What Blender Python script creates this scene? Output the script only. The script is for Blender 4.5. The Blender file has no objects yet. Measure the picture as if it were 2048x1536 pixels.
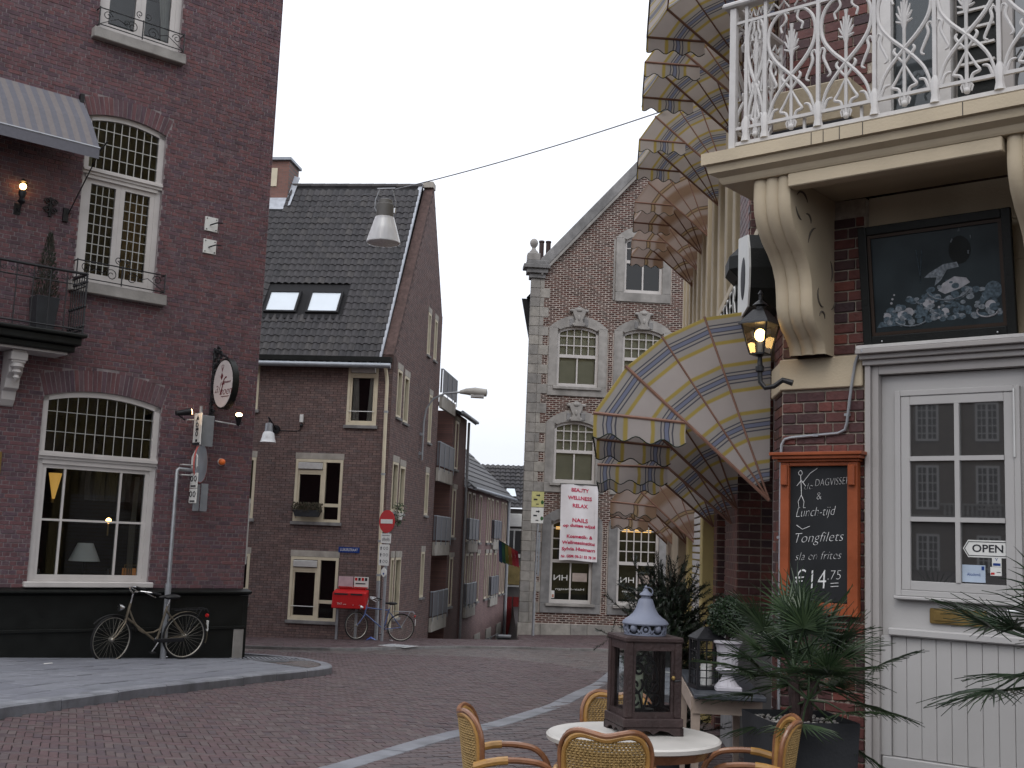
import bpy, math, random
from mathutils import Vector, Matrix
random.seed(7)
sc = bpy.context.scene
COL = sc.collection
R = math.radians
PI = math.pi

# ------------------------------------------------------------------ camera
cd = bpy.data.cameras.new('camera')
cd.sensor_width = 36.0
cd.lens = 36.0 * 2350 / 2048
cd.clip_start = 0.05
cd.clip_end = 900
cam = bpy.data.objects.new('camera', cd)
COL.objects.link(cam)
rho, th = R(2.25), R(7.677)
Fw = Vector((0, math.cos(th), math.sin(th)))
U0 = Vector((0, -math.sin(th), math.cos(th)))
Rt = math.cos(rho) * Vector((1, 0, 0)) + math.sin(rho) * U0
Up = -math.sin(rho) * Vector((1, 0, 0)) + math.cos(rho) * U0
cm = Matrix((Rt, Up, -Fw)).transposed().to_4x4()
cm.translation = Vector((0, 0, 1.5))
cam.matrix_world = cm
sc.camera = cam

# ------------------------------------------------------------------ overcast sky, soft sun, exposure
SUN_EL, SUN_AZ = 48, 200          # degrees; azimuth clockwise from the view direction
w = bpy.data.worlds.new('World')
sc.world = w
w.use_nodes = True
nt = w.node_tree
nt.nodes.clear()
N = nt.nodes.new
out = N('ShaderNodeOutputWorld')
bg = N('ShaderNodeBackground')
sky = N('ShaderNodeTexSky')
sky.sky_type = 'NISHITA'
sky.sun_disc = False
sky.sun_elevation = R(SUN_EL)
sky.sun_rotation = R(SUN_AZ)
sky.air_density = 1.5
sky.dust_density = 5.0
tc = N('ShaderNodeTexCoord')
sep = N('ShaderNodeSeparateXYZ')
ramp = N('ShaderNodeValToRGB')       # cloud deck, brighter overhead as under any overcast
ramp.color_ramp.elements[0].position = 0.0
ramp.color_ramp.elements[0].color = (.84, .88, .97, 1)
ramp.color_ramp.elements[1].position = 1.0
ramp.color_ramp.elements[1].color = (1.66, 1.70, 1.80, 1)
mp = N('ShaderNodeMapping')
mp.inputs['Scale'].default_value = (1.0, 1.0, 3.0)
nz = N('ShaderNodeTexNoise')
nz.inputs['Scale'].default_value = 2.2
nz.inputs['Detail'].default_value = 6
cr = N('ShaderNodeMapRange')
cr.inputs['From Min'].default_value = 0.3
cr.inputs['From Max'].default_value = 0.7
cr.inputs['To Min'].default_value = 8.6
cr.inputs['To Max'].default_value = 10.4
mul = N('ShaderNodeVectorMath'); mul.operation = 'SCALE'
mix = N('ShaderNodeMix'); mix.data_type = 'RGBA'
mix.inputs['Factor'].default_value = 0.9
lk = nt.links.new
lk(tc.outputs['Generated'], sep.inputs[0])
lk(sep.outputs['Z'], ramp.inputs['Fac'])
lk(tc.outputs['Generated'], mp.inputs['Vector'])
lk(mp.outputs[0], nz.inputs['Vector'])
lk(nz.outputs[0], cr.inputs['Value'])
lk(ramp.outputs['Color'], mul.inputs[0])
lk(cr.outputs[0], mul.inputs['Scale'])
lk(sky.outputs[0], mix.inputs['A'])
lk(mul.outputs[0], mix.inputs['B'])
lk(mix.outputs['Result'], bg.inputs['Color'])
bg.inputs['Strength'].default_value = 0.12
lk(bg.outputs[0], out.inputs[0])

sd = bpy.data.lights.new('sun', 'SUN')
sd.energy = 0.6
sd.angle = R(25)
sd.color = (1.0, .96, .9)
sun = bpy.data.objects.new('sun', sd)
COL.objects.link(sun)
_d = Vector((math.sin(R(SUN_AZ)) * math.cos(R(SUN_EL)), math.cos(R(SUN_AZ)) * math.cos(R(SUN_EL)), math.sin(R(SUN_EL))))
sun.rotation_euler = _d.to_track_quat('Z', 'Y').to_euler()

sc.view_settings.view_transform = 'Standard'
sc.view_settings.look = 'None'
sc.view_settings.gamma = 1
sc.view_settings.exposure = 0.05
sc.render.film_transparent = False
sc.cycles.max_bounces = 6
sc.cycles.transparent_max_bounces = 12
sc.cycles.caustics_reflective = False
sc.cycles.caustics_refractive = False

# ------------------------------------------------------------------ mesh helpers
class MB:
    def __init__(s):
        s.v = []; s.f = []
    def add(s, vs, fs):
        o = len(s.v)
        s.v.extend([tuple(p) for p in vs])
        s.f.extend([tuple(i + o for i in f) for f in fs])
        return s
    def box(s, x0, x1, y0, y1, z0, z1, m=None):
        vs = [Vector((x, y, z)) for z in (z0, z1) for y in (y0, y1) for x in (x0, x1)]
        if m is not None: vs = [m @ p for p in vs]
        return s.add(vs, [(0, 2, 3, 1), (4, 5, 7, 6), (0, 1, 5, 4), (2, 6, 7, 3), (0, 4, 6, 2), (1, 3, 7, 5)])
    def cbox(s, x0, x1, y0, y1, z0, z1, b=.005, m=None):
        """box with chamfered edges"""
        X, Y, Z = (x0, x1), (y0, y1), (z0, z1)
        sg = (1, -1); vs = []; ix = {}
        for i in (0, 1):
            for j in (0, 1):
                for k in (0, 1):
                    for a in range(3):
                        p = [X[i] + (sg[i] * b if a != 0 else 0), Y[j] + (sg[j] * b if a != 1 else 0), Z[k] + (sg[k] * b if a != 2 else 0)]
                        ix[i, j, k, a] = len(vs)
                        p = Vector(p)
                        vs.append(m @ p if m is not None else p)
        fs = []
        for i in (0, 1): fs.append((ix[i,0,0,0], ix[i,1,0,0], ix[i,1,1,0], ix[i,0,1,0])[::(-1 if i == 0 else 1)])
        for j in (0, 1): fs.append((ix[0,j,0,1], ix[1,j,0,1], ix[1,j,1,1], ix[0,j,1,1])[::(1 if j == 0 else -1)])
        for k in (0, 1): fs.append((ix[0,0,k,2], ix[1,0,k,2], ix[1,1,k,2], ix[0,1,k,2])[::(-1 if k == 0 else 1)])
        for i in (0, 1):
            for j in (0, 1): fs.append((ix[i,j,0,0], ix[i,j,1,0], ix[i,j,1,1], ix[i,j,0,1]))
            for k in (0, 1): fs.append((ix[i,0,k,0], ix[i,1,k,0], ix[i,1,k,2], ix[i,0,k,2]))
        for j in (0, 1):
            for k in (0, 1): fs.append((ix[0,j,k,1], ix[1,j,k,1], ix[1,j,k,2], ix[0,j,k,2]))
        for i in (0, 1):
            for j in (0, 1):
                for k in (0, 1): fs.append((ix[i,j,k,0], ix[i,j,k,1], ix[i,j,k,2]))
        return s.add(vs, fs)
    def tube(s, pts, r, n=8, closed=False, caps=True):
        P = [Vector(p) for p in pts]
        k = len(P)
        rs = r if isinstance(r, (list, tuple)) else [r] * k
        T = []
        for i in range(k):
            if closed: t = P[(i + 1) % k] - P[i - 1]
            elif i == 0: t = P[1] - P[0]
            elif i == k - 1: t = P[-1] - P[-2]
            else: t = (P[i + 1] - P[i]).normalized() + (P[i] - P[i - 1]).normalized()
            if t.length < 1e-9: t = Vector((0, 0, 1))
            T.append(t.normalized())
        up = Vector((0, 0, 1)) if abs(T[0].z) < .9 else Vector((1, 0, 0))
        a = T[0].cross(up).normalized()
        vs = []
        for i in range(k):
            a = (a - T[i] * a.dot(T[i]))
            if a.length < 1e-6: a = T[i].orthogonal()
            a.normalize()
            b = T[i].cross(a)
            for j in range(n):
                q = 2 * PI * j / n
                vs.append(P[i] + (a * math.cos(q) + b * math.sin(q)) * rs[i])
        fs = []
        for i in range(k if closed else k - 1):
            for j in range(n):
                i2 = (i + 1) % k; j2 = (j + 1) % n
                fs.append((i * n + j, i * n + j2, i2 * n + j2, i2 * n + j))
        if caps and not closed:
            fs.append(tuple(range(n))[::-1])
            fs.append(tuple((k - 1) * n + j for j in range(n)))
        return s.add(vs, fs)
    def cyl(s, p0, p1, r0, r1=None, n=12):
        return s.tube([p0, p1], [r0, r0 if r1 is None else r1], n)
    def lathe(s, prof, n=20, c=(0, 0, 0), caps=True, sides=None):
        c = Vector(c); vs = []; k = len(prof)
        for r, z in prof:
            for j in range(n):
                q = 2 * PI * (j + (.5 if sides else 0)) / n
                vs.append(c + Vector((r * math.cos(q), r * math.sin(q), z)))
        fs = [(i * n + j, i * n + (j + 1) % n, (i + 1) * n + (j + 1) % n, (i + 1) * n + j) for i in range(k - 1) for j in range(n)]
        if caps:
            fs.append(tuple(range(n))[::-1]); fs.append(tuple((k - 1) * n + j for j in range(n)))
        return s.add(vs, fs)
    def prism(s, poly, y0, y1, m=None):
        """extrude an x-z outline along y"""
        k = len(poly)
        vs = [Vector((x, y0, z)) for x, z in poly] + [Vector((x, y1, z)) for x, z in poly]
        if m is not None: vs = [m @ p for p in vs]
        fs = [tuple(range(k)), tuple(range(2 * k - 1, k - 1, -1))]
        fs += [(i, k + i, k + (i + 1) % k, (i + 1) % k) for i in range(k)]
        return s.add(vs, fs)
    def ribbon(s, rows):
        """rows: equal-length lists of points -> quad sheet"""
        n = len(rows[0]); vs = [p for r in rows for p in r]
        fs = [(i * n + j, i * n + j + 1, (i + 1) * n + j + 1, (i + 1) * n + j) for i in range(len(rows) - 1) for j in range(n - 1)]
        return s.add(vs, fs)
    def ball(s, c, r, n=10, m=6, sq=(1, 1, 1)):
        prof = [(max(1e-4, r * math.sin(PI * i / m)), -r * math.cos(PI * i / m)) for i in range(m + 1)]
        o = len(s.v); s.lathe(prof, n, (0, 0, 0), caps=False)
        c = Vector(c)
        for i in range(o, len(s.v)):
            p = s.v[i]; s.v[i] = (c.x + p[0] * sq[0], c.y + p[1] * sq[1], c.z + p[2] * sq[2])
        return s
    def mesh(s, name, mat, smooth=None):
        me = bpy.data.meshes.new(name)
        me.from_pydata(s.v, [], s.f)
        if mat is not None: me.materials.append(mat)
        if smooth:
            me.polygons.foreach_set('use_smooth', [True] * len(me.polygons))
            me.set_sharp_from_angle(angle=R(smooth if smooth is not True else 40))
        me.update()
        return me
    def build(s, name, mat, parent=None, smooth=None, bevel=0):
        return link(name, s.mesh(name, mat, smooth), parent, bevel=bevel)

def link(name, me, parent=None, loc=None, rot=None, scale=None, bevel=0):
    o = bpy.data.objects.new(name, me)
    COL.objects.link(o)
    if parent is not None: o.parent = parent
    if loc is not None: o.location = loc
    if rot is not None: o.rotation_euler = rot
    if scale is not None: o.scale = scale
    if bevel:
        b = o.modifiers.new('bevel', 'BEVEL'); b.width = bevel; b.segments = 2; b.limit_method = 'ANGLE'
    return o
def tag(o, label, cat, group=None):
    o['label'] = label; o['category'] = cat
    if group: o['group'] = group
    return o
def thing(name, label, cat, loc=(0, 0, 0), rz=0, group=None, scale=1):
    o = bpy.data.objects.new(name, None)
    COL.objects.link(o)
    o.empty_display_size = .1
    o.location = loc; o.rotation_euler = (0, 0, rz)
    if scale != 1: o.scale = (scale,) * 3
    return tag(o, label, cat, group)
def part(name, parent, loc=(0, 0, 0), rot=(0, 0, 0)):
    o = bpy.data.objects.new(name, None)
    COL.objects.link(o); o.parent = parent; o.location = loc; o.rotation_euler = rot; o.empty_display_size = .05
    return o
def struct(o):
    o['kind'] = 'structure'; return o
def stuff(o):
    o['kind'] = 'stuff'; return o

class Frame:
    """a facade: u runs along it to the right as one faces it, off stands out of it, z is up"""
    def __init__(s, x, y, az):
        s.O = Vector((x, y, 0)); s.az = az; a = R(az)
        s.D = Vector((math.sin(a), math.cos(a), 0)); s.Nn = Vector((s.D.y, -s.D.x, 0)); s.rz = R(90 - az)
    def pt(s, u, off=0, z=0):
        p = s.O + s.D * u + s.Nn * off; p.z = z; return p
    def thing(s, name, label, cat, u, off, z, group=None, drz=0, scale=1):
        return thing(name, label, cat, s.pt(u, off, z), s.rz + drz, group, scale)

def text_mesh(txt, size, mat, depth=.002, shear=0, thin=0, align='CENTER', width=None, name='lettering'):
    cu = bpy.data.curves.new(name, 'FONT')
    cu.body = txt; cu.size = size; cu.extrude = depth; cu.shear = shear; cu.offset = thin; cu.align_x = align; cu.align_y = 'CENTER'
    cu.resolution_u = 3
    ob = bpy.data.objects.new(name, cu)
    me = bpy.data.meshes.new_from_object(ob)
    bpy.data.objects.remove(ob); bpy.data.curves.remove(cu)
    me.materials.clear(); me.materials.append(mat)
    xs = [v.co.x for v in me.vertices]
    if width and xs:
        k = width / max(1e-6, max(xs) - min(xs))
        for v in me.vertices: v.co.x *= k
    # stand the text up: x right, z up, facing -y
    for v in me.vertices: v.co = Vector((v.co.x, -v.co.z, v.co.y))
    return me
def text(txt, size, mat, parent, x, y, z, **k):
    nm = k.pop('name', 'lettering')
    rot = k.pop('rot', None)
    return link(nm, text_mesh(txt, size, mat, name=nm, **k), parent, (x, y, z), rot)

# ------------------------------------------------------------------ materials
def _nodes(name):
    m = bpy.data.materials.new(name)
    m.use_nodes = True
    t = m.node_tree
    b = t.nodes['Principled BSDF']
    return m, t, b
def M(name, col, rough=.6, var=.18, scale=6, bump=.0, bscale=None, metal=0, spec=.28, cols=None, stain=0, detail=5, coat=0):
    """procedural paint / stone / metal: mottled colour, uneven gloss, fine relief; cols = per-piece colours"""
    m, t, b = _nodes(name)
    n = t.nodes.new; l = t.links.new
    tc = n('ShaderNodeTexCoord')
    nz = n('ShaderNodeTexNoise'); nz.inputs['Scale'].default_value = scale; nz.inputs['Detail'].default_value = detail
    l(tc.outputs['Object'], nz.inputs['Vector'])
    if cols:
        ge = n('ShaderNodeNewGeometry'); oi = n('ShaderNodeObjectInfo')
        ad = n('ShaderNodeMath'); ad.operation = 'ADD'
        fr = n('ShaderNodeMath'); fr.operation = 'FRACT'
        l(ge.outputs['Random Per Island'], ad.inputs[0]); l(oi.outputs['Random'], ad.inputs[1]); l(ad.outputs[0], fr.inputs[0])
        rp = n('ShaderNodeValToRGB'); rp.color_ramp.interpolation = 'LINEAR'
        e = rp.color_ramp.elements
        while len(e) < len(cols): e.new(.5)
        for i, c in enumerate(cols):
            e[i].position = i / (len(cols) - 1); e[i].color = (*c, 1)
        l(fr.outputs[0], rp.inputs['Fac'])
        src = rp.outputs['Color']
    else:
        rg = n('ShaderNodeRGB'); rg.outputs[0].default_value = (*col, 1); src = rg.outputs[0]
    mr = n('ShaderNodeMapRange')
    mr.inputs['From Min'].default_value = .25; mr.inputs['From Max'].default_value = .75
    mr.inputs['To Min'].default_value = 1 - var; mr.inputs['To Max'].default_value = 1 + var
    l(nz.outputs[0], mr.inputs['Value'])
    vm = n('ShaderNodeVectorMath'); vm.operation = 'SCALE'
    l(src, vm.inputs[0]); l(mr.outputs[0], vm.inputs['Scale'])
    last = vm.outputs[0]
    if stain:
        n2 = n('ShaderNodeTexNoise'); n2.inputs['Scale'].default_value = scale * .22; n2.inputs['Detail'].default_value = 8
        mp2 = n('ShaderNodeMapping'); mp2.inputs['Scale'].default_value = (1.6, 1.6, .5)
        l(tc.outputs['Object'], mp2.inputs[0]); l(mp2.outputs[0], n2.inputs['Vector'])
        m2 = n('ShaderNodeMapRange'); m2.inputs['From Min'].default_value = .42; m2.inputs['From Max'].default_value = .7
        m2.inputs['To Min'].default_value = 1; m2.inputs['To Max'].default_value = 1 - stain
        l(n2.outputs[0], m2.inputs['Value'])
        v2 = n('ShaderNodeVectorMath'); v2.operation = 'SCALE'
        l(last, v2.inputs[0]); l(m2.outputs[0], v2.inputs['Scale']); last = v2.outputs[0]
    l(last, b.inputs['Base Color'])
    mr2 = n('ShaderNodeMapRange')
    mr2.inputs['To Min'].default_value = max(.03, rough - .12); mr2.inputs['To Max'].default_value = min(1, rough + .12)
    l(nz.outputs[0], mr2.inputs['Value']); l(mr2.outputs[0], b.inputs['Roughness'])
    b.inputs['Metallic'].default_value = metal
    b.inputs['Specular IOR Level'].default_value = spec
    if coat: b.inputs['Coat Weight'].default_value = coat
    if bump:
        nb = n('ShaderNodeTexNoise'); nb.inputs['Scale'].default_value = bscale or scale * 8; nb.inputs['Detail'].default_value = 4
        l(tc.outputs['Object'], nb.inputs['Vector'])
        bp = n('ShaderNodeBump'); bp.inputs['Strength'].default_value = bump; bp.inputs['Distance'].default_value = .01
        l(nb.outputs[0], bp.inputs['Height']); l(bp.outputs[0], b.inputs['Normal'])
    return m
def emit(name, col, s):
    m, t, b = _nodes(name)
    b.inputs['Base Color'].default_value = (*col, 1)
    b.inputs['Emission Color'].default_value = (*col, 1); b.inputs['Emission Strength'].default_value = s
    return m
def glass(name, tint=(.9, .93, .92), refl=.06, rough=.02, wob=.0):
    """window glass: Fresnel mirror over a clear, slightly tinted pane"""
    m, t, b = _nodes(name)
    t.nodes.remove(b)
    n = t.nodes.new; l = t.links.new
    o = t.nodes['Material Output']
    tr = n('ShaderNodeBsdfTransparent'); tr.inputs[0].default_value = (*tint, 1)
    gl = n('ShaderNodeBsdfGlossy'); gl.inputs['Roughness'].default_value = rough
    fr = n('ShaderNodeFresnel'); fr.inputs['IOR'].default_value = 1.6
    mx = n('ShaderNodeMixShader')
    l(fr.outputs[0], mx.inputs[0]); l(tr.outputs[0], mx.inputs[1]); l(gl.outputs[0], mx.inputs[2]); l(mx.outputs[0], o.inputs[0])
    if wob:
        tc = n('ShaderNodeTexCoord'); nz = n('ShaderNodeTexNoise'); nz.inputs['Scale'].default_value = 1.6
        bp = n('ShaderNodeBump'); bp.inputs['Strength'].default_value = wob; bp.inputs['Distance'].default_value = .02
        l(tc.outputs['Object'], nz.inputs['Vector']); l(nz.outputs[0], bp.inputs['Height'])
        l(bp.outputs[0], gl.inputs['Normal']); l(bp.outputs[0], fr.inputs['Normal'])
    return m
def leaf(name, c1, c2, rough=.45, trans=.25):
    m, t, b = _nodes(name)
    n = t.nodes.new; l = t.links.new
    ge = n('ShaderNodeNewGeometry'); rp = n('ShaderNodeValToRGB')
    rp.color_ramp.elements[0].color = (*c1, 1); rp.color_ramp.elements[1].color = (*c2, 1)
    l(ge.outputs['Random Per Island'], rp.inputs['Fac']); l(rp.outputs[0], b.inputs['Base Color'])
    b.inputs['Roughness'].default_value = rough
    tl = n('ShaderNodeBsdfTranslucent'); l(rp.outputs[0], tl.inputs[0])
    mx = n('ShaderNodeMixShader'); mx.inputs[0].default_value = trans
    o = t.nodes['Material Output']
    l(b.outputs[0], mx.inputs[1]); l(tl.outputs[0], mx.inputs[2]); l(mx.outputs[0], o.inputs[0])
    return m

X = {}
X['brick_a'] = M('brick_dark_red', 0, .85, .22, 30, .5, 120, cols=[(.128, .068, .078), (.158, .076, .081), (.09, .060, .074), (.165, .078, .080), (.105, .068, .086), (.145, .092, .10)], stain=.3)
X['mortar_a'] = M('mortar_grey', (.235, .205, .21), .95, .3, 14, .6, 90)
X['brick_b'] = M('brick_brown', 0, .85, .2, 30, .4, 120, cols=[(.155, .105, .10), (.18, .12, .11), (.125, .092, .09), (.195, .135, .125), (.14, .11, .108)], stain=.25)
X['mortar_b'] = M('mortar_dark', (.07, .048, .046), .95, .25, 14, .5, 90)
X['brick_s'] = M('brick_old', 0, .9, .25, 30, .5, 120, cols=[(.062, .026, .022), (.095, .036, .029), (.036, .02, .018), (.12, .05, .038), (.055, .03, .025)])
X['mortar_s'] = M('mortar_lime', (.40, .35, .315), .95, .25, 9, .5, 60, stain=.3)
X['brick_r'] = M('brick_glazed', 0, .4, .25, 22, .35, 60, cols=[(.095, .035, .031), (.058, .029, .03), (.135, .042, .034), (.046, .027, .031), (.075, .033, .032), (.155, .048, .036)])
X['mortar_r'] = M('mortar_pale', (.34, .30, .25), .95, .3, 20, .6, 90)
X['bluestone'] = M('bluestone', (.30, .285, .27), .75, .2, 5, .35, 40, stain=.35)
X['bluestone_d'] = M('bluestone_weathered', (.23, .225, .225), .75, .22, 5, .35, 40, stain=.45)
X['quoin'] = M('marl_stone', 0, .85, .2, 7, .4, 40, cols=[(.29, .275, .255), (.23, .22, .21), (.33, .31, .28), (.26, .245, .23)], stain=.3)
X['white'] = M('white_paint', (.50, .475, .46), .5, .08, 4, .12, 40)
X['cream'] = M('cream_paint', (.47, .395, .285), .55, .1, 3, .2, 60, stain=.18)
X['cream_w'] = M('cream_window_paint', (.56, .50, .38), .5, .1, 4, .1, 40)
X['ochre'] = M('ochre_paint', (.50, .40, .17), .55, .12, 4, .12, 40, stain=.2)
X['greige'] = M('greige_paint', (.345, .325, .315), .42, .05, 3, .08, 60)
X['door_white'] = M('door_paint', (.39, .38, .375), .38, .05, 2.5, .1, 50)
X['black'] = M('black_paint', (.006, .007, .0065), .5, .3, 6, .2, 60)
X['iron'] = M('black_iron', (.014, .014, .016), .38, .3, 20, .3, 80)
X['castwhite'] = M('white_cast_iron', (.52, .505, .495), .45, .08, 12, .15, 60)
X['galv'] = M('galvanised_steel', (.30, .31, .33), .48, .15, 14, .1, 60, metal=.6)
X['steel'] = M('steel', (.55, .55, .56), .28, .1, 20, 0, metal=1)
X['alu'] = M('pale_metal', (.55, .55, .54), .4, .1, 10, 0, metal=.3)
X['glass'] = glass('window_glass')
X['glass_w'] = glass('old_window_glass', wob=.15)
X['glass_clear'] = glass('clear_glass', (.95, .97, .96))
X['lead'] = M('lead_came', (.40, .40, .38), .5, .15, 20)
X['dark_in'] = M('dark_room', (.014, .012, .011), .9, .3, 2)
X['curtain'] = M('net_curtain', (.55, .54, .50), .9, .1, 6, .3, 30)
X['blind'] = M('drab_blind', (.46, .44, .35), .9, .1, 3)
X['tile'] = M('roof_tile', 0, .6, .25, 10, .4, 60, cols=[(.032, .030, .033), (.042, .039, .042), (.025, .024, .027), (.05, .046, .046)], stain=.2)
X['tile_under'] = M('roof_underlay', (.02, .02, .022), .9)
X['leadsheet'] = M('lead_flashing', (.36, .38, .42), .5, .25, 6, .3, 30)
X['zinc'] = M('zinc', (.26, .28, .31), .45, .15, 6, .1, 40, metal=.4)
X['paver'] = M('paving_brick', 0, .62, .22, 26, .4, 90, cols=[(.092, .060, .065), (.108, .068, .071), (.074, .054, .062), (.104, .082, .081), (.088, .057, .058), (.12, .094, .092)], stain=.25)
X['paver_t'] = M('terrace_brick', 0, .5, .25, 20, .4, 90, cols=[(.085, .065, .068), (.11, .075, .075), (.07, .058, .064), (.12, .088, .085)], stain=.35)
X['paver_g'] = M('grey_sett', 0, .55, .25, 20, .4, 90, cols=[(.10, .088, .086), (.13, .108, .10), (.085, .078, .08), (.12, .08, .075)], stain=.3)
X['joint'] = M('paving_joint', (.045, .036, .036), .95, .3, 20, .5, 120)
X['slab'] = M('paving_slab', 0, .7, .18, 8, .35, 120, cols=[(.155, .16, .185), (.18, .186, .21), (.145, .15, .175), (.165, .172, .195)], stain=.14)
X['slab_joint'] = M('slab_joint', (.03, .03, .032), .95, .3, 20)
X['kerb'] = M('kerbstone', 0, .6, .18, 9, .4, 60, cols=[(.19, .195, .22), (.22, .227, .25), (.165, .17, .195)], stain=.35)
X['red'] = M('signal_red', (.40, .014, .016), .4, .1, 6)
X['blue'] = M('enamel_blue', (.016, .045, .19), .3, .1, 8)
X['signwhite'] = M('sign_white', (.62, .62, .60), .45, .06, 10)
X['ink'] = M('sign_ink', (.02, .02, .025), .6)
X['pink_ink'] = M('banner_ink', (.48, .012, .07), .8, .05)
X['banner'] = M('banner_cloth', (.68, .66, .68), .9, .05, 6)
X['rattan'] = M('rattan_cane', (.34, .185, .055), .36, .3, 14, .2, 80, coat=.3)
X['rattan_red'] = M('rattan_pole', (.21, .095, .048), .28, .35, 10, .15, 60, coat=.5)
X['wicker'] = M('wicker_weave', (.30, .20, .08), .5, .3, 40, .4, 160)
X['marble'] = M('pale_table_top', (.52, .50, .47), .35, .12, 6, .05, 60)
X['oldwood'] = M('weathered_lantern_wood', (.042, .026, .025), .5, .4, 9, .5, 60, stain=.4)
X['bluemetal'] = M('grey_blue_metal', (.15, .165, .215), .45, .12, 9, .15, 50)
X['orangewood'] = M('varnished_wood', (.24, .06, .022), .38, .25, 5, .15, 40)
X['chalkboard'] = M('chalkboard', (.013, .014, .016), .75, .4, 5)
X['chalk'] = M('chalk', (.62, .62, .62), .95, .2, 60)
X['brass'] = M('brass', (.26, .175, .065), .42, .2, 10, .1, 40, metal=.7)
X['darkpot'] = M('dark_planter', (.028, .03, .034), .6, .25, 6, .2, 60)
X['slate'] = M('slate_top', (.05, .055, .065), .4, .25, 8, .1, 50)
X['palewood'] = M('pale_leg_wood', (.36, .29, .24), .6, .2, 8, .2, 50)
X['urn'] = M('white_urn', (.43, .415, .45), .7, .12, 10, .2, 50)
# ------------------------------------------------------------------ ground: the street falls away from the viewer
def G(x, y):
    xx = min(max(x, -9.), 5.); yy = min(max(y, -25.), 42.)
    y2 = max(yy, 13.)                                     # gentler near the viewer
    z = .26802 - .046653 * y2 - .024441 * xx + .001341 * xx * y2 + .03 * (y2 - yy)
    if x < .5 and y > 34.2:                               # the side lane drops steeply
        k = min(1., max(0., (.5 - x) / .6))
        z -= k * .15 * (min(y, 70) - 34.2)
    return z
def GP(x, y, dz=0): return Vector((x, y, G(x, y) + dz))
def gmat(x, y, dz=0, rz=0):
    """matrix standing on the sloping ground"""
    e = .1
    n = Vector((G(x - e, y) - G(x + e, y), G(x, y - e) - G(x, y + e), 2 * e)).normalized()
    m = n.to_track_quat('Z', 'Y').to_matrix()
    ax = Vector((math.cos(rz), math.sin(rz), 0)); ax = (ax - n * ax.dot(n)).normalized(); ay = n.cross(ax)
    m = Matrix((ax, ay, n)).transposed().to_4x4(); m.translation = GP(x, y, dz)
    return m
def inpoly(x, y, P):
    c = False; j = len(P) - 1
    for i in range(len(P)):
        if (P[i][1] > y) != (P[j][1] > y) and x < (P[j][0] - P[i][0]) * (y - P[i][1]) / (P[j][1] - P[i][1]) + P[i][0]: c = not c
        j = i
    return c
def inview(p, mg=.06):
    v = Vector(p) - Vector((0, 0, 1.5)); d = v.dot(Fw)
    if d < .3: return False
    return abs(v.dot(Rt) / d) < .436 + mg and abs(v.dot(Up) / d) < .327 + mg

xs = [-120, -60, -30, -16] + [-12 + i * .5 for i in range(37)] + [8, 12, 30, 60, 120]
ys = [-90, -50, -25, -12] + [-6 + i * .5 for i in range(110)] + [52, 56, 60, 70, 90, 140]
gm = MB().ribbon([[GP(x, y, -.012) for x in xs] for y in ys])
ground = struct(gm.build('ground', X['joint']))

KL = [(-5.2, 6.0), (-4.85, 8.2), (-4.43, 10.78), (-4.24, 11.45), (-4.03, 12.21), (-3.79, 13.1), (-3.4, 14.65), (-3.15, 15.7), (-2.86, 16.7), (-2.62, 17.6), (-2.57, 18.3), (-2.72, 19.1), (-3.05, 19.85), (-3.5, 20.55), (-4.04, 21.05), (-4.9, 21.4), (-6.2, 21.7)]
KR = [(-2.3, 5.0), (-1.85, 6.5), (-1.43, 8.07), (-.92, 9.57), (-.44, 10.95), (.01, 11.95), (.58, 13.81), (1.05, 16.0), (1.51, 18.2), (1.92, 20.7), (2.35, 23.6), (2.6, 27.2)]
RF = [(1.92, 20.7), (1.5, 21.8), (.94, 23.4), (0, 24.8), (-1.07, 25.15), (-2.4, 24.95), (-3.33, 24.85), (-5.3, 24.6), (-9, 24.2)]
FK = [(-9, 25.6), (-5.62, 25.9), (-4.35, 26.0), (-3.29, 26.4), (-2.38, 27.9), (-1.27, 29.1), (0, 29.5), (1.2, 29.5), (2.7, 29.4)]
def inset(P, d):
    out = []
    for i, p in enumerate(P):
        a, b = P[max(0, i - 1)], P[min(len(P) - 1, i + 1)]
        q = (Vector(b) - Vector(a)).normalized(); out.append((p[0] - q.y * d, p[1] + q.x * d))
    return out
road_poly = [(-5.2, 6.0)] + KL[1:] + [(-9, 22.3)] + RF[::-1] + KR[::-1][2:]
pave_poly = inset(KL, .09) + [(-8.5, 21.9), (-8.5, 6.0)]
terr_poly = KR[:10] + [(3.2, 20.7), (3.2, 4.0), (-2.3, 4.0)]
sett_poly = RF[::-1] + KR[10:] + [(2.7, 29.4)] + inset(FK, -.01)[::-1]
walk_poly = inset(FK, .08) + [(4.6, 29.4), (4.6, 39.6), (.6, 39.6), (.55, 34.4), (-3.2, 34.4), (-3.3, 32.6), (-9, 32.9)]

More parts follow.
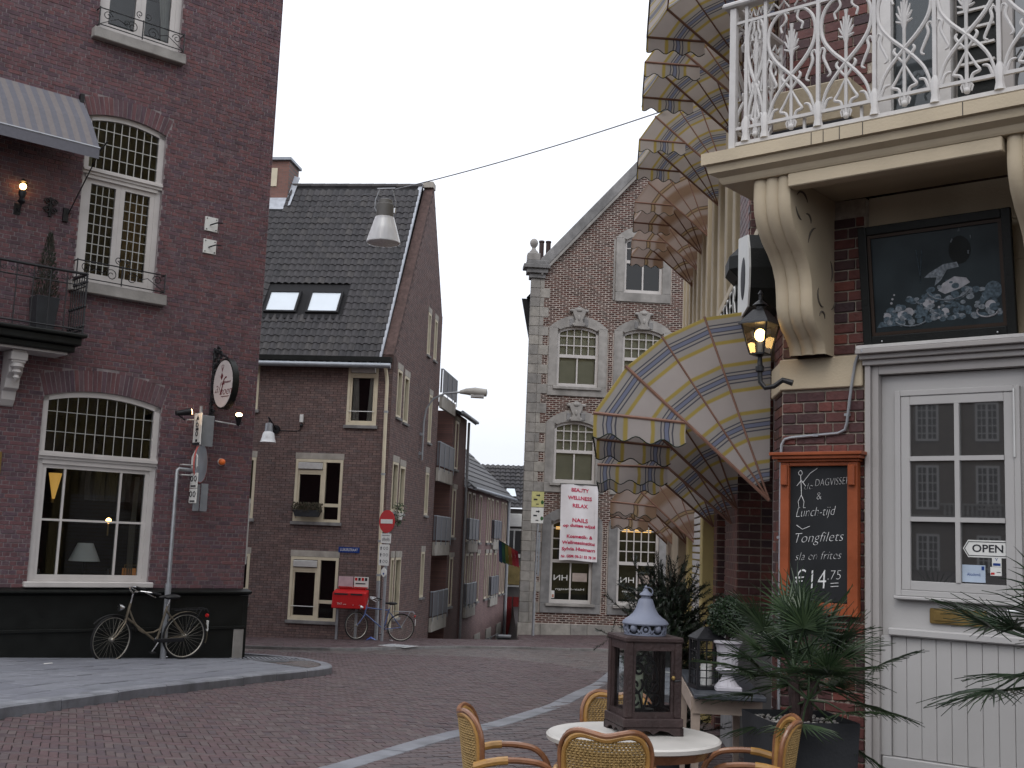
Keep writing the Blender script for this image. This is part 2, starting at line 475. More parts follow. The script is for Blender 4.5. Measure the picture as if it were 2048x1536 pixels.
def herring(poly, L, W, az, gap, box):
    n = round(L / W); a = R(90 - az)
    ca, sa = math.cos(a), math.sin(a)
    res = []
    N_ = 330
    for m in range(-90, 91):
        for k in range(-N_, N_):
            for h in (0, 1):
                if h == 0: cx, cy = (k + 2 * n * m + n / 2) * W, (k + .5) * W
                else: cx, cy = (k + 2 * n * m + n + .5) * W, (k - (n - 1) + n / 2) * W
                x = cx * ca - cy * sa + box[0]; y = cx * sa + cy * ca + box[1]
                if not (box[2] < x < box[3] and box[4] < y < box[5]): continue
                if inpoly(x, y, poly): res.append((x, y, a + (PI / 2 if h else 0)))
    return res
def running(poly, L, W, az, gap, box):
    a = R(90 - az); ca, sa = math.cos(a), math.sin(a); res = []
    nx = int(30 / L); ny = int(30 / W)
    for j in range(-ny, ny):
        for i in range(-nx, nx):
            cx = (i + (.5 if j % 2 else 0)) * L; cy = j * W
            x = cx * ca - cy * sa + box[0]; y = cx * sa + cy * ca + box[1]
            if box[2] < x < box[3] and box[4] < y < box[5] and inpoly(x, y, poly): res.append((x, y, a))
    return res
def lay(bricks, L, W, gap, mat, parent, top, name, nsingle=300, jit=.0025, drop=.03):
    """lay paving pieces; the ones seen largest are objects of their own, the others one mesh"""
    vis = sorted([b for b in bricks if inview(GP(b[0], b[1]), .0)], key=lambda b: b[0] ** 2 + b[1] ** 2)
    single = set(id(b) for b in vis[:nsingle])
    hl, hw = (L - gap) / 2, (W - gap) / 2
    me = MB().cbox(-hl, hl, -hw, hw, -drop, 0, .0035).mesh(name, mat)
    mb = MB()
    for b in bricks:
        x, y, a = b
        dz = top + random.uniform(-jit, jit); a2 = a + random.gauss(0, .008)
        if id(b) in single:
            o = link(name, me, parent); o.matrix_world = gmat(x, y, dz, a2)
            continue
        if not inview(GP(x, y), .12): continue
        ca, sa = math.cos(a2), math.sin(a2)
        c = []
        for sx, sy in ((-1, -1), (1, -1), (1, 1), (-1, 1)):
            px, py = x + sx * hl * ca - sy * hw * sa, y + sx * hl * sa + sy * hw * ca
            c.append((px, py, G(px, py) + dz))
        mb.add(c + [(p[0], p[1], p[2] - drop) for p in c], [(0, 1, 2, 3), (0, 4, 5, 1), (1, 5, 6, 2), (2, 6, 7, 3), (3, 7, 4, 0)])
    if mb.v: stuff(mb.build(name + '_field', mat, parent))

def drape(poly, mat, dz, name, step=.5, thick=0):
    """a sheet following the ground inside a polygon"""
    x0, x1 = min(p[0] for p in poly), max(p[0] for p in poly); y0, y1 = min(p[1] for p in poly), max(p[1] for p in poly)
    import bmesh
    bm = bmesh.new()
    f = bm.faces.new([bm.verts.new((p[0], p[1], 0)) for p in poly])
    k = x0 + step
    while k < x1:
        bmesh.ops.bisect_plane(bm, geom=bm.verts[:] + bm.edges[:] + bm.faces[:], plane_co=(k, 0, 0), plane_no=(1, 0, 0)); k += step
    k = y0 + step
    while k < y1:
        bmesh.ops.bisect_plane(bm, geom=bm.verts[:] + bm.edges[:] + bm.faces[:], plane_co=(0, k, 0), plane_no=(0, 1, 0)); k += step
    if thick:
        bnd = [e for e in bm.edges if e.is_boundary]
        ex = bmesh.ops.extrude_edge_only(bm, edges=bnd)
        dn = set(v for v in ex['geom'] if isinstance(v, bmesh.types.BMVert))
        for v in bm.verts: v.co.z = G(v.co.x, v.co.y) + dz - (thick if v in dn else 0)
    else:
        for v in bm.verts: v.co.z = G(v.co.x, v.co.y) + dz
    bmesh.ops.recalc_face_normals(bm, faces=bm.faces)
    me = bpy.data.meshes.new(name); bm.to_mesh(me); bm.free()
    me.materials.append(mat)
    if len(me.polygons) and me.polygons[0].normal.z < 0: me.flip_normals()
    return struct(link(name, me))

road = drape(road_poly, X['joint'], .004, 'road')
lay(herring(road_poly, .201, .067, -20, .006, (-2, 14, -9, 3, 6.2, 25.4)), .201, .067, .006, X['paver'], road, .014, 'paver')
setts = drape(sett_poly, X['joint'], .002, 'sett_strip')
lay(running(sett_poly, .2, .1, 78, .008, (-2, 27, -9, 3, 20, 30)), .2, .1, .008, X['paver_g'], setts, .012, 'sett', 0)
terrace = drape(terr_poly, X['joint'], .02, 'terrace')
lay(running(terr_poly, .205, .075, 62, .007, (0, 10, -2.2, 3.3, 4.2, 21)), .205, .075, .007, X['paver_t'], terrace, .031, 'terrace_brick', 300)
walk = drape(walk_poly, X['joint'], .06, 'sidewalk', thick=.12)
lay(running(walk_poly, .2, .1, 98, .008, (-2, 32, -9, 4.7, 25, 40)), .2, .1, .008, X['paver'], walk, .07, 'sidewalk_brick', 0)

# raised pavement in front of the restaurant
pave = drape(pave_poly, X['slab_joint'], .098, 'pavement', thick=.15)
corner_poly = [(-4.36, 19.75), (-4.36, 21.25), (-3.95, 20.85), (-3.45, 20.35), (-3.1, 19.8), (-2.88, 19.1), (-2.78, 18.45), (-2.8, 17.75)]
slab_poly = inset(KL, .185)[:10] + [(-4.38, 19.72), (-8.4, 16.2), (-8.4, 6)]
hl = .6; hw = .4; a = R(90 - 11)
me_s = MB().cbox(-hl / 2 + .009, hl / 2 - .009, -hw / 2 + .009, hw / 2 - .009, -.04, 0, .006).mesh('slab', X['slab'])
for j in range(-4, 16):
    for i in range(-18, 26):
        cx = (i + (.5 if j % 2 else 0)) * hl; cy = (j + .5) * hw
        x = cx * math.cos(a) - cy * math.sin(a) - 3.95; y = cx * math.sin(a) + cy * math.cos(a) + 11.3
        if not inview(GP(x, y), .12): continue
        rc = [(x + sx * .291 * math.cos(a) - sy * .191 * math.sin(a), y + sx * .291 * math.sin(a) + sy * .191 * math.cos(a)) for sx, sy in ((-1, -1), (1, -1), (1, 1), (-1, 1))]
        ok = sum(inpoly(p[0], p[1], slab_poly) for p in rc)
        if ok < 4:                                        # cut slab along the kerb or the wall
            P_ = slab_poly
            for e in range(4):
                p, q = Vector(rc[e]), Vector(rc[(e + 1) % 4]); nrm = Vector((-(q - p).y, (q - p).x)); out_ = []
                for k in range(len(P_)):
                    c0, c1 = Vector(P_[k]), Vector(P_[(k + 1) % len(P_)]); d0, d1 = (c0 - p).dot(nrm), (c1 - p).dot(nrm)
                    if d0 >= 0: out_.append(tuple(c0))
                    if d0 * d1 < 0: out_.append(tuple(c0.lerp(c1, d0 / (d0 - d1))))
                P_ = out_
                if len(P_) < 3: break
            if len(P_) < 3: continue
            ar = abs(sum(P_[k][0] * P_[(k + 1) % len(P_)][1] - P_[(k + 1) % len(P_)][0] * P_[k][1] for k in range(len(P_)))) / 2
            if ar < .006: continue
            nP = len(P_); MB().add([GP(p[0], p[1], .110) for p in P_] + [GP(p[0], p[1], .07) for p in P_], [tuple(range(nP))] + [(k, nP + k, nP + (k + 1) % nP, (k + 1) % nP) for k in range(nP)]).build('slab', X['slab'], pave)
            continue
        o = link('slab', me_s, pave); m = gmat(x, y, .112 + random.uniform(-.006, .004), a + random.gauss(0, .008)); o.matrix_world = m
lay([b for b in running(corner_poly, .2, .067, 60, .007, (-3.3, 19, -4.6, -2.6, 17.6, 21.2)) if not (b[0] < -3.35 and b[1] > 18.85)], .2, .067, .007, X['paver_g'], pave, .112, 'corner_brick', 60)
# kerbstones: each its own block
def smooth_line(P, n=6):
    out = []
    for i in range(len(P) - 1):
        p0, p1, p2, p3 = P[max(0, i - 1)], P[i], P[i + 1], P[min(len(P) - 1, i + 2)]
        for k in range(n):
            t = k / n
            out.append(tuple(.5 * (2 * p1[c] + (p2[c] - p0[c]) * t + (2 * p0[c] - 5 * p1[c] + 4 * p2[c] - p3[c]) * t * t + (3 * p1[c] - p0[c] - 3 * p2[c] + p3[c]) * t ** 3) for c in (0, 1)))
    return out + [P[-1][:2]]
def kerb(P, seg, wid, top, bot, name, parent, mat):
    L = smooth_line(P, 8); d = [0]
    for i in range(1, len(L)): d.append(d[-1] + math.dist(L[i - 1], L[i]))
    def at(s):
        s = min(max(s, 0), d[-1] - 1e-6)
        i = max(k for k in range(len(d)) if d[k] <= s); i = min(i, len(L) - 2)
        t = (s - d[i]) / (d[i + 1] - d[i]); p = [L[i][c] + (L[i + 1][c] - L[i][c]) * t for c in (0, 1)]
        q = (Vector(L[i + 1]) - Vector(L[i])).normalized(); return Vector(p), Vector((-q.y, q.x))
    s = 0
    while s < d[-1] - .2:
        e = min(s + seg, d[-1]); mb = MB(); rows = []
        dz = random.uniform(-.004, .004)
        for k in range(4):
            p, nn = at(s + .006 + (e - s - .012) * k / 3)
            i_, o_ = p + nn * wid, p
            rows.append([GP(o_.x, o_.y, bot), GP(o_.x, o_.y, top - .018 + dz), GP(o_.x + nn.x * .02, o_.y + nn.y * .02, top + dz), GP(i_.x, i_.y, top + dz), GP(i_.x, i_.y, bot)])
        mb.ribbon(rows); mb.f.append((0, 1, 2, 3, 4)); mb.f.append((15, 16, 17, 18, 19)[::-1])
        mb.build(name, mat, parent); s = e
kerb(KL, .95, .17, .118, -.05, 'kerbstone', pave, X['kerb'])
kerb([(p[0] + .13, p[1]) for p in KR], 1.0, .22, .034, -.05, 'kerbstone', terrace, X['kerb'])
kerb(FK[::-1], 1.0, .16, .072, -.1, 'kerbstone', walk, X['bluestone_d'])
# cellar grating by the corner
gr = struct(MB().box(-.62, .62, -.42, .42, -.1, -.095).build('grating_pit', X['black'])); gr.matrix_world = gmat(-3.83, 19.75, .118, R(18))
for i in range(17):
    link('bar', MB().box(-.012, .012, -.42, .42, -.03, 0).mesh('bar', X['kerb']) if i == 0 else bpy.data.meshes['bar'], gr, (-.6 + i * .075, 0, 0))
for s_ in (-1, 1): MB().box(-.64, .64, s_ * .42 - .02, s_ * .42 + .02, -.04, .004).build('edge_bar', X['kerb'], gr)
# far drain cover and bits of litter
dc = thing('drain_cover', 'pale rectangular drain cover set in the far sidewalk edge', 'drain cover', GP(-2.42, 28.1, .075), R(-28))
MB().cbox(-.37, .37, -.3, .3, 0, .006, .003).build('plate', X['alu'], dc)
for i in range(6): MB().box(-.33 + i * .12, -.28 + i * .12, -.25, .25, .006, .01).build('rib', X['zinc'], dc)
# ------------------------------------------------------------------ brick walls with openings
def op(u0, u1, z0, z1, rise=0, band=0): return dict(u0=u0, u1=u1, z0=z0, z1=z1, rise=rise, band=band)
def arc(o):
    wd = o['u1'] - o['u0']; r = (wd * wd / 4 + o['rise'] ** 2) / (2 * o['rise']); return r, (o['u0'] + o['u1']) / 2, o['z1'] + o['rise'] - r
def optop(o, u):
    if not o['rise']: return o['z1']
    r, cu, cz = arc(o); return cz + math.sqrt(max(0, r * r - (u - cu) ** 2))
def opspan(o, z0, z1):
    """u interval a course z0..z1 must keep clear"""
    z = (z0 + z1) / 2
    if z < o['z0'] or z1 <= o['z0']: return None
    if z < o['z1']: return o['u0'], o['u1']
    if o['rise']:
        r, cu, cz = arc(o); R_ = r + o['band']
        if z < cz + R_:
            h = math.sqrt(max(0, R_ * R_ - (z - cz) ** 2)); h = min(h, (z - cz) * (o['u1'] - o['u0']) / 2 / (o['z1'] - cz) + .008) if o['band'] else h
            return cu - h, cu + h
    elif o['band'] and z < o['z1'] + o['band']: return o['u0'] - .02, o['u1'] + .02
    return None
def backing(mb, u0, u1, z0, top, ops, extra=(), y=0):
    cuts = {u0, u1, *extra}
    for o in ops:
        if o['rise']:
            for k in range(13): cuts.add(o['u0'] + (o['u1'] - o['u0']) * k / 12)
        else: cuts |= {o['u0'], o['u1']}
    cuts = sorted(c for c in cuts if u0 <= c <= u1)
    for a, b in zip(cuts, cuts[1:]):
        if b - a < 1e-5: continue
        m = (a + b) / 2
        st = sorted([o for o in ops if o['u0'] < m < o['u1']], key=lambda o: o['z0'])
        la = lb = z0
        for o in st:
            mb.add([(a, y, la), (b, y, lb), (b, y, o['z0']), (a, y, o['z0'])], [(0, 1, 2, 3)])
            la, lb = optop(o, a), optop(o, b)
        mb.add([(a, y, la), (b, y, lb), (b, y, top(b)), (a, y, top(a))], [(0, 1, 2, 3)])
def reveal(mb, o, d, y=0):
    P = [(o['u0'], o['z0']), (o['u1'], o['z0'])]
    if o['rise']: P += [(o['u1'] - (o['u1'] - o['u0']) * k / 12, optop(o, o['u1'] - (o['u1'] - o['u0']) * k / 12)) for k in range(13)]
    else: P += [(o['u1'], o['z1']), (o['u0'], o['z1'])]
    for i in range(len(P)):
        p, q = P[i], P[(i + 1) % len(P)]
        mb.add([(p[0], y, p[1]), (q[0], y, q[1]), (q[0], y + d, q[1]), (p[0], y + d, p[1])], [(0, 1, 2, 3)])
def courses(u0, u1, z0, top, ops, L=.215, H=.0645, gap=.011, bond='run'):
    out = []; k = 0; z = z0
    while True:
        za, zb = z + gap / 2, z + H - gap / 2
        if k > 400: break
        z += H; k += 1
        free = [(u0, u1)]
        for o in ops:
            s = opspan(o, za, zb)
            if s: free = [q for f in free for q in ((f[0], min(f[1], s[0])), (max(f[0], s[1]), f[1])) if q[1] - q[0] > .02]
        alive = False
        step = L
        if bond == 'cross' and k % 2: step = L / 2
        off = (k % 2) * L / 2 if bond == 'run' else ((k // 2) % 2) * L / 2 + (L / 4 if k % 2 else 0)
        for f in free:
            u = math.floor((f[0] - off) / step) * step + off
            while u < f[1]:
                a, b = max(u + gap / 2, f[0] + gap / 2), min(u + step - gap / 2, f[1] - gap / 2)
                u += step
                if b - a < .025: continue
                t = min(top(a), top(b))
                if zb > t + .001: continue
                alive = True
                out.append((a, b, za, zb))
        if not alive and z > top((u0 + u1) / 2) and z > top(u0) and z > top(u1): break
    return out
def brickbox(mb, a, b, za, zb, y, pr):
    mb.add([(a, y - pr, za), (b, y - pr, za), (b, y - pr, zb), (a, y - pr, zb), (a, y, za), (b, y, za), (b, y, zb), (a, y, zb)],
           [(0, 1, 2, 3), (4, 5, 1, 0), (5, 6, 2, 1), (6, 7, 3, 2), (7, 4, 0, 3)])
def brick_wall(parent, u0, u1, z0, top, ops, bmat, mmat, depth=.3, extra=(), L=.215, H=.0645, gap=.011, bond='run', pr=.007, single=0, key=None, name='wall', y=0):
    mb = MB(); backing(mb, u0, u1, z0, top, ops, extra, y)
    for o in ops: reveal(mb, o, depth, y)
    wall = mb.build(name, mmat, parent)
    bl = courses(u0, u1, z0, top, ops, L, H, gap, bond)
    chosen = set()
    if single:
        full = [b for b in bl if b[1] - b[0] > L - gap - .002]
        full.sort(key=key); chosen = set(full[:single])
        me = MB().cbox(-(L - gap) / 2, (L - gap) / 2, -.008, .02, -(H - gap) / 2, (H - gap) / 2, .003).mesh('brick', bmat)
    fb = MB()
    for b in bl:
        p = pr + random.uniform(-.003, .003)
        if b in chosen: link('brick', me, wall, ((b[0] + b[1]) / 2, y + random.uniform(-.002, .002), (b[2] + b[3]) / 2))
        else: brickbox(fb, b[0] + random.uniform(0, .003), b[1] - random.uniform(0, .003), b[2], b[3], y, p)
    # soldier courses over openings
    for o in ops:
        if not o['band']: continue
        h = o['band'] - .012
        if o['rise']:
            r, cu, cz = arc(o); half = math.asin(min(1, (o['u1'] - o['u0']) / 2 / r)); n = max(5, round(2 * half * r / .068))
            for i in range(n):
                t0, t1 = -half + 2 * half * (i + .10) / n, -half + 2 * half * (i + .90) / n
                q = [(cu + math.sin(t) * rr, cz + math.cos(t) * rr) for t, rr in ((t0, r), (t1, r), (t1, r + h), (t0, r + h))]
                p = pr + random.uniform(-.003, .003)
                fb.add([(a, y - p, z) for a, z in q] + [(a, y, z) for a, z in q], [(0, 1, 2, 3), (4, 5, 1, 0), (5, 6, 2, 1), (6, 7, 3, 2), (7, 4, 0, 3)])
        else:
            n = round((o['u1'] - o['u0']) / .068); wd = (o['u1'] - o['u0']) / n
            for i in range(n): brickbox(fb, o['u0'] + i * wd + .005, o['u0'] + (i + 1) * wd - .005, o['z1'] + .003, o['z1'] + h, y, pr)
    bk = fb.build('brickwork', bmat, parent); stuff(bk)
    return wall

# ------------------------------------------------------------------ windows
UQ = MB().add([(-.5, 0, -.5), (.5, 0, -.5), (.5, 0, .5), (-.5, 0, .5)], [(0, 1, 2, 3)])
_uq = {}
def pane(parent, u0, u1, z0, z1, y, mat, tilt=.0, name='pane'):
    if mat.name not in _uq: _uq[mat.name] = UQ.mesh('pane', mat)
    return link(name, _uq[mat.name], parent, ((u0 + u1) / 2, y, (z0 + z1) / 2), (random.gauss(0, tilt), 0, random.gauss(0, tilt)), (u1 - u0, 1, z1 - z0))
def panes(parent, us, zs, y, mat, tilt=.0):
    for a, b in zip(us, us[1:]):
        for c, d in zip(zs, zs[1:]): pane(parent, a, b, c, d, y, mat, tilt)
def rect_frame(mb, u0, u1, z0, z1, t, y0, y1, tb=None):
    tb = t if tb is None else tb
    mb.box(u0, u0 + t, y0, y1, z0, z1); mb.box(u1 - t, u1, y0, y1, z0, z1)
    mb.box(u0 + t, u1 - t, y0, y1, z0, z0 + tb); mb.box(u0 + t, u1 - t, y0, y1, z1 - t, z1)
    return mb
def arch_head(mb, o, t, y0, y1, n=12):
    """curved head piece of an arched frame"""
    u0, u1 = o['u0'], o['u1']
    for k in range(n):
        a, b = u0 + (u1 - u0) * k / n, u0 + (u1 - u0) * (k + 1) / n
        za, zb = optop(o, a), optop(o, b)
        v = [(a, y0, za - t), (b, y0, zb - t), (b, y0, zb), (a, y0, za), (a, y1, za - t), (b, y1, zb - t), (b, y1, zb), (a, y1, za)]
        mb.add(v, [(0, 1, 2, 3), (0, 4, 5, 1), (7, 6, 5, 4), (3, 2, 6, 7)])
    return mb
def lead_grid(parent, us, zs, y, mat, r=.006, name='glazing_bar'):
    for u in us[1:-1]: MB().box(u - r, u + r, y - r, y + r, zs[0], zs[-1]).build(name, mat, parent)
    for z in zs[1:-1]: MB().box(us[0], us[-1], y - r * .7, y + r * .7, z - r, z + r).build(name, mat, parent)
def lin(a, b, n): return [a + (b - a) * i / n for i in range(n + 1)]
def drape_cloth(u0, u1, z0, z1, y, amp=.03, folds=7, taper=None):
    """hanging folded cloth; taper(t) -> (u0,u1) at height fraction t"""
    rows = []
    for j in range(11):
        t = j / 10; a, b = taper(t) if taper else (u0, u1)
        rows.append([(a + (b - a) * i / 40, y + amp * math.sin(i / 40 * folds * 2 * PI + math.sin(t * 3)), z0 + (z1 - z0) * t) for i in range(41)])
    return MB().ribbon(rows)
# ------------------------------------------------------------------ corner restaurant on the left
FL = Frame(-4.33, 19.82, 48.7)
LB = FL.thing('corner_restaurant', 'dark red brick corner building with black plinth and arched leaded windows on the left', 'building', 0, 0, 0)
w1 = op(-3.54, -1.68, .60, 3.41, .14, .34); w2 = op(-3.26, -1.96, 5.22, 7.86, .11, .30); w3 = op(-3.23, -1.86, 9.28, 11.9, .1, .3)
brick_wall(LB, -8.2, 0, .5, lambda u: 13.2, [w1, w2, w3], X['brick_a'], X['mortar_a'], .17, bond='cross', single=300,
           key=lambda b: (0 if -4.3 < b[0] < -.02 and b[2] < 10.8 else 1, abs(b[2] - 1.5) + abs(b[0] + 4) * .6))
# body of the house behind the facade: side wall, back, roof, floors
b = MB()
b.add([(0, 0, -1.6), (0, 9, -1.6), (0, 9, 13.2), (0, 0, 13.2)], [(0, 1, 2, 3)])
b.build('side_wall', X['brick_a'], LB)
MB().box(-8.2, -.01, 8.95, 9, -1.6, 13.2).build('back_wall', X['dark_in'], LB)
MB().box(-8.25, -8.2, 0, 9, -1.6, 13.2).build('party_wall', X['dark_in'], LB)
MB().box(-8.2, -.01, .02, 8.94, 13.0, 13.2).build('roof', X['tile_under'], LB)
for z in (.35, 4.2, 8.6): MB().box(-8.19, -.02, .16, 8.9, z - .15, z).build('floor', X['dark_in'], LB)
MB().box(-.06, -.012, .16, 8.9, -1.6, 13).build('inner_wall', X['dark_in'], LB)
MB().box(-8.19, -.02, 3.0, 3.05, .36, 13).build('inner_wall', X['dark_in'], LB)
# black plinth with two mouldings and a pale corner block
pl = MB()
pl.box(-8.2, .0, -.06, -.0005, -.05, .46); pl.box(-8.2, -.0, -.085, -.0005, -1.6, -.055)
pl.add([(-8.2, -.06, .4605), (.08, -.06, .4605), (.08, -.17, .50), (.08, -.17, .53), (-8.2, -.17, .53), (-8.2, -.17, .50), (-8.2, .0, .57), (.08, .0, .57)],
       [(0, 1, 2, 5), (5, 2, 3, 4), (4, 3, 7, 6), (1, 7, 3, 2)])
pl.box(-8.2, .02, -.115, -.084, -.075, -.03)
pl.box(.0, .08, -.06, .6, -1.6, .46)
pl.build('plinth', X['black'], LB, bevel=.006)
MB().cbox(-.17, .012, -.10, .2, -1.0, -.076, .008).build('corner_block', X['bluestone'], LB)

# --- big ground floor window
W = part('window', LB)
mb = MB(); y0, y1 = .035, .13
mb.box(-3.54, -3.45, y0, y1, .60, 3.41); mb.box(-1.77, -1.68, y0, y1, .60, 3.41); arch_head(mb, w1, .085, y0, y1)
mb.box(-3.45, -1.77, y0, y1, .60, .70)
mb.build('frame', X['white'], W)
tr = MB(); tr.box(-3.56, -1.66, .0, .14, 2.47, 2.59); tr.box(-3.54, -1.68, -.03, .13, 2.515, 2.56); tr.box(-3.47, -1.75, .02, .12, 2.40, 2.469)
tr.build('transom', X['white'], W)
s = MB(); rect_frame(s, -3.449, -1.771, .701, 2.399, .06, .05, .11); s.build('sash', X['white'], W)
for u in (-3.10, -2.22): MB().box(u - .016, u + .016, .055, .10, .762, 2.338).build('glazing_bar', X['white'], W)
MB().box(-3.388, -1.832, .057, .098, 1.555, 1.587).build('glazing_bar', X['white'], W)
MB().cbox(-3.60, -1.62, -.10, .03, .575, .66, .012).build('sill', X['white'], W)
us, zs = lin(-3.45, -1.77, 11), lin(2.59, 3.50, 3)
lead_grid(W, us, zs, .075, X['lead'], .005); panes(W, us, zs, .08, X['glass_w'], .012)
panes(W, [-3.39, -3.10, -2.22, -1.83], [.76, 1.571, 2.34], .08, X['glass'], .002)
# --- first floor window
W = part('window', LB)
mb = MB(); y0, y1 = .05, .13
mb.box(-3.26, -3.17, y0, y1, 5.22, 7.86); mb.box(-2.05, -1.96, y0, y1, 5.22, 7.86); arch_head(mb, w2, .08, y0, y1); mb.box(-3.17, -2.05, y0, y1, 5.22, 5.31)
mb.build('frame', X['white'], W)
tr = MB(); tr.box(-3.27, -1.95, .0, .14, 6.94, 7.05); tr.box(-3.26, -1.96, -.025, .13, 6.985, 7.02); tr.box(-3.2, -2.02, .02, .12, 6.88, 6.939); tr.build('transom', X['white'], W)
for a, c in ((-3.169, -2.62), (-2.618, -2.051)):
    s = MB(); rect_frame(s, a, c, 5.311, 6.879, .075, .055, .115); s.build('sash', X['white'], W)
    us, zs = lin(a + .075, c - .075, 4), lin(5.386, 6.804, 9)
    lead_grid(W, us, zs, .08, X['lead'], .006); panes(W, us, zs, .086, X['glass_w'], .02)
us, zs = lin(-3.17, -2.05, 9), lin(7.05, 7.93, 4)
lead_grid(W, us, zs, .08, X['lead'], .006); panes(W, us, zs, .086, X['glass_w'], .02)
MB().cbox(-3.34, -1.79, -.14, .05, 5.04, 5.215, .012).build('sill', X['bluestone'], W)
drape_cloth(0, 0, 5.3, 6.9, .3, .025, 5, lambda t: (-2.42, -2.06)).build('curtain', M('tan_curtain', (.20, .115, .045), .9, .2, 8), W, True)
drape_cloth(0, 0, 5.3, 7.9, .36, .02, 3, lambda t: (-3.17, -3.0)).build('curtain', X['blind'], W, True)
# --- second floor window
W = part('window', LB)
mb = MB(); mb.box(-3.23, -3.14, .05, .13, 9.28, 11.9); mb.box(-1.95, -1.86, .05, .13, 9.28, 11.9); arch_head(mb, w3, .08, .05, .13); mb.box(-3.14, -1.95, .05, .13, 9.28, 9.36); mb.build('frame', X['white'], W)
for a, c in ((-3.139, -2.546), (-2.544, -1.951)):
    s = MB(); rect_frame(s, a, c, 9.361, 11.8, .08, .055, .115); s.build('sash', X['white'], W); pane(W, a + .08, c - .08, 9.44, 11.72, .085, X['glass'], .004)
MB().cbox(-3.33, -1.79, -.14, .05, 9.10, 9.27, .012).build('sill', X['bluestone'], W)
for sgn, e in ((1, -3.14), (-1, -1.95)):
    drape_cloth(0, 0, 9.4, 11.8, .25, .03, 4, lambda t, e=e, sgn=sgn: tuple(sorted((e, e + sgn * (.12 + .4 * t ** 1.5))))).build('curtain', X['curtain'], W, True)
MB().box(-3.1, -2.0, .55, .6, 9.4, 10.3).build('chest', M('grey_board', (.10, .105, .11), .8), W)

# --- wrought iron flower guards on the two upper sills
def spiral(cx, cz, r, a0, turns, n=16, s=1):
    return [(cx + s * r * (1 - .75 * i / n) * math.cos(a0 + turns * 2 * PI * i / n), 0, cz + r * (1 - .75 * i / n) * math.sin(a0 + turns * 2 * PI * i / n)) for i in range(n + 1)]
def guard(u0, u1, z, lab):
    t = FL.thing('window_guard', lab, 'window guard', (u0 + u1) / 2, .16, z, 'iron flower guards on the sills')
    hw = (u1 - u0) / 2
    MB().tube([(-hw, .14, .30), (-hw, 0, .30), (hw, 0, .30), (hw, .14, .30)], .011, 6).build('top_rail', X['iron'], t)
    MB().tube([(-hw, .14, .03), (-hw, 0, .03), (hw, 0, .03), (hw, .14, .03)], .009, 6).build('bottom_rail', X['iron'], t)
    for u in (-hw, 0, hw): MB().tube([(u, 0, 0), (u, 0, .32)], .01, 6).build('upright', X['iron'], t)
    for sgn in (-1, 1):
        MB().tube(spiral(sgn * .17, .15, .10, 0, 1.4, s=sgn), .007, 5).build('scroll', X['iron'], t)
        MB().tube([(sgn * .27, 0, .15), (sgn * .42, 0, .2), (sgn * (hw - .02), 0, .04)], .007, 5).build('scroll', X['iron'], t)
        MB().tube(spiral(sgn * (hw - .13), .2, .08, 0, 1.3, s=-sgn), .007, 5).build('scroll', X['iron'], t)
        MB().tube(spiral(sgn * .07, .40, .06, -PI / 2, 1.2, s=sgn), .007, 5).build('scroll', X['iron'], t)
guard(-3.28, -1.86, 5.22, 'black scrolled iron guard on the sill below the leaded upper window')
guard(-3.28, -1.86, 9.275, 'black scrolled iron guard on the topmost sill with net curtains behind')

# --- balcony at the left edge
t = FL.thing('iron_balcony', 'black balcony with iron railing over a white console on the dark brick wall', 'balcony', 0, 0, 0)
sl = MB(); sl.box(-6.4, -3.24, -.74, -.001, 4.24, 4.30); sl.box(-6.4, -3.30, -.68, -.001, 4.12, 4.239); sl.box(-6.4, -3.36, -.60, -.001, 4.02, 4.119); sl.build('slab', X['black'], t, bevel=.02)
MB().box(-6.4, -3.44, -.52, -.002, 3.985, 4.018).build('soffit', X['white'], t)
for k in range(2):
    u = -4.09 - k * 1.75
    c = MB()
    prof = [(-.02, 3.98), (-.42, 3.98), (-.42, 3.80), (-.34, 3.76), (-.33, 3.66), (-.24, 3.58), (-.22, 3.44), (-.13, 3.40), (-.11, 3.28), (-.05, 3.20), (-.02, 3.18)]
    hwc = .10
    c.add([(u - hwc, y, z) for y, z in prof] + [(u + hwc, y, z) for y, z in prof], [tuple(range(11)), tuple(range(21, 10, -1))] + [(i, 11 + i, 11 + (i + 1) % 11, (i + 1) % 11) for i in range(11)])
    con = c.build('console', X['white'], t, bevel=.01)
    MB().cbox(u - .12, u + .12, -.44, -.3, 3.83, 3.95, .01).build('carved_block', X['white'], con)
    MB().lathe([(.085, 3.79), (.10, 3.74), (.05, 3.70), (.075, 3.66), (.03, 3.62), (.05, 3.58), (.004, 3.52)], 12, (u, -.36, 0)).build('pendant', X['white'], con, True)
MB().tube([(-3.31, -.02, 5.20), (-3.31, -.68, 5.20), (-6.4, -.68, 5.20)], .022, 8).build('top_rail', X['iron'], t)
MB().tube([(-3.31, -.02, 4.36), (-3.31, -.68, 4.36), (-6.4, -.68, 4.36)], .014, 6).build('bottom_rail', X['iron'], t)
MB().tube([(-3.31, -.02, 5.02), (-3.31, -.68, 5.02), (-6.4, -.68, 5.02)], .009, 6).build('middle_rail', X['iron'], t)
pts = [(-3.31, -.68)] + [(-3.31, -.58 + i * .095) for i in range(6)] + [(-3.60 - i * .24, -.68) for i in range(10)]
for i, (u, y) in enumerate(pts):
    k = MB(); k.tube([(u, y, 4.3), (u, y, 5.2)], .016 if i == 0 else .009, 6)
    if i < 7:
        for z in (4.42, 4.72, 5.09): k.ball((u, y, z), .026, 8, 5)
    k.build('baluster', X['iron'], t)
    if i >= 7:
        for sgn in (-1, 1):
            MB().tube([(u + p[0], y, p[2]) for p in spiral(sgn * .055, 5.11, .045, PI, 1.2, s=sgn)], .006, 5).build('scroll', X['iron'], t)
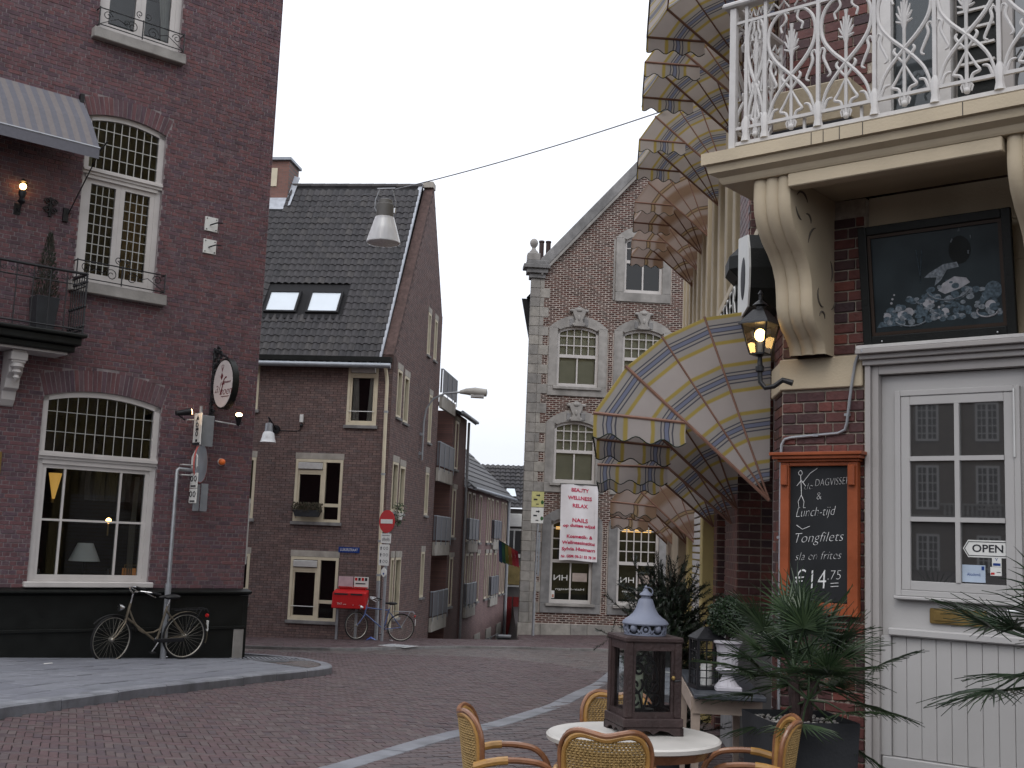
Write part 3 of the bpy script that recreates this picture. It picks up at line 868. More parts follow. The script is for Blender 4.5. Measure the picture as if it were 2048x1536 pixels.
# --- potted conifer on the balcony
t = FL.thing('potted_conifer', 'slim dark conifer in a square black pot on the iron balcony', 'potted plant', -3.79, .36, 4.31)
MB().add([(-.13, -.13, 0), (.13, -.13, 0), (.13, .13, 0), (-.13, .13, 0), (-.17, -.17, .5), (.17, -.17, .5), (.17, .17, .5), (-.17, .17, .5)], [(3, 2, 1, 0), (0, 1, 5, 4), (1, 2, 6, 5), (2, 3, 7, 6), (3, 0, 4, 7), (4, 5, 6, 7)]).build('pot', X['darkpot'], t, bevel=.01)
MB().cyl((0, 0, .45), (0, 0, .9), .02, .01, 6).build('trunk', X['oldwood'], t)
X['conifer'] = leaf('conifer_leaf', (.010, .020, .010), (.028, .045, .020), .6, .15)
fm = MB()
for i in range(1500):
    h = random.random() ** 1.3; r = (.19 * (1 - h) ** .8 + .015) * math.sqrt(random.random()); q = random.uniform(0, 2 * PI)
    p = Vector((r * math.cos(q), r * math.sin(q), .52 + h * .95)); d = Vector((math.cos(q) * .5, math.sin(q) * .5, 1)).normalized(); sd_ = d.orthogonal().normalized() * .009
    ln = .05
    fm.add([p - sd_, p + sd_, p + d * ln], [(0, 1, 2)])
fm.build('crown', X['conifer'], t)
# --- grey striped awning
t = FL.thing('grey_awning', 'grey striped awning with open arm above the balcony on the dark brick wall', 'awning', 0, 0, 0)
g1, g2 = M('awning_grey_light', (.17, .155, .155), .9, .1, 20), M('awning_grey_blue', (.125, .125, .145), .9, .1, 20)
u = -3.38; i = 0
while u > -6.5:
    v = u - .09
    k = MB(); k.ribbon([[(u, -.02, 8.06), (v, -.02, 8.06)], [(u + .03, -.40, 7.63), (v + .03, -.40, 7.63)], [(u + .06, -.74, 7.13), (v + .06, -.74, 7.13)]])
    k.build('stripe', g1 if i % 2 else g2, t); u = v; i += 1
MB().ribbon([[(-3.32, -.741, 7.13), (-6.44, -.741, 7.13)], [(-3.32, -.75, 6.96), (-6.44, -.75, 6.96)]]).build('valance', g2, t)
MB().tube([(-3.31, -.73, 7.13), (-6.5, -.73, 7.13)], .02, 6).build('front_bar', X['galv'], t)
MB().tube([(-3.29, -.74, 7.15), (-3.45, -.04, 6.2)], .011, 6).build('arm', X['iron'], t)
MB().tube([(-3.29, -.72, 7.12), (-3.24, -.82, 7.24)], .013, 6).build('arm_end', X['iron'], t)
MB().box(-3.43, -3.37, -.08, -.001, 8.0, 8.14).build('bracket', X['iron'], t)
MB().box(-3.52, -3.44, -.05, -.001, 6.09, 6.3).build('bracket', X['iron'], t)
# --- iron ornament and lit wall lamp under the awning
t = FL.thing('wall_ornament', 'small black curled iron ornament between the wall lamp and the leaded window', 'ornament', -3.72, .05, 6.27)
for sgn in (-1, 1):
    for zz in (-.06, .07): MB().tube(spiral(sgn * .05, zz, .055, 0, 1.3, s=sgn), .013, 5).build('scroll', X['iron'], t)
MB().box(-.02, .02, .0, .05, -.15, .14).build('back_plate', X['iron'], t)
X['bulb'] = emit('lit_bulb', (1, .55, .18), 14)
t = FL.thing('wall_lamp', 'lit black wall lamp beside the grey awning on the dark brick wall', 'wall lamp', -4.19, .17, 6.2)
MB().tube([(0, .165, -.05), (0, .05, -.12), (0, 0, .0), (0, 0, .12)], .014, 6).build('arm', X['iron'], t)
MB().lathe([(.02, -.02), (.06, .02), (.035, .07), (.06, .15), (.045, .19)], 12).build('body', X['iron'], t, True)
MB().ball((0, 0, .25), .05, 12, 8).build('bulb', X['bulb'], t, True)
MB().lathe([(.075, .315), (.04, .345), (.01, .37)], 10).build('cap', X['iron'], t, True)
MB().box(-.05, .05, .155, .169, -.15, .02).build('wall_plate', X['iron'], t)
t = FL.thing('brass_plaque', 'brass plaque cut by the left picture edge on the dark brick wall', 'plaque', -4.17, .02, 2.36)
MB().cbox(-.1, .1, -.012, .02, -.16, .16, .004).build('plate', X['brass'], t)
# --- tie plates
for zz, lab in ((6.56, 'upper of two square white tie plates with hook on the dark brick wall'), (6.18, 'lower of two square white tie plates with hook on the dark brick wall')):
    t = FL.thing('tie_plate', lab, 'tie plate', -1.065, .012, zz, 'white tie plates')
    MB().cbox(-.115, .115, -.016, .012, -.12, .12, .004).build('plate', X['signwhite'], t)
    MB().tube([(-.02, -.016, -.015), (-.02, -.06, -.015), (.05, -.11, .02), (.16, -.12, .03)], .012, 6).build('hook', X['iron'], t)
    for sx in (-.085, .085):
        for sz in (-.09, .09): MB().cyl((sx, -.022, sz), (sx, -.010, sz), .011, n=6).build('bolt', X['iron'], t)
# --- oval hanging sign on its scrolled bracket
t = FL.thing('hanging_sign', 'oval white restaurant sign hung on a black scrolled iron bracket', 'sign', -.84, 0, 0)
cy, cz = -.50, 3.86
def oval(rx, rz, y, x, n=36): return [(x, cy + rx * math.cos(2 * PI * i / n), cz + rz * math.sin(2 * PI * i / n)) for i in range(n)]
k = MB(); k.add(oval(.345, .415, 0, -.05) + oval(.345, .415, 0, .05), [tuple(range(36)), tuple(range(71, 35, -1))] + [(i, 36 + i, 36 + (i + 1) % 36, (i + 1) % 36) for i in range(36)])
k.build('rim', X['black'], t, 30)
k = MB(); k.add(oval(.315, .385, 0, -.056) + oval(.315, .385, 0, -.048), [tuple(range(36))[::-1], tuple(range(36, 72))] + [(i, (i + 1) % 36, 36 + (i + 1) % 36, 36 + i) for i in range(36)])
sf = k.build('face', M('sign_face', (.50, .46, .46), .5, .05), t)
rm = M('sign_maroon', (.10, .012, .02), .6)
rot = (0, 0, R(-90))
text('al', .26, rm, sf, -.058, cy + .17, cz - .06, shear=.35, rot=rot, thin=-.006)
text('f', .44, rm, sf, -.058, cy + .05, cz - .05, shear=.35, rot=rot, thin=-.006)
text('noen', .20, rm, sf, -.058, cy - .11, cz - .12, shear=.3, rot=rot, thin=-.003)
text('RESTAURANT', .045, rm, sf, -.058, cy - .13, cz + .02, rot=rot)
MB().add([(-.058, cy + .05, cz + .06), (-.058, cy + .09, cz + .12), (-.058, cy + .05, cz + .19), (-.058, cy + .0, cz + .13)], [(0, 1, 2, 3)]).build('emblem', rm, sf)
for q in (-.5, -.15, .2, .55): MB().tube([(-.058, cy + .04, cz + .2), (-.058, cy + .04 - .1 * math.sin(q), cz + .2 + .12 * math.cos(q))], .003, 4).build('emblem', rm, sf)
MB().box(-.06, -.057, cy - .24, cy + .03, cz - .215, cz - .205).build('emblem', rm, sf)
MB().tube([(0, -.01, 4.2), (0, -.12, 4.42), (0, -.32, 4.36), (0, -.50, 4.29)], .016, 6).build('top_arm', X['iron'], t)
MB().tube([(0, -.03, 3.0), (0, -.03, 4.5)], .02, 6).build('back_bar', X['iron'], t)
for i in range(80):
    z = random.uniform(3.02, 4.52); d = random.uniform(.03, .09 + .17 * max(0, 1 - abs(z - 4.3) / .5) + .05)
    r = random.uniform(.022, .055)
    MB().tube([(random.uniform(-.02, .02), -d + p[0], z + p[2]) for p in spiral(0, 0, r, random.uniform(0, 6), 1.1, 8, random.choice((-1, 1)))], .012, 5).build('scroll', X['iron'], t)
MB().tube([(0, -.02, 3.3), (-.62, -.50, 3.22)], .012, 6).build('lamp_bar', X['alu'], t)
MB().tube([(0, -.02, 3.3), (.30, -.50, 3.22)], .012, 6).build('lamp_bar', X['alu'], t)
X['spotglow'] = emit('spot_glow', (1, .62, .32), 18)
for sx, dx in ((-.66, 1), (.27, -1)):
    t2 = FL.thing('spot_lamp', 'lit spot lamp on the left end of the bar below the oval sign' if dx > 0 else 'lit spot lamp on the right end of the bar below the oval sign', 'spot lamp', -.84 + sx, .50, 3.33, 'spot lamps lighting the oval sign')
    if dx > 0: a_, b_ = Vector((-.16, 0, -.03)), Vector((.08, 0, .02))
    else: a_, b_ = Vector((.02, .03, -.10)), Vector((-.03, -.06, .05))
    MB().cyl(a_, b_, .035, .062, 12).build('housing', X['iron'], t2, True)
    d_ = (b_ - a_).normalized()
    MB().tube([b_ - d_ * .01, b_ + d_ * .012], [.055, .05], 12).build('lens', X['spotglow'], t2)
    MB().tube([a_, (0, 0, -.12)], .012, 5).build('bracket', X['iron'], t2)
t = FL.thing('alarm_beacon', 'small orange beacon on the dark brick wall under the oval sign', 'beacon', -.575, .0, 2.63)
MB().tube([(0, 0, 0), (0, -.03, 0)], .06, 12).build('base', X['signwhite'], t)
MB().tube([(0, -.03, 0), (0, -.075, 0), (0, -.10, 0)], [.055, .05, .02], 12).build('lens', M('orange_lens', (.75, .16, .03), .3), t, True)
# --- board on the side wall, seen edge-on past the corner
t = FL.thing('side_board', 'narrow white-edged board sticking out past the brick corner', 'board', .0, 0, 0)
MB().cbox(.0, .17, .30, .34, .98, 2.05, .005).build('panel', X['black'], t)
MB().cbox(.165, .19, .29, .35, .96, 2.07, .004).build('edge_strip', X['signwhite'], t)

# --- inside the ground floor window
t = FL.thing('table_lamp', 'white tapered lampshade on a table lamp behind the big ground floor window', 'table lamp', -2.58, -.34, .66)
MB().lathe([(.235, .30), (.115, .575)], 28, caps=False).build('shade', M('lampshade_cloth', (.78, .79, .76), .9, .04), t, True)
MB().lathe([(.09, 0), (.09, .02), (.02, .05), (.025, .2), (.015, .32), (.012, .5)], 12).build('base', X['black'], t, True)
t = FL.thing('window_table', 'dark dining table standing inside the big ground floor window', 'table', -2.6, -.75, .355)
MB().cbox(-.95, .95, -.38, .38, .235, .262, .004).build('top', X['oldwood'], t)
for sx in (-.85, .85):
    for sy in (-.3, .3): MB().box(sx - .03, sx + .03, sy - .03, sy + .03, 0, .235).build('leg', X['oldwood'], t)
for u, lab in ((-3.36, 'clear wine glass at the left end of the window table'), (-3.2, 'clear tall glass beside the lampshade on the window table'), (-2.12, 'clear wine glass right of the lampshade on the window table')):
    g_ = FL.thing('wine_glass', lab, 'glass', u, -.5, .62, 'glasses on the window table')
    MB().lathe([(.035, 0), (.006, .01), (.006, .09), (.034, .12), (.04, .17), (.03, .22)], 12, caps=False).build('bowl', X['glass_clear'], g_, True)
t = FL.thing('amber_box', 'amber lit glass box in the right corner of the big window', 'candle box', -1.83, -.33, .66)
MB().box(-.10, .10, -.08, .08, .02, .2).build('body', emit('amber_glow', (.42, .17, .05), .22), t)
rect_frame(MB(), -.14, .14, 0, .26, .012, -.09, -.08).build('wire_frame', X['brass'], t)
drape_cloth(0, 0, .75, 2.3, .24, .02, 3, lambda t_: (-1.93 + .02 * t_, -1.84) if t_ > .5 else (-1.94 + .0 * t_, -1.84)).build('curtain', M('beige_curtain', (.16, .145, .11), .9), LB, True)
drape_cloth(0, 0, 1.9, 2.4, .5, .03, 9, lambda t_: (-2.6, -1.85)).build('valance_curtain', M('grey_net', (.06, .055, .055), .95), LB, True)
t = FL.thing('room_lamp', 'small glowing orange lamp deep inside the restaurant room', 'lamp', -1.76, -1.5, 1.6)
MB().ball((0, 0, 0), .045, 10, 6).build('bulb', X['bulb'], t, True)
MB().cyl((0, 0, -.25), (0, 0, -.04), .012, n=6).build('stem', X['brass'], t)
t = FL.thing('wall_sconce', 'dim yellow half-shade sconce seen at upper left of the big window', 'lamp', -2.95, -.85, 2.1)
MB().lathe([(.02, -.2), (.05, -.05), (.10, .2)], 14, caps=False).build('shade', emit('sconce_glow', (.75, .42, .10), .5), t, True)
MB().box(-.02, .02, .02, .1, -.26, -.18).build('bracket', X['brass'], t)
# ------------------------------------------------------------------ brown brick corner house with the steep roof
def brick_tex(name, cols, mortar, sc=1.0):
    m, t, b = _nodes(name); n = t.nodes.new; l = t.links.new
    tc = n('ShaderNodeTexCoord'); sp = n('ShaderNodeSeparateXYZ'); cb = n('ShaderNodeCombineXYZ'); bt = n('ShaderNodeTexBrick')
    l(tc.outputs['Object'], sp.inputs[0]); l(sp.outputs['X'], cb.inputs[0]); l(sp.outputs['Z'], cb.inputs[1]); l(cb.outputs[0], bt.inputs['Vector'])
    bt.inputs['Scale'].default_value = sc
    bt.inputs['Color1'].default_value = (*cols[0], 1); bt.inputs['Color2'].default_value = (*cols[1], 1); bt.inputs['Mortar'].default_value = (*mortar, 1)
    bt.inputs['Brick Width'].default_value = .22; bt.inputs['Row Height'].default_value = .066; bt.inputs['Mortar Size'].default_value = .006
    nz = n('ShaderNodeTexNoise'); nz.inputs['Scale'].default_value = 1.2; nz.inputs['Detail'].default_value = 6; l(tc.outputs['Object'], nz.inputs[0])
    mr = n('ShaderNodeMapRange'); mr.inputs['To Min'].default_value = .7; mr.inputs['To Max'].default_value = 1.25; l(nz.outputs[0], mr.inputs[0])
    vm = n('ShaderNodeVectorMath'); vm.operation = 'SCALE'; l(bt.outputs['Color'], vm.inputs[0]); l(mr.outputs[0], vm.inputs['Scale'])
    l(vm.outputs[0], b.inputs['Base Color']); b.inputs['Roughness'].default_value = .85
    bp = n('ShaderNodeBump'); bp.inputs['Strength'].default_value = .4; bp.inputs['Distance'].default_value = .01; bp.invert = True
    l(bt.outputs['Fac'], bp.inputs['Height']); l(bp.outputs[0], b.inputs['Normal'])
    return m
X['brick_far'] = brick_tex('brick_far', ((.17, .085, .075), (.125, .065, .06)), (.085, .07, .066))
X['brick_pink'] = brick_tex('brick_pink', ((.24, .145, .135), (.19, .11, .105)), (.13, .10, .095))
X['brick_cap'] = M('brick_coping', (.085, .055, .05), .9, .35, 12, .5, 60, stain=.3)
X['concrete'] = M('pale_concrete', (.36, .335, .30), .85, .15, 6, .3, 50, stain=.25)
FB = Frame(-3.29, 32.0, 97)
FS = Frame(-3.29, 32.0, 7)
BB = FB.thing('brown_corner_house', 'brown brick corner house with steep dark tiled roof and skylights', 'house', 0, 0, 0)
fo = [op(-1.24, -.39, 4.52, 6.25), op(-2.57, -1.24, 1.85, 3.55), op(-2.54, -1.21, -.79, .90), op(-4.75, -3.77, 4.88, 6.15), op(-5.0, -3.70, 1.88, 3.55), op(-5.0, -3.69, -.41, .92)]
brick_wall(BB, -8.6, 0, -1.9, lambda u: 6.42, fo, X['brick_b'], X['mortar_b'], .14, L=.218, H=.066, gap=.010, pr=.006)
def side_window(P, a, c, z0, z1, lintel=True):
    W = part('window', P)
    s = MB(); rect_frame(s, a, c, z0, z1, .07, .03, .11); s.build('frame', X['cream_w'], W)
    pane(W, a + .07, c - .07, z0 + .07, z1 - .07, .07, X['glass'])
    MB().box(a + .01, c - .01, .3, .31, z0, z1).build('backing', X['blind'], W)
    if lintel: MB().cbox(a - .04, c + .04, -.03, .1, z1 + .003, z1 + .17, .005).build('lintel', X['concrete'], W)
    MB().cbox(a - .04, c + .04, -.06, .03, z0 - .07, z0 - .003, .005).build('sill', X['bluestone_d'], W)
SB = part('side_wall', BB, rot=(0, 0, R(90)))
so = [op(.62, 1.22, 4.85, 6.2), op(1.55, 2.2, 4.8, 6.15), op(5.4, 5.9, 4.56, 6.1), op(.58, 1.3, 2.22, 3.6), op(1.55, 2.25, 2.2, 3.55), op(5.4, 5.95, 2.25, 3.6), op(5.3, 5.85, -.32, 1.1), op(.95, 1.35, -1.0, .95), op(1.55, 2.3, -.75, .95), op(4.6, 5.05, 7.27, 8.62), op(5.72, 6.2, 7.28, 8.62)]
gab = lambda u: 6.5 + (12.72 - 6.5) * u / 4.5 if u < 4.5 else (12.72 - (u - 4.5) * (12.72 - 8.95) / 2.5 if u < 7.0 else 8.95)
# the gable: mortar sheet with openings, bricks proud of it
mb = MB(); backing(mb, 0, 7.05, -2.6, gab, so, (4.5, 7.0))
for o in so: reveal(mb, o, .14)
mb.build('gable', X['mortar_b'], SB)
fb = MB()
for b_ in courses(0.0, 7.05, -2.6, gab, so, .218, .066, .010): brickbox(fb, b_[0], b_[1], b_[2], b_[3], 0, .006 + random.uniform(-.002, .002))
stuff(fb.build('brickwork', X['brick_b'], SB))
for o in so:
    a, c, z0, z1 = o['u0'], o['u1'], o['z0'], o['z1']
    W = MB(); rect_frame(W, a, c, z0, z1, .07, -.02, .11); W = W.build('window', X['cream_w'], SB)
    pane(W, a + .07, c - .07, z0 + .07, z1 - .07, .07, X['glass'])
for o in so:
    a, c, z0, z1 = o['u0'], o['u1'], o['z0'], o['z1']
    MB().box(a + .01, c - .01, .3, .31, z0, z1).build('window_backing', X['blind'], SB)
    MB().cbox(a - .05, c + .05, -.025, .1, z1 + .003, z1 + .18, .005).build('lintel', X['concrete'], SB)
    MB().cbox(a - .04, c + .04, -.07, .02, z0 - .07, z0 - .003, .005).build('sill', X['bluestone_d'], SB)
# gable thickness and sloping top, lead flashing along the tiles
cp = MB()
for (a, za), (c, zc) in zip([(0, 6.5), (4.5, 12.72), (7.0, 8.95)], [(4.5, 12.72), (7.0, 8.95), (7.05, 8.9)]):
    cp.add([(a, 0, za), (c, 0, zc), (c, .30, zc), (a, .30, za), (a, .30, za - .5), (c, .30, zc - .5)], [(0, 1, 2, 3), (3, 2, 5, 4)])
cp.build('parapet', X['brick_cap'], SB)
cp = MB(); cp.box(-.0, .42, -.01, .31, 6.05, 6.48); cp.build('kneeler', X['brick_cap'], SB)
MB().cbox(4.3, 4.72, -.015, .32, 12.60, 12.80, .01).build('apex_stone', X['concrete'], SB)
# body
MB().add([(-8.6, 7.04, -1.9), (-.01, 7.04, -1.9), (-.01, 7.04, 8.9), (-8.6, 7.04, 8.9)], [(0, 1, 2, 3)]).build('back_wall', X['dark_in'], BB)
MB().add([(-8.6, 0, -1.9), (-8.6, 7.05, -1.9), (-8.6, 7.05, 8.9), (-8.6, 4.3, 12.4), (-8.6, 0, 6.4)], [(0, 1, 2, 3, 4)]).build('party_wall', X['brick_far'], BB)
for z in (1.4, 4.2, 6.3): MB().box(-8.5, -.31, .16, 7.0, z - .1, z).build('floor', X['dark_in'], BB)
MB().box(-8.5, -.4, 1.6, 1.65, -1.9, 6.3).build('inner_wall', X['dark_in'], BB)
# front windows
def front_window(o, mull=None, low=None, box=True, lintel=True, curtain=False):
    a, c, z0, z1 = o['u0'], o['u1'], o['z0'], o['z1']
    W = part('window', BB)
    s = MB(); rect_frame(s, a, c, z0, z1, .075, -.012, .11); s.build('frame', X['cream_w'], W)
    cells = [(a + .075, c - .075)]
    if mull:
        MB().box(mull - .045, mull + .045, -.008, .105, z0 + .0755, z1 - .0755).build('mullion', X['cream_w'], W)
        cells = [(a + .075, mull - .045), (mull + .045, c - .075)]
    top = z1 - .075
    if box:
        k = cells[0]
        MB().cbox(k[0] + .005, k[1] - .005, -.05, .09, top - .20, top - .02, .012).build('shutter_box', X['alu'], W)
        MB().box(k[0], k[1], .0, .10, top - .29, top - .215).build('rail', X['cream_w'], W)
    k = cells[0]; zt = top - (.29 if box else 0)
    s = MB(); rect_frame(s, k[0] + .001, k[1] - .001, z0 + .076, zt, .05, .01, .09); s.build('sash', X['cream_w'], W)
    pane(W, k[0] + .05, k[1] - .05, z0 + .126, zt - .05, .05, X['glass'], .004)
    if mull:
        k = cells[1]; zl = z0 + (z1 - z0) * (low or .27)
        MB().box(k[0], k[1], .004, .10, zl - .045, zl + .045).build('rail', X['cream_w'], W)
        pane(W, k[0], k[1], zl + .045, top, .05, X['glass'], .004); pane(W, k[0], k[1], z0 + .075, zl - .045, .05, X['glass'], .004)
    if lintel: MB().cbox(a - .02, c + .02, -.012, .05, z1 + .004, z1 + .172, .005).build('lintel', X['concrete'], W)
    MB().cbox(a - .05, c + .05, -.07, .0, z0 - .09, z0 - .002, .006).build('sill', X['bluestone_d'], W)
    if curtain:
        for e, s_ in ((a + .12, 1), (c - .12, -1)):
            drape_cloth(0, 0, z0 + .1, zt, .17, .02, 3, lambda t_, e=e, s_=s_: tuple(sorted((e, e + s_ * (.20 - .06 * t_))))).build('curtain', X['curtain'], W, True)
    return W
W = front_window(fo[0], None, None, True, False, True)
MB().tube([(-1.17, -.03, 4.9), (-.46, -.03, 4.9)], .012, 6).build('guard_bar', X['alu'], W)
W = front_window(fo[1], -1.76, .27)
W = front_window(fo[2], -1.75, .30); MB().tube([(-2.46, -.03, -.42), (-1.80, -.03, -.42)], .012, 6).build('guard_bar', X['alu'], W)
W = front_window(fo[3], None, None, True, False); MB().box(-4.7, -3.84, .12, .13, 4.95, 5.9).build('blind', M('olive_blind', (.17, .165, .095), .9), W)
W = front_window(fo[4], -4.3, .27, False); MB().box(-4.2, -3.78, .12, .13, 2.35, 3.5).build('blind', bpy.data.materials['olive_blind'], W)
front_window(fo[5], -4.3, .27, True)
# roof: underlay, pantiles, ridge, skylights, gutter
SL = Vector((0, 4.1, 5.95)); sl_len = SL.length; tilt = math.atan2(5.95, 4.1)
RF_ = MB(); e0 = Vector((0, -.22, 6.13)); 
RF_.add([(-8.7, -.22, 6.13), (-.3, -.22, 6.13), (-.3, 4.25, 12.62), (-8.7, 4.25, 12.62), (-8.7, 7.1, 8.9), (-.3, 7.1, 8.9)], [(0, 1, 2, 3), (3, 2, 5, 4)])
roof = RF_.build('roof', X['tile_under'], BB)
tw, tl = .205, .272
tm = MB(); rows = []
for j in range(2):
    rows.append([(tw * (i / 8 - .5) * 1.08, j * tl * 1.12, .012 + .026 * math.sin(i / 8 * 2 * PI * .96 - .6) + (.016 if j == 0 else -.004)) for i in range(9)])
tm.ribbon(rows)
tm.ribbon([[(x, y, z - .02) for x, y, z in rows[0]], rows[0]])
me_t = tm.mesh('roof_tile', X['tile'], 60)
sky_boxes = [(-4.09, -3.13, 1.74, 2.76), (-2.85, -1.88, 1.74, 2.76), (-5.35, -4.37, 1.74, 2.76)]
ext = sl_len + .62
nrow = int(ext / tl); tiles = []
rot_t = Matrix.Rotation(tilt, 4, 'X')
for j in range(nrow):
    for i in range(41):
        u = -.42 - i * tw
        if u < -8.6: break
        d = .0 + j * tl
        p = Vector((u, -.25 + d * math.cos(tilt), 6.13 + d * math.sin(tilt)))
        sl = d - .25
        if any(a - .08 < u < c + .05 and s0 - .25 < sl < s1 for a, c, s0, s1 in sky_boxes): continue
        if -5.75 < u < -4.62 and sl > 6.1: continue
        tiles.append((p, u, j))
vis = sorted([t for t in tiles if t[1] > -4.2], key=lambda t: t[2])
single = set(id(t) for t in vis[:300])
tf = MB()
for t_ in tiles:
    m = Matrix.Translation(t_[0] + Vector((0, 0, .01))) @ Matrix.Rotation(tilt + random.gauss(0, .012), 4, 'X') @ Matrix.Rotation(random.gauss(0, .008), 4, 'Z')
    if id(t_) in single:
        o = link('roof_tile', me_t, roof); o.matrix_local = m
    else: tf.add([m @ v.co for v in me_t.vertices], [tuple(p.vertices) for p in me_t.polygons])
stuff(tf.build('roof_tile_field', X['tile'], roof, 60))
for i in range(20): MB().tube([(-.32 - i * .4, 4.27, 12.62), (-.32 - (i + 1) * .4 - .03, 4.27, 12.60)], [.10, .115], 8).build('ridge_tile', X['tile'], roof, True)
fl = MB(); rows = []
for j in range(40):
    d = j / 39 * (ext); y, z = -.22 + d * math.cos(tilt), 6.16 + d * math.sin(tilt); wv = random.uniform(.10, .17)
    rows.append([(-.302, y, z + .16), (-.305, y, z + .05), (-.30 - wv, y, z + .045)])
fl.ribbon(rows); fl.build('flashing', X['leadsheet'], roof)
for a, c, s0, s1 in sky_boxes:
    S_ = part('skylight', BB)
    def q(u, s, h): return Vector((u, -.25 + (s + .25) * math.cos(tilt) - h * math.sin(tilt), 6.13 + (s + .25) * math.sin(tilt) + h * math.cos(tilt)))
    def bar(ua, ub, sa, sb, h0, h1, nm, mt):
        v = [q(u, s, h) for h in (h0, h1) for s in (sa, sb) for u in (ua, ub)]
        return MB().add(v, [(0, 2, 3, 1), (4, 5, 7, 6), (0, 1, 5, 4), (2, 6, 7, 3), (0, 4, 6, 2), (1, 3, 7, 5)]).build(nm, mt, S_)
    s0b, s1b = s0, s1 - .12
    bar(a, a + .06, s0b, s1b, 0, .10, 'frame', X['tile_under']); bar(c - .06, c, s0b, s1b, 0, .10, 'frame', X['tile_under'])
    bar(a + .06, c - .06, s0b, s0b + .06, 0, .10, 'frame', X['tile_under']); bar(a + .06, c - .06, s1b - .08, s1b, 0, .11, 'frame', X['tile_under'])
    bar(a - .08, c + .08, s0b - .2, s0b - .005, .0, .03, 'flashing', X['tile_under'])
    MB().add([q(a + .06, s0b + .06, .075), q(c - .06, s0b + .06, .075), q(c - .06, s1b - .08, .075), q(a + .06, s1b - .08, .075)], [(0, 1, 2, 3)]).build('pane', M('skylight_glass', (.60, .66, .72), .08, .05, 2, spec=.6) if 'skylight_glass' not in bpy.data.materials else bpy.data.materials['skylight_glass'], S_)
MB().tube([(-8.7, -.31, 6.14), (.0, -.31, 6.14)], .075, 10).build('gutter', X['zinc'], BB, True)
MB().box(-8.6, -.02, -.24, -.003, 6.26, 6.40).build('eaves_board', X['black'], BB)
# chimney with louvre and lead apron
MB().box(-5.72, -4.62, 3.9, 4.9, 11.2, 13.35).build('chimney', X['brick_b'] if False else brick_tex('brick_chimney', ((.21, .105, .085), (.17, .085, .07)), (.12, .1, .09)), BB)
MB().cbox(-5.80, -4.55, 3.8, 5.0, 13.35, 13.45, .01).build('chimney_cap', X['zinc'], BB)
MB().box(-5.30, -5.0, 3.87, 3.899, 12.5, 13.1).build('louvre', X['cream_w'], BB)
fl = MB(); fl.ribbon([[(-5.85, 3.55, 11.65), (-4.5, 3.55, 11.65)], [(-5.85, 3.88, 12.12), (-4.5, 3.88, 12.12)]]); fl.add([(-4.6, 3.6, 11.75), (-4.42, 3.6, 11.8), (-4.4, 4.4, 12.95), (-4.6, 4.4, 13.0)], [(0, 1, 2, 3)]); fl.build('chimney_apron', X['leadsheet'], BB)
# downpipe: pale above, grey below
MB().tube([(-.14, -.31, 6.1), (-.14, -.12, 5.9), (-.12, -.09, 5.7), (-.07, -.09, .35)], .05, 10).build('downpipe', X['cream_w'], BB, True)
MB().tube([(-.07, -.09, .349), (-.05, -.09, -1.35)], .052, 10).build('downpipe_foot', X['galv'], BB, True)
for z in (4.9, 3.2, 1.4, .5): MB().tube([(-.07 - .008 * z, -.09, z - .03), (-.07 - .008 * z, -.09, z + .03)], .062, 10).build('pipe_bracket', X['galv'], BB)

# --- things on the brown front
t = FB.thing('street_nameplate', 'blue enamel street name plate with white letters on the brown brick wall', 'street sign', -.94, .012, 1.13)
MB().cbox(-.29, .29, -.012, .01, -.075, .075, .004).build('plate', X['blue'], t)
text('LUIKERSTRAAT', .10, X['signwhite'], t, 0, -.0125, 0, width=.48)
t = FB.thing('wall_lantern', 'white glass bell lamp on a black arm fixed to the brown brick wall', 'wall lamp', -3.2, 0, 4.3)
MB().tube([(0, -.02, .04), (0, -.35, .17), (0, -.72, .30)], .022, 8).build('arm', X['iron'], t)
MB().tube([(0, 0, .04), (0, -.05, .04)], .12, 12).build('wall_plate', X['iron'], t)
MB().tube([(0, -.62, .27), (0, -.62, .14)], .025, 8).build('hanger', X['iron'], t)
MB().lathe([(.05, .16), (.10, .14), (.11, -.08)], 16, (0, -.62, 0)).build('holder', X['galv'], t, True)
X['milk'] = M('milky_ribbed_glass', (.62, .63, .64), .25, .06, 30, .2, 60)
MB().lathe([(.11, -.08), (.15, -.12), (.18, -.26), (.21, -.36), (.225, -.37), (.17, -.37)], 20, (0, -.62, 0)).build('shade', X['milk'], t, True)
t = FB.thing('sensor_box', 'small white sensor box with cable on the brown brick wall', 'sensor', -2.48, 0, 4.55)
MB().cbox(-.05, .05, -.08, -.001, .0, .22, .01).build('body', X['signwhite'], t)
MB().ball((0, -.04, -.08), .05, 10, 6).build('dome', X['iron'], t, True)
MB().tube([(0, -.015, -.1), (-.05, -.015, -.22), (-.2, -.015, -.24), (-.68, -.015, -.23)], .011, 5).build('cable', X['iron'], t)
t = FB.thing('window_planter', 'planter of dark heather hung under the first floor window of the brown house', 'planter', -2.13, .16, 1.98)
MB().add([(-.32, -.08, 0), (.32, -.08, 0), (.32, .08, 0), (-.32, .08, 0), (-.38, -.1, .18), (.38, -.1, .18), (.38, .1, .18), (-.38, .1, .18)], [(3, 2, 1, 0), (0, 1, 5, 4), (1, 2, 6, 5), (2, 3, 7, 6), (3, 0, 4, 7), (4, 5, 6, 7)]).build('trough', X['darkpot'], t)
X['heather'] = leaf('heather', (.035, .04, .02), (.075, .05, .035), .7, .1)
fm = MB()
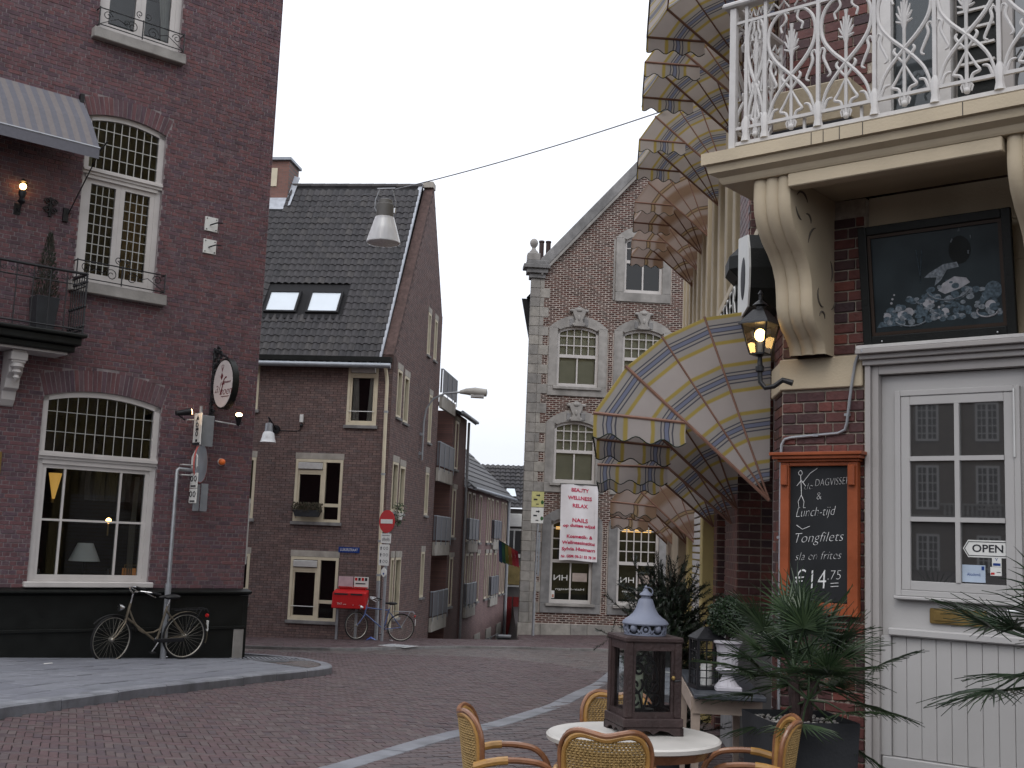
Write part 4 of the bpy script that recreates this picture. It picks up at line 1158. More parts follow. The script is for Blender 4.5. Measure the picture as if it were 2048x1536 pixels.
for i in range(900):
    p = Vector((random.uniform(-.4, .4), random.uniform(-.12, .12), .12 + random.random() ** 1.5 * .24)); d = Vector((random.gauss(0, .5), random.gauss(0, .5), 1)).normalized() * .06; s_ = d.orthogonal().normalized() * .012
    fm.add([p - s_, p + s_, p + d], [(0, 1, 2)])
fm.build('foliage', X['heather'], t)
t = thing('side_planter', 'small green trailing plant in a white pot on the side window of the brown house', 'planter', FS.pt(1.0, .16, 2.2), FS.rz)
MB().lathe([(.09, -.2), (.12, 0), (.11, 0)], 12).build('pot', X['signwhite'], t, True)
X['green'] = leaf('green_leaf', (.03, .06, .025), (.08, .12, .06), .5, .2)
fm = MB()
for i in range(160):
    q = random.uniform(0, 6.28); r = random.random() * .25; p = Vector((r * math.cos(q), r * math.sin(q) * .7, random.uniform(-.35, .25))); d = Vector((random.gauss(0, 1), random.gauss(0, 1), random.gauss(0, .7))).normalized() * .08; s_ = d.orthogonal().normalized() * .03
    fm.add([p - s_, p + d * .5 + s_, p + d, p + d * .5 - s_ * .5], [(0, 1, 2, 3)])
fm.build('foliage', X['green'], t)

# ------------------------------------------------------------------ the row going down the lane
def steel_balcony(P, u0, u1, z, h=.85, off=.9, col=None):
    B_ = part('balcony', P)
    MB().cbox(u0, u1, -off, .0, z - .45, z, .01).build('slab', X['concrete'], B_)
    n = 3
    for i in range(n): MB().box(u0 + (u1 - u0) * i / n + .02, u0 + (u1 - u0) * (i + 1) / n - .02, -off - .012, -off + .0, z + .06, z + h).build('panel', X['railpanel'], B_)
    for u in (u0, u1): MB().box(u - .012, u + .012, -off + .02, -.02, z + .06, z + h).build('panel', X['railpanel'], B_)
    for i in range(n + 1):
        u = u0 + (u1 - u0) * i / n; MB().box(u - .018, u + .018, -off - .03, -off - .0125, z - .1, z + h).build('post', X['zinc'], B_)
    MB().tube([(u0, -.02, z + h), (u0, -off, z + h), (u1, -off, z + h), (u1, -.02, z + h)], .025, 6).build('handrail', X['zinc'], B_)
X['railpanel'] = M('grey_rail_panel', (.15, .15, .165), .5, .12, 5, 0, metal=.2)
def tall_window(P, a, c, z0, z1, y=.0, lin_=True):
    W = MB(); rect_frame(W, a, c, z0, z1, .08, y - .03, y + .06); W = W.build('window', X['cream_w'], P)
    MB().box(a + .08, c - .08, y + .02, y + .021, z0 + .08, z1 - .08).build('pane', M('dim_glass', (.035, .035, .035), .08, .1, 2) if 'dim_glass' not in bpy.data.materials else bpy.data.materials['dim_glass'], W)
    if lin_: MB().box(a - .06, c + .06, y - .06, y + .05, z1 + .003, z1 + .16).build('lintel', X['concrete'], W)
    MB().box(a - .05, c + .05, y - .09, y + .05, z0 - .08, z0 - .003).build('sill', X['bluestone_d'], W)
R1 = thing('balcony_house', 'pinkish brown brick house with stacked grey panel balconies down the lane', 'house', FS.pt(0, 0, 0), FS.rz)
MB().box(7.051, 10.0, .9, 8, -6, 7.1).build('loggia_wall', X['brick_far'], R1)
MB().box(10.001, 13.1, -.02, 8, -6, 6.1).build('wall', X['brick_far'], R1)
rr = MB(); rr.add([(9.9, -.35, 6.05), (13.6, -.35, 6.05), (13.6, 3.5, 7.6), (9.9, 3.5, 7.6), (13.6, -.3, 5.95), (9.9, -.3, 5.95)], [(0, 1, 2, 3), (0, 5, 4, 1)]); rr.build('roof', X['tile'], R1)
MB().tube([(9.9, -.36, 6.05), (13.65, -.36, 6.05)], .06, 8).build('gutter', X['zinc'], R1)
for z in (6.33, 3.88, 1.42, -1.06): steel_balcony(R1, 7.15, 9.95, z, .85, .10)
for z in (3.9, 1.45, -1.0):
    tall_window(R1, 7.3, 8.2, z, z + 2.1, .88, False); tall_window(R1, 8.3, 9.1, z, z + 2.1, .88, False)
    tall_window(R1, 10.5, 11.2, z + .15, z + 1.9, -.02)
MB().tube([(13.15, -.1, 6), (13.15, -.1, -3)], .05, 8).build('downpipe', X['galv'], R1)
R2 = thing('lane_house', 'low pink brick house with dark roof and small balconies farther down the lane', 'house', FS.pt(0, 0, 0), FS.rz)
MB().box(13.3, 27, -.05, 7, -8, 3.55).build('wall', X['brick_pink'], R2)
rr = MB(); rr.add([(13.25, -.4, 3.5), (27.2, -.4, 3.6), (27.2, 4.5, 8.2), (13.25, 4.5, 8.2)], [(0, 1, 2, 3)]); rr.build('roof', X['tile'], R2)
for k in range(16):                                   # rows of roof tiles on the lane house
    f0, f1 = k / 16, (k + 1.15) / 16
    MB().add([(13.2, -.42 + 4.92 * f0, 3.54 + 4.65 * f0), (27.2, -.42 + 4.92 * f0, 3.62 + 4.62 * f0), (27.2, -.42 + 4.92 * f1, 3.58 + 4.6 * f1), (13.2, -.42 + 4.92 * f1, 3.50 + 4.65 * f1)], [(0, 1, 2, 3)]).build('tile_row', X['tile'], R2)
MB().tube([(13.3, -.42, 3.5), (27.2, -.42, 3.6)], .07, 8).build('gutter', X['zinc'], R2)
for u, z in ((13.9, 1.5), (21.2, 1.6), (13.9, -1.0), (20.9, -.9)): steel_balcony(R2, u, u + 2.5, z, .85, .16)
for u in (13.9, 15.0, 16.9, 19.4, 20.6, 22.3, 24.4, 25.6):
    for z in (1.45, -.95): tall_window(R2, u, u + .75, z, z + 1.95, -.05, z < 0)
for u in (17, 20.5, 24): MB().box(u, u + 1.6, -.09, -.06, -3.2, -2.3).build('garage_lintel', X['concrete'], R2)
MB().tube([(26.6, -.12, 3.5), (26.6, -.12, -5)], .06, 8).build('downpipe', X['galv'], R2)
MB().tube([(27.0, -.12, 3.5), (27.0, -.12, -5)], .05, 8).build('downpipe', X['alu'], R2)

# --- end of the lane
E_ = thing('end_house', 'far house with mottled tiled roof, skylight and white fascia closing the lane', 'house', (0, 60, 0), 0)
MB().box(-2.4, 3.2, 0, 8, -8, 3.2).build('wall', X['dark_in'] if False else M('grey_render', (.13, .12, .115), .9, .2, 3), E_)
tr = MB(); tr.add([(-2.6, -.3, 3.2), (3.4, -.3, 3.3), (3.4, 2.6, 5.6), (-2.6, 2.6, 5.5)], [(0, 1, 2, 3)]); er = tr.build('roof', X['tile_under'], E_)
for k in range(11):
    f0, f1 = k / 11, (k + 1.2) / 11
    for i in range(22):
        u = -2.6 + i * .272
        MB().add([(u, -.32 + 2.9 * f0, 3.26 + 2.3 * f0), (u + .25, -.32 + 2.9 * f0, 3.26 + 2.3 * f0), (u + .25, -.32 + 2.9 * f1, 3.20 + 2.3 * f1), (u, -.32 + 2.9 * f1, 3.20 + 2.3 * f1), (u + .125, -.32 + 2.9 * f0, 3.32 + 2.3 * f0), (u + .125, -.32 + 2.9 * f1, 3.26 + 2.3 * f1)], [(0, 4, 5, 3), (4, 1, 2, 5)]).build('roof_tile', X['tile'], er)
MB().add([(-.15, .3, 3.85), (.45, .3, 3.85), (.35, .75, 4.25), (-.05, .75, 4.25)], [(0, 1, 2, 3)]).build('skylight', bpy.data.materials['skylight_glass'], E_)
MB().cbox(-.1, .95, -.25, -.01, 2.3, 2.95, .02).build('fascia', X['signwhite'], E_)
MB().box(-.1, .9, -.12, -.011, .75, 2.2).build('window', X['signwhite'], E_)
for a in (-.02, .46): MB().box(a, a + .40, -.14, -.121, .95, 2.1).build('pane', bpy.data.materials['dim_glass'], E_)
MB().cbox(-.1, .85, -.35, -.3, -.6, .35, .02).build('shop_board', M('ochre_board', (.25, .19, .08), .8, .3, 3), E_)
MB().box(-.15, .75, -.3, -.25, -.7, -.6).build('shop_rail', X['signwhite'], E_)
for a in (.12, .48): MB().box(a, a + .3, -.05, -.011, -3.6, -1.2).build('door', M('red_door', (.20, .02, .02), .5), E_)
t = thing('rubbish_bin', 'grey box bin at the bottom of the lane beside the stone house', 'bin', (.12, 47.5, -3.6))
MB().cbox(-.30, .30, -.3, .3, 0, 1.35, .03).build('body', M('bin_grey', (.10, .10, .10), .6), t); MB().cbox(-.35, .35, -.33, .33, 1.35, 1.45, .02).build('lid', X['galv'], t)
t = thing('stair_rail', 'grey steel railing at the foot of the lane', 'railing', (-.62, 47, -3.3))
for i in range(4): MB().tube([(-.3 + i * .25, 0, 0), (-.3 + i * .25, 0, .9 + i * .12)], .025, 6).build('post', X['galv'], t)
for z in (.45, .85): MB().tube([(-.3, 0, z), (.45, 0, z + .38)], .022, 6).build('rail', X['galv'], t)
# rainbow flag on the lane house
t = thing('rainbow_flag', 'rainbow striped flag hanging from a slanted pole over the lane', 'flag', FS.pt(23.0, .1, 1.55), FS.rz, None, .72)
MB().tube([(0, 0, .1), (.2, -1.6, -.75)], .02, 6).build('pole', X['iron'], t)
for i, c in enumerate([(.02, .04, .09), (.02, .07, .04), (.10, .10, .02), (.17, .08, .02), (.20, .02, .02), (.17, .01, .02)]):
    fl = MB(); rows = []
    for j in range(9):
        f = j / 8
        rows.append([(.03 + .12 * math.sin(f * 5 + i) * .4 + .02 * q_, -.06 - (i + q_) * .215 - .10 * f, .05 - (i + q_) * .115 - f * 1.35 * (1 - .05 * i)) for q_ in (0, 1)])
    fl.ribbon(rows); fl.build('stripe', M('flag_%d' % i, c, .85, .05), t, True)
# street lamp on the gable
t = thing('gable_street_lamp', 'grey street lamp on a curved bracket fixed to the brown gable wall', 'street lamp', FS.pt(4.2, 0, 0), FS.rz)
pts = [(0, -.10, 3.9), (0, -.10, 5.1), (.02, -.16, 5.5), (.05, -.35, 5.82), (.10, -.7, 6.0), (.2, -1.25, 6.07)]
MB().tube(pts, .032, 8).build('bracket', X['galv'], t, True)
for z in (4.1, 4.7): MB().box(-.08, .08, -.1, -.001, z - .04, z + .04).build('wall_clamp', X['galv'], t)
MB().tube(spiral(0, 4.05, .14, 0, 1.2), .014, 5).build('scroll', X['galv'], t)
k = MB(); k.tube([(.19, -1.15, 6.06), (.22, -1.35, 6.09), (.25, -1.62, 6.09), (.28, -1.98, 6.07), (.28, -2.0, 6.07)], [.05, .10, .14, .12, .05], 10); k.build('head', M('lamp_grey', (.33, .32, .30), .5, .1), t, True)
MB().tube([(.245, -1.5, 5.995), (.28, -1.9, 5.985)], [.10, .10], 8).build('diffuser', X['milk'], t, True)
# ------------------------------------------------------------------ stone-dressed gabled house straight ahead
FT = Frame(.95, 39.3, 86)
TB = FT.thing('stone_gable_house', 'tall gabled house of striped old brick with pale stone quoins and window surrounds', 'house', 0, 0, 0)
cols_u = (1.24, 3.47, 5.70)
cw = .70
to = []
for c in cols_u:
    to += [op(c - cw, c + cw, 6.79, 8.70, .18), op(c - cw, c + cw, 3.54, 5.46, .17), op(c - cw, c + cw, -.42, 2.22, .18)]
to.append(op(2.76, 4.08, 10.14, 11.96, .20))
gt = lambda u: 10.75 + (15.0 - 10.75) * (u + .3) / 3.77 if u < 3.47 else 15.0 - (u - 3.47) * 1.127
big = [op(o['u0'] - .33, o['u1'] + .33, o['z0'] - .35, o['z1'] - .02, .34) for o in to]
# mortar sheet with real openings; courses keep clear of the stone surrounds
mb = MB(); backing(mb, -.40, 7.3, -1.7, gt, to, (3.47,))
for o in to: reveal(mb, o, .2)
mb.build('wall', X['mortar_s'], TB)
fb = MB()
for b_ in courses(.02, 7.3, -1.08, gt, big, .225, .068, .024): brickbox(fb, b_[0] + random.uniform(0, .012), b_[1] - random.uniform(0, .012), b_[2] + random.uniform(0, .004), b_[3] - random.uniform(0, .004), 0, .009 + random.uniform(-.004, .003))
stuff(fb.build('brickwork', X['brick_s'], TB))
MB().add([(-.40, 0, -1.7), (.85, 9, -1.7), (.85, 9, 10.2), (-.40, 0, 10.2)], [(0, 3, 2, 1)]).build('side_wall', X['mortar_s'], TB)
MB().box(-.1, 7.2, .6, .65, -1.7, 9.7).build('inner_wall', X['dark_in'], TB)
MB().add([(-.55, .3, 9.85), (3.47, .3, 14.6), (4.4, 9, 14.6), (.7, 9, 9.85)], [(0, 1, 2, 3)]).build('roof', X['tile'], TB)
MB().add([(7.4, .3, 9.95), (3.47, .3, 14.6), (4.4, 9, 14.6), (8.2, 9, 9.95)], [(3, 2, 1, 0)]).build('roof', X['tile'], TB)
MB().add([(-.70, .5, 9.85), (-.38, .5, 9.85), (-.38, .5, 8.3), (.45, 9, 9.85), (.8, 9, 9.85), (.8, 9, 8.3)], [(0, 2, 1), (0, 3, 5, 2), (3, 4, 5)]).build('eaves_board', X['tile_under'], TB)
# quoins: alternate long and short blocks
z = -1.08; i = 0
while z < 10.45:
    h = .33 + random.uniform(-.012, .012)
    r_ = .24 + random.uniform(-.05, .05) if i % 2 else -.02 + random.uniform(-.03, .03)
    MB().cbox(-.43, -.12, -.028, .25, z + .006, z + h - .006, .008).build('quoin', X['quoin'], TB)
    if r_ > 0: MB().cbox(-.112, r_, -.024 + random.uniform(-.004, .004), .05, z + .006, z + h - .006, .008).build('quoin', X['quoin'], TB)
    else: MB().cbox(-.112, .02, -.024, .05, z + .006, z + h - .006, .008).build('quoin', X['quoin'], TB)
    z += h; i += 1
u = -.47
for wd in (.75, 1.0, .55, 1.15, .9, 1.1, 1.0, 1.3):
    MB().cbox(u + .005, min(u + wd, 7.3) - .005, -.07, .06, -1.75, -1.085 - random.uniform(0, .01), .01).build('plinth_stone', X['quoin'], TB); u += wd
# coping, kneeler, ball finial, chimney pots
k = MB(); s_ = (15.25 - 10.95) / 3.77
k.add([(-.15, -.14, 10.62), (3.47, -.14, 14.72), (3.47, -.14, 15.22), (-.15, -.14, 11.12), (-.15, .3, 10.62), (3.47, .3, 14.72), (3.47, .3, 15.22), (-.15, .3, 11.12)], [(0, 1, 2, 3), (3, 2, 6, 7), (0, 4, 5, 1), (0, 3, 7, 4)])
k.build('coping', X['bluestone_d'], TB, bevel=.03)
k = MB(); k.add([(3.47, -.14, 14.72), (7.2, -.14, 10.5), (7.2, -.14, 11.0), (3.47, -.14, 15.22), (3.47, .3, 15.22), (7.2, .3, 11.0)], [(0, 1, 2, 3), (3, 2, 5, 4)]); k.build('coping', X['bluestone_d'], TB)
k = MB(); k.add([(-.1, -.165, 10.55), (3.4, -.165, 14.52), (3.4, -.165, 14.64), (-.1, -.165, 10.67), (-.1, -.1, 10.55), (3.4, -.1, 14.52), (3.4, -.1, 14.64), (-.1, -.1, 10.67)], [(0, 1, 2, 3), (3, 2, 6, 7), (0, 4, 5, 1)]); k.build('coping_moulding', X['bluestone'], TB)
for a0, a1, z0, z1, o_ in ((-.50, .05, 10.46, 10.62, .1), (-.60, .12, 10.62, 10.78, .18), (-.72, .18, 10.78, 10.92, .26), (-.62, .10, 10.92, 11.06, .2)):
    MB().cbox(a0, a1, -o_, .35, z0 + .002, z1, .015).build('kneeler', X['bluestone_d'], TB)
MB().cbox(-.60, -.16, -.16, .28, 11.06, 11.32, .02).build('finial_base', X['bluestone'], TB)
MB().lathe([(.16, 11.32), (.15, 11.40), (.09, 11.46), (.06, 11.53), (.07, 11.55), (.125, 11.63), (.145, 11.71), (.125, 11.79), (.07, 11.85), (.01, 11.87)], 16, (-.38, .06, 0)).build('finial', X['bluestone'], TB, True)
for u in (-.04, .20): MB().lathe([(.085, 10.9), (.085, 11.95), (.10, 11.96), (.10, 12.02), (.07, 12.02)], 12, (u, .9, 0)).build('chimney_pot', M('pot_brown', (.055, .038, .036), .8) if u < 0 else bpy.data.materials['pot_brown'], TB, True)
# stone surrounds and sash windows
def surround(o, key=True, sill=True):
    a, c, z0, z1 = o['u0'], o['u1'], o['z0'], o['z1']; j = .30
    S = part('surround', TB)
    mt = X['bluestone_d'] if z0 < 1 else X['bluestone']
    MB().cbox(a - j, a - .002, -.05, .12, z0 - .0, z1 + .10, .01).build('jamb', mt, S); MB().cbox(c + .002, c + j, -.05, .12, z0 - .0, z1 + .10, .01).build('jamb', mt, S)
    MB().cbox(a - j, c + j, -.055, .12, z0 - .32, z0 - .003, .012).build('apron', mt, S)
    if sill: MB().cbox(a - .12, c + .12, -.12, .1, z0 - .10, z0 - .0, .012).build('sill', X['bluestone'], S)
    ho = op(a - j, c + j, z0, z1 + .10, .44)
    h = MB(); n = 16
    for k in range(n):
        p, q = a - j + (c - a + 2 * j) * k / n, a - j + (c - a + 2 * j) * (k + 1) / n
        def inner(u): return optop(o, u) if a < u < c else z1 + .10
        tp, tq = optop(ho, p) , optop(ho, q)
        ip, iq = inner(p), inner(q)
        ip = max(ip, z1 + .102) if not a < p < c else optop(o, p); iq = max(iq, z1 + .102) if not a < q < c else optop(o, q)
        h.add([(p, -.052, ip), (q, -.052, iq), (q, -.052, tq), (p, -.052, tp), (p, .1, ip), (q, .1, iq), (q, .1, tq), (p, .1, tp)], [(0, 1, 2, 3), (3, 2, 6, 7), (0, 4, 5, 1)])
    h.build('arch', mt, S)
    if key:
        cu = (a + c) / 2; zt = z1 + .10
        K = MB(); K.prism([(cu - .17, zt + .06), (cu + .17, zt + .06), (cu + .12, zt + .28), (cu + .20, zt + .46), (cu + .24, zt + .62), (cu + .10, zt + .70), (cu, zt + .76), (cu - .10, zt + .70), (cu - .24, zt + .62), (cu - .20, zt + .46), (cu - .12, zt + .28)], -.14, .0)
        K = K.build('keystone', X['bluestone'], S, bevel=.02)
        for sx in (-1, 1):
            MB().ball((cu + sx * .23, -.09, zt + .60), .09, 10, 6, (1.2, .6, .7)).build('volute', X['bluestone'], S, True)
            MB().ball((cu + sx * .15, -.09, zt + .12), .07, 10, 6, (1, .6, 1)).build('volute', X['bluestone'], S, True)
            MB().cbox(cu + sx * .24 - .08, cu + sx * .24 + .08, -.075, -.02, zt + .08, zt + .34, .02).build('key_wing', X['bluestone_d'], S)
        MB().ball((cu, -.12, zt + .62), .10, 12, 6, (1.2, .6, .8)).build('shell', X['bluestone'], S, True)
        MB().ball((cu, -.14, zt + .34), .06, 10, 6, (.8, .5, 1.6)).build('shell', X['bluestone'], S, True)
def sash(o, rows=3, mid=.56, blind=True, colsn=5):
    a, c, z0, z1 = o['u0'], o['u1'], o['z0'], o['z1']
    W = part('window', TB)
    f = MB(); f.box(a, a + .085, .06, .16, z0, z1 + .03); f.box(c - .085, c, .06, .16, z0, z1 + .03); f.box(a + .085, c - .085, .06, .16, z0, z0 + .12); arch_head(f, o, .10, .06, .16)
    f.build('frame', X['white'], W)
    zm = z0 + (z1 - z0) * mid
    MB().box(a + .085, c - .085, .05, .15, zm - .05, zm + .06).build('meeting_rail', X['white'], W)
    us = lin(a + .085, c - .085, colsn); zs = lin(zm + .06, z1 + o['rise'] - .02, rows)
    for u in us[1:-1]: MB().box(u - .017, u + .017, .09, .13, zs[0], optop(o, u) - .09).build('glazing_bar', X['white'], W)
    for z in zs[1:-1]: MB().box(us[0], us[-1], .091, .129, z - .017, z + .017).build('glazing_bar', X['white'], W)
    cu = (a + c) / 2
    MB().box(cu - .025, cu + .025, .075, .125, z0 + .12, zm - .05).build('glazing_bar', X['white'], W)
    panes(W, us, zs, .115, X['glass'], .004)
    panes(W, [a + .085, cu, c - .085], [z0 + .12, zm - .05], .105, X['glass'], .003)
    if blind: MB().box(a + .09, c - .09, .22, .225, z0 + .1, z1 + .1).build('blind', X['blind'], W)
    return W
for i, o in enumerate(to[:-1]):
    surround(o); g_ = o['z0'] < 1
    W = sash(o, 4 if g_ else 3, .52 if g_ else .55, not g_)
    if g_:
        MB().box(o['u0'] + .09, o['u1'] - .09, .45, .455, o['z0'] + .0, o['z1'] + .2).build('blind', M('shop_dark', (.055, .055, .045), .9) if 'shop_dark' not in bpy.data.materials else bpy.data.materials['shop_dark'], W)
        MB().cbox(o['u0'] + .2, o['u1'] - .2, .3, .34, 2.0, 2.09, .01).build('strip_light', emit('warm_tube', (1, .55, .16), 1.3) if 'warm_tube' not in bpy.data.materials else bpy.data.materials['warm_tube'], W)
        # window lettering, pasted inside and so read mirrored from the street
        for tx, sz, du, dz, wd in (('HN', .26, -.32, .72, .46), ('Hair-Design', .10, .0, .36, .95)):
            l_ = text(tx, sz, X['signwhite'], W, (o['u0'] + o['u1']) / 2 + du, .10, o['z0'] + dz + .1, width=wd, depth=.001); l_.scale = (-1, 1, 1)
        MB().box((o['u0'] + o['u1']) / 2 + .07, (o['u0'] + o['u1']) / 2 + .56, .098, .1, o['z0'] + .72, o['z0'] + 1.0).build('poster', M('pale_poster', (.36, .30, .27), .8), W)
o = to[-1]; surround(o, False, False); W = sash(o, 2, .60, False); MB().box(o['u0'], o['u1'], .24, .245, o['z0'], o['z1'] + .25).build('blind', X['dark_in'], W)  # dark sheet added behind the panes, stands in for an unlit room
MB().box(2.38, 2.43, -.05, .0, 9.85, 12.0).build('edge_stone', X['bluestone'], TB)
# sticker left pane
t = FT.thing('window_card', 'small white card on the inner sill of the left shop window of the stone house', 'card', .68, -.09, -.26)
MB().box(-.05, .05, 0, .004, 0, .24).build('card', X['signwhite'], t); MB().box(-.035, .035, -.003, -.001, .02, .12).build('print', M('card_print', (.4, .2, .15), .8), t)
# --- banner
t = FT.thing('salon_banner', 'white cloth banner with pink lettering hung over the left shop window', 'banner', 1.45, .20, .98)
def bx(fx, fz): return (-.64 + 1.27 * fx + .035 * math.sin(fz * 4) * (1 if fx > .5 else .2) - (.05 * math.sin(fz * PI) if fx > .9 else 0), .03 * math.sin(fx * 9 + fz * 3) + .025 * math.sin(fx * 3 - fz * 6), 2.5 * fz + .02 * math.sin(fx * 5))
MB().ribbon([[bx(i / 24, j / 30) for i in range(25)] for j in range(31)]).build('cloth', X['banner'], t, True)
def btext(s, z, size, wd, dx=0):
    me = text_mesh(s, size, X['pink_ink'], .0, 0, .004, 'CENTER', wd, 'banner_lettering')
    for v in me.vertices:
        fx = (v.co.x + dx + .64) / 1.27; fz = (v.co.z + z) / 2.5; q = bx(fx, fz)
        v.co = Vector((q[0], q[1] - .012, q[2]))
    link('banner_lettering', me, t)
for s, z, size, wd in (('BEAUTY', 2.31, .17, .60), ('WELLNESS', 2.05, .17, .80), ('RELAX', 1.79, .17, .50), ('NAILS', 1.31, .18, .50), ('op duitse wijze!', 1.14, .14, 1.08), ('Kosmetik- &', .78, .15, .84), ('Wellnessinstitut', .58, .15, 1.12), ('Sylvia Heimann', .37, .15, 1.12), ('Nr. GSM: 06-21 53 78 34', .13, .12, 1.16)): btext(s, z, size, wd)
MB().tube([(-.68, .03, 2.52), (.68, .03, 2.52)], .015, 6).build('top_bar', X['iron'], t)
for sx in (-.5, .5): MB().tube([(sx, .0, 2.52), (sx, .2, 2.56)], .01, 5).build('tie', X['iron'], t)
# --- sign post in front of the quoins
t = thing('route_sign_post', 'thin steel post with a yellow and a white route panel before the stone quoins', 'sign post', GP(.98, 38.3, .06), R(3))
MB().tube([(0, 0, 0), (0, 0, 1.4)], .045, 8).build('foot', X['galv'], t); MB().tube([(0, 0, 1.4), (.05, 0, 4.6)], .034, 8).build('post', X['galv'], t)
X['sign_yel'] = M('sign_yellow', (.48, .46, .20), .5)
for k, (z, m_) in enumerate(((4.10, X['sign_yel']), (3.58, X['signwhite']))):
    p_ = MB().cbox(-.20, .20, -.06, -.045, z, z + .50, .004).build('panel', m_, t)
    MB().prism([(-.05, z + .36), (.03, z + .36), (.03, z + .33), (.08, z + .38), (.03, z + .43), (.03, z + .40), (-.05, z + .40)], -.064, -.0605).build('arrow', X['ink'], p_)
    MB().box(-.13, -.01, -.064, -.0605, z + .22, z + .27).build('text_line', X['ink'], p_); MB().box(-.05, .04, -.064, -.0605, z + .08, z + .11).build('text_line', X['ink'], p_)
    MB().ball((.15, -.061, z + .16), .07, 8, 5, (.7, .04, 1)).build('leaf_mark', M('sign_green', (.03, .09, .03), .6) if k == 0 else bpy.data.materials['sign_green'], p_)
MB().box(.07, .13, .0, .02, 1.9, 3.3).build('side_panel', X['zinc'], t)
# ------------------------------------------------------------------ corner cafe on the right: door face and street face
X['cap_brick'] = M('wing_brick', (.09, .05, .045), .9, .3, 8)
FR = Frame(2.23, 7.30, 129)
FW = Frame(1.80, 7.70, 185)          # street face; u = -s, s metres down the street
CB = FR.thing('corner_cafe', 'corner cafe with glazed brick pillar, cream balcony on scrolled brackets and pale door surround', 'building', 0, 0, 0)
CS = part('street_side', CB); CS.matrix_parent_inverse = Matrix.Identity(4)
CS.matrix_basis = (Matrix.Translation(FR.O) @ Matrix.Rotation(FR.rz, 4, 'Z')).inverted() @ (Matrix.Translation(FW.O) @ Matrix.Rotation(FW.rz, 4, 'Z'))
def pillar_bricks(P, u0, u1, z0, z1, y=0, L=.20, H=.069, gap=.010, headers=True):
    z = z0; k = 0; bl = []
    while z + H <= z1 + .002:
        us = [u0]; st = (L / 2 if k % 2 else L)
        u = u0 + (L * .5 if k % 2 == 0 and headers else L * .75)
        while u < u1 - .03: us.append(u); u += st if k % 2 else L
        us.append(u1)
        for a, b in zip(us, us[1:]): bl.append((a + gap / 2, b - gap / 2, z + gap / 2, z + H - gap / 2))
        z += H; k += 1
    for a, b, c, d in bl: MB().cbox(a, b, y - .012 - random.uniform(0, .003), y + .02, c, d, .004).build('brick', X['brick_r'], P)
pil = MB(); pil.box(-.578, -.012, .0, .40, -.4, 3.78); pil = pil.build('pillar', X['mortar_r'], CB)
pillar_bricks(pil, -.575, -.015, -.15, 2.55); pillar_bricks(pil, -.575, -.015, 2.765, 3.72)
rp = MB(); rp.box(-.42, -.006, .006, .3, -.4, 3.78); rp = rp.build('street_pillar', X['mortar_r'], CS)
fb = MB()
for b_ in courses(-.44, -.0, -.15, lambda u: 3.75, [], .20, .069, .010): brickbox(fb, b_[0], b_[1], b_[2], b_[3], .006, .010)
stuff(fb.build('brickwork', X['brick_r'], CS))
MB().cbox(-.585, -.02, -.035, .1, 2.556, 2.757, .006).build('cap_stone', X['cream'], CB)
MB().cbox(-.40, .0, -.03, .1, 2.556, 2.757, .006).build('cap_stone', X['cream'], CS)
# step, door surround, cornice
MB().cbox(-.02, 1.3, -.35, .3, -.3, .10, .01).build('step', X['bluestone_d'], CB)
ds = MB()
ds.box(.0, .035, -.045, .12, .10, 2.68); ds.box(.036, .078, -.02, .12, .10, 2.68); ds.box(.962, 1.005, -.02, .12, .10, 2.68); ds.box(1.006, 1.12, -.045, .12, .10, 2.68)
ds.box(.0785, .9615, -.02, .12, 2.625, 2.68)
ds.build('door_casing', X['greige'], CB, bevel=.004)
cn = MB(); cn.box(-.01, 1.6, -.06, .1, 2.681, 2.715); cn.box(-.02, 1.6, -.09, .1, 2.7155, 2.745); cn.box(-.03, 1.6, -.13, .1, 2.7455, 2.775); cn.build('cornice', X['greige'], CB, bevel=.005)
MB().cbox(-.03, 1.6, -.12, .05, 2.7755, 2.80, .004).build('cornice_cap', X['castwhite'], CB)
# door leaf
D_ = part('door', CB)
lf = MB(); lf.box(.08, .96, .035, .08, .11, 2.62); lf.build('leaf', X['door_white'], D_)
f = MB(); rect_frame(f, .17, .905, 1.275, 2.52, .035, .005, .034); rect_frame(f, .206, .869, 1.311, 2.484, .055, .012, .0345); f.build('glazing_frame', X['door_white'], D_, bevel=.004)
MB().cbox(.165, .91, -.02, .034, 1.252, 1.274, .006).build('weather_bar', X['door_white'], D_)
us, zs = [.262, .545, .813], [1.367, 1.735, 2.10, 2.43]
for u in (.545,): MB().box(u - .014, u + .014, .006, .034, zs[0], zs[-1]).build('glazing_bar', X['door_white'], D_)
for z in zs[1:-1]: MB().box(us[0], us[-1], .0065, .0335, z - .014, z + .014).build('glazing_bar', X['door_white'], D_)
_m, _t, _b = _nodes('door_glass_dark')                       # double glazing before a dark room
_b.inputs['Base Color'].default_value = (.008, .008, .009, 1); _b.inputs['Roughness'].default_value = .6
_g = _t.nodes.new('ShaderNodeBsdfGlossy'); _g.inputs['Roughness'].default_value = .015; _x = _t.nodes.new('ShaderNodeMixShader'); _x.inputs[0].default_value = .17
_t.links.new(_b.outputs[0], _x.inputs[1]); _t.links.new(_g.outputs[0], _x.inputs[2]); _t.links.new(_x.outputs[0], _t.nodes['Material Output'].inputs[0])
X['door_dark'] = _m
for a, b in zip(us, us[1:]):
    for c, d in zip(zs, zs[1:]): MB().box(a, b, .028, .0295, c, d).build('pane', X['door_dark'], D_)
MB().cbox(.13, .94, -.018, .034, 1.035, 1.082, .008).build('dado_rail', X['door_white'], D_)
n = 9
for i in range(n):
    a = .142 + (.935 - .142) * i / n; b = .142 + (.935 - .142) * (i + 1) / n
    MB().cbox(a + .0012, b - .0012, .022, .036, .33, 1.033, .0028).build('board', X['door_white'], D_)
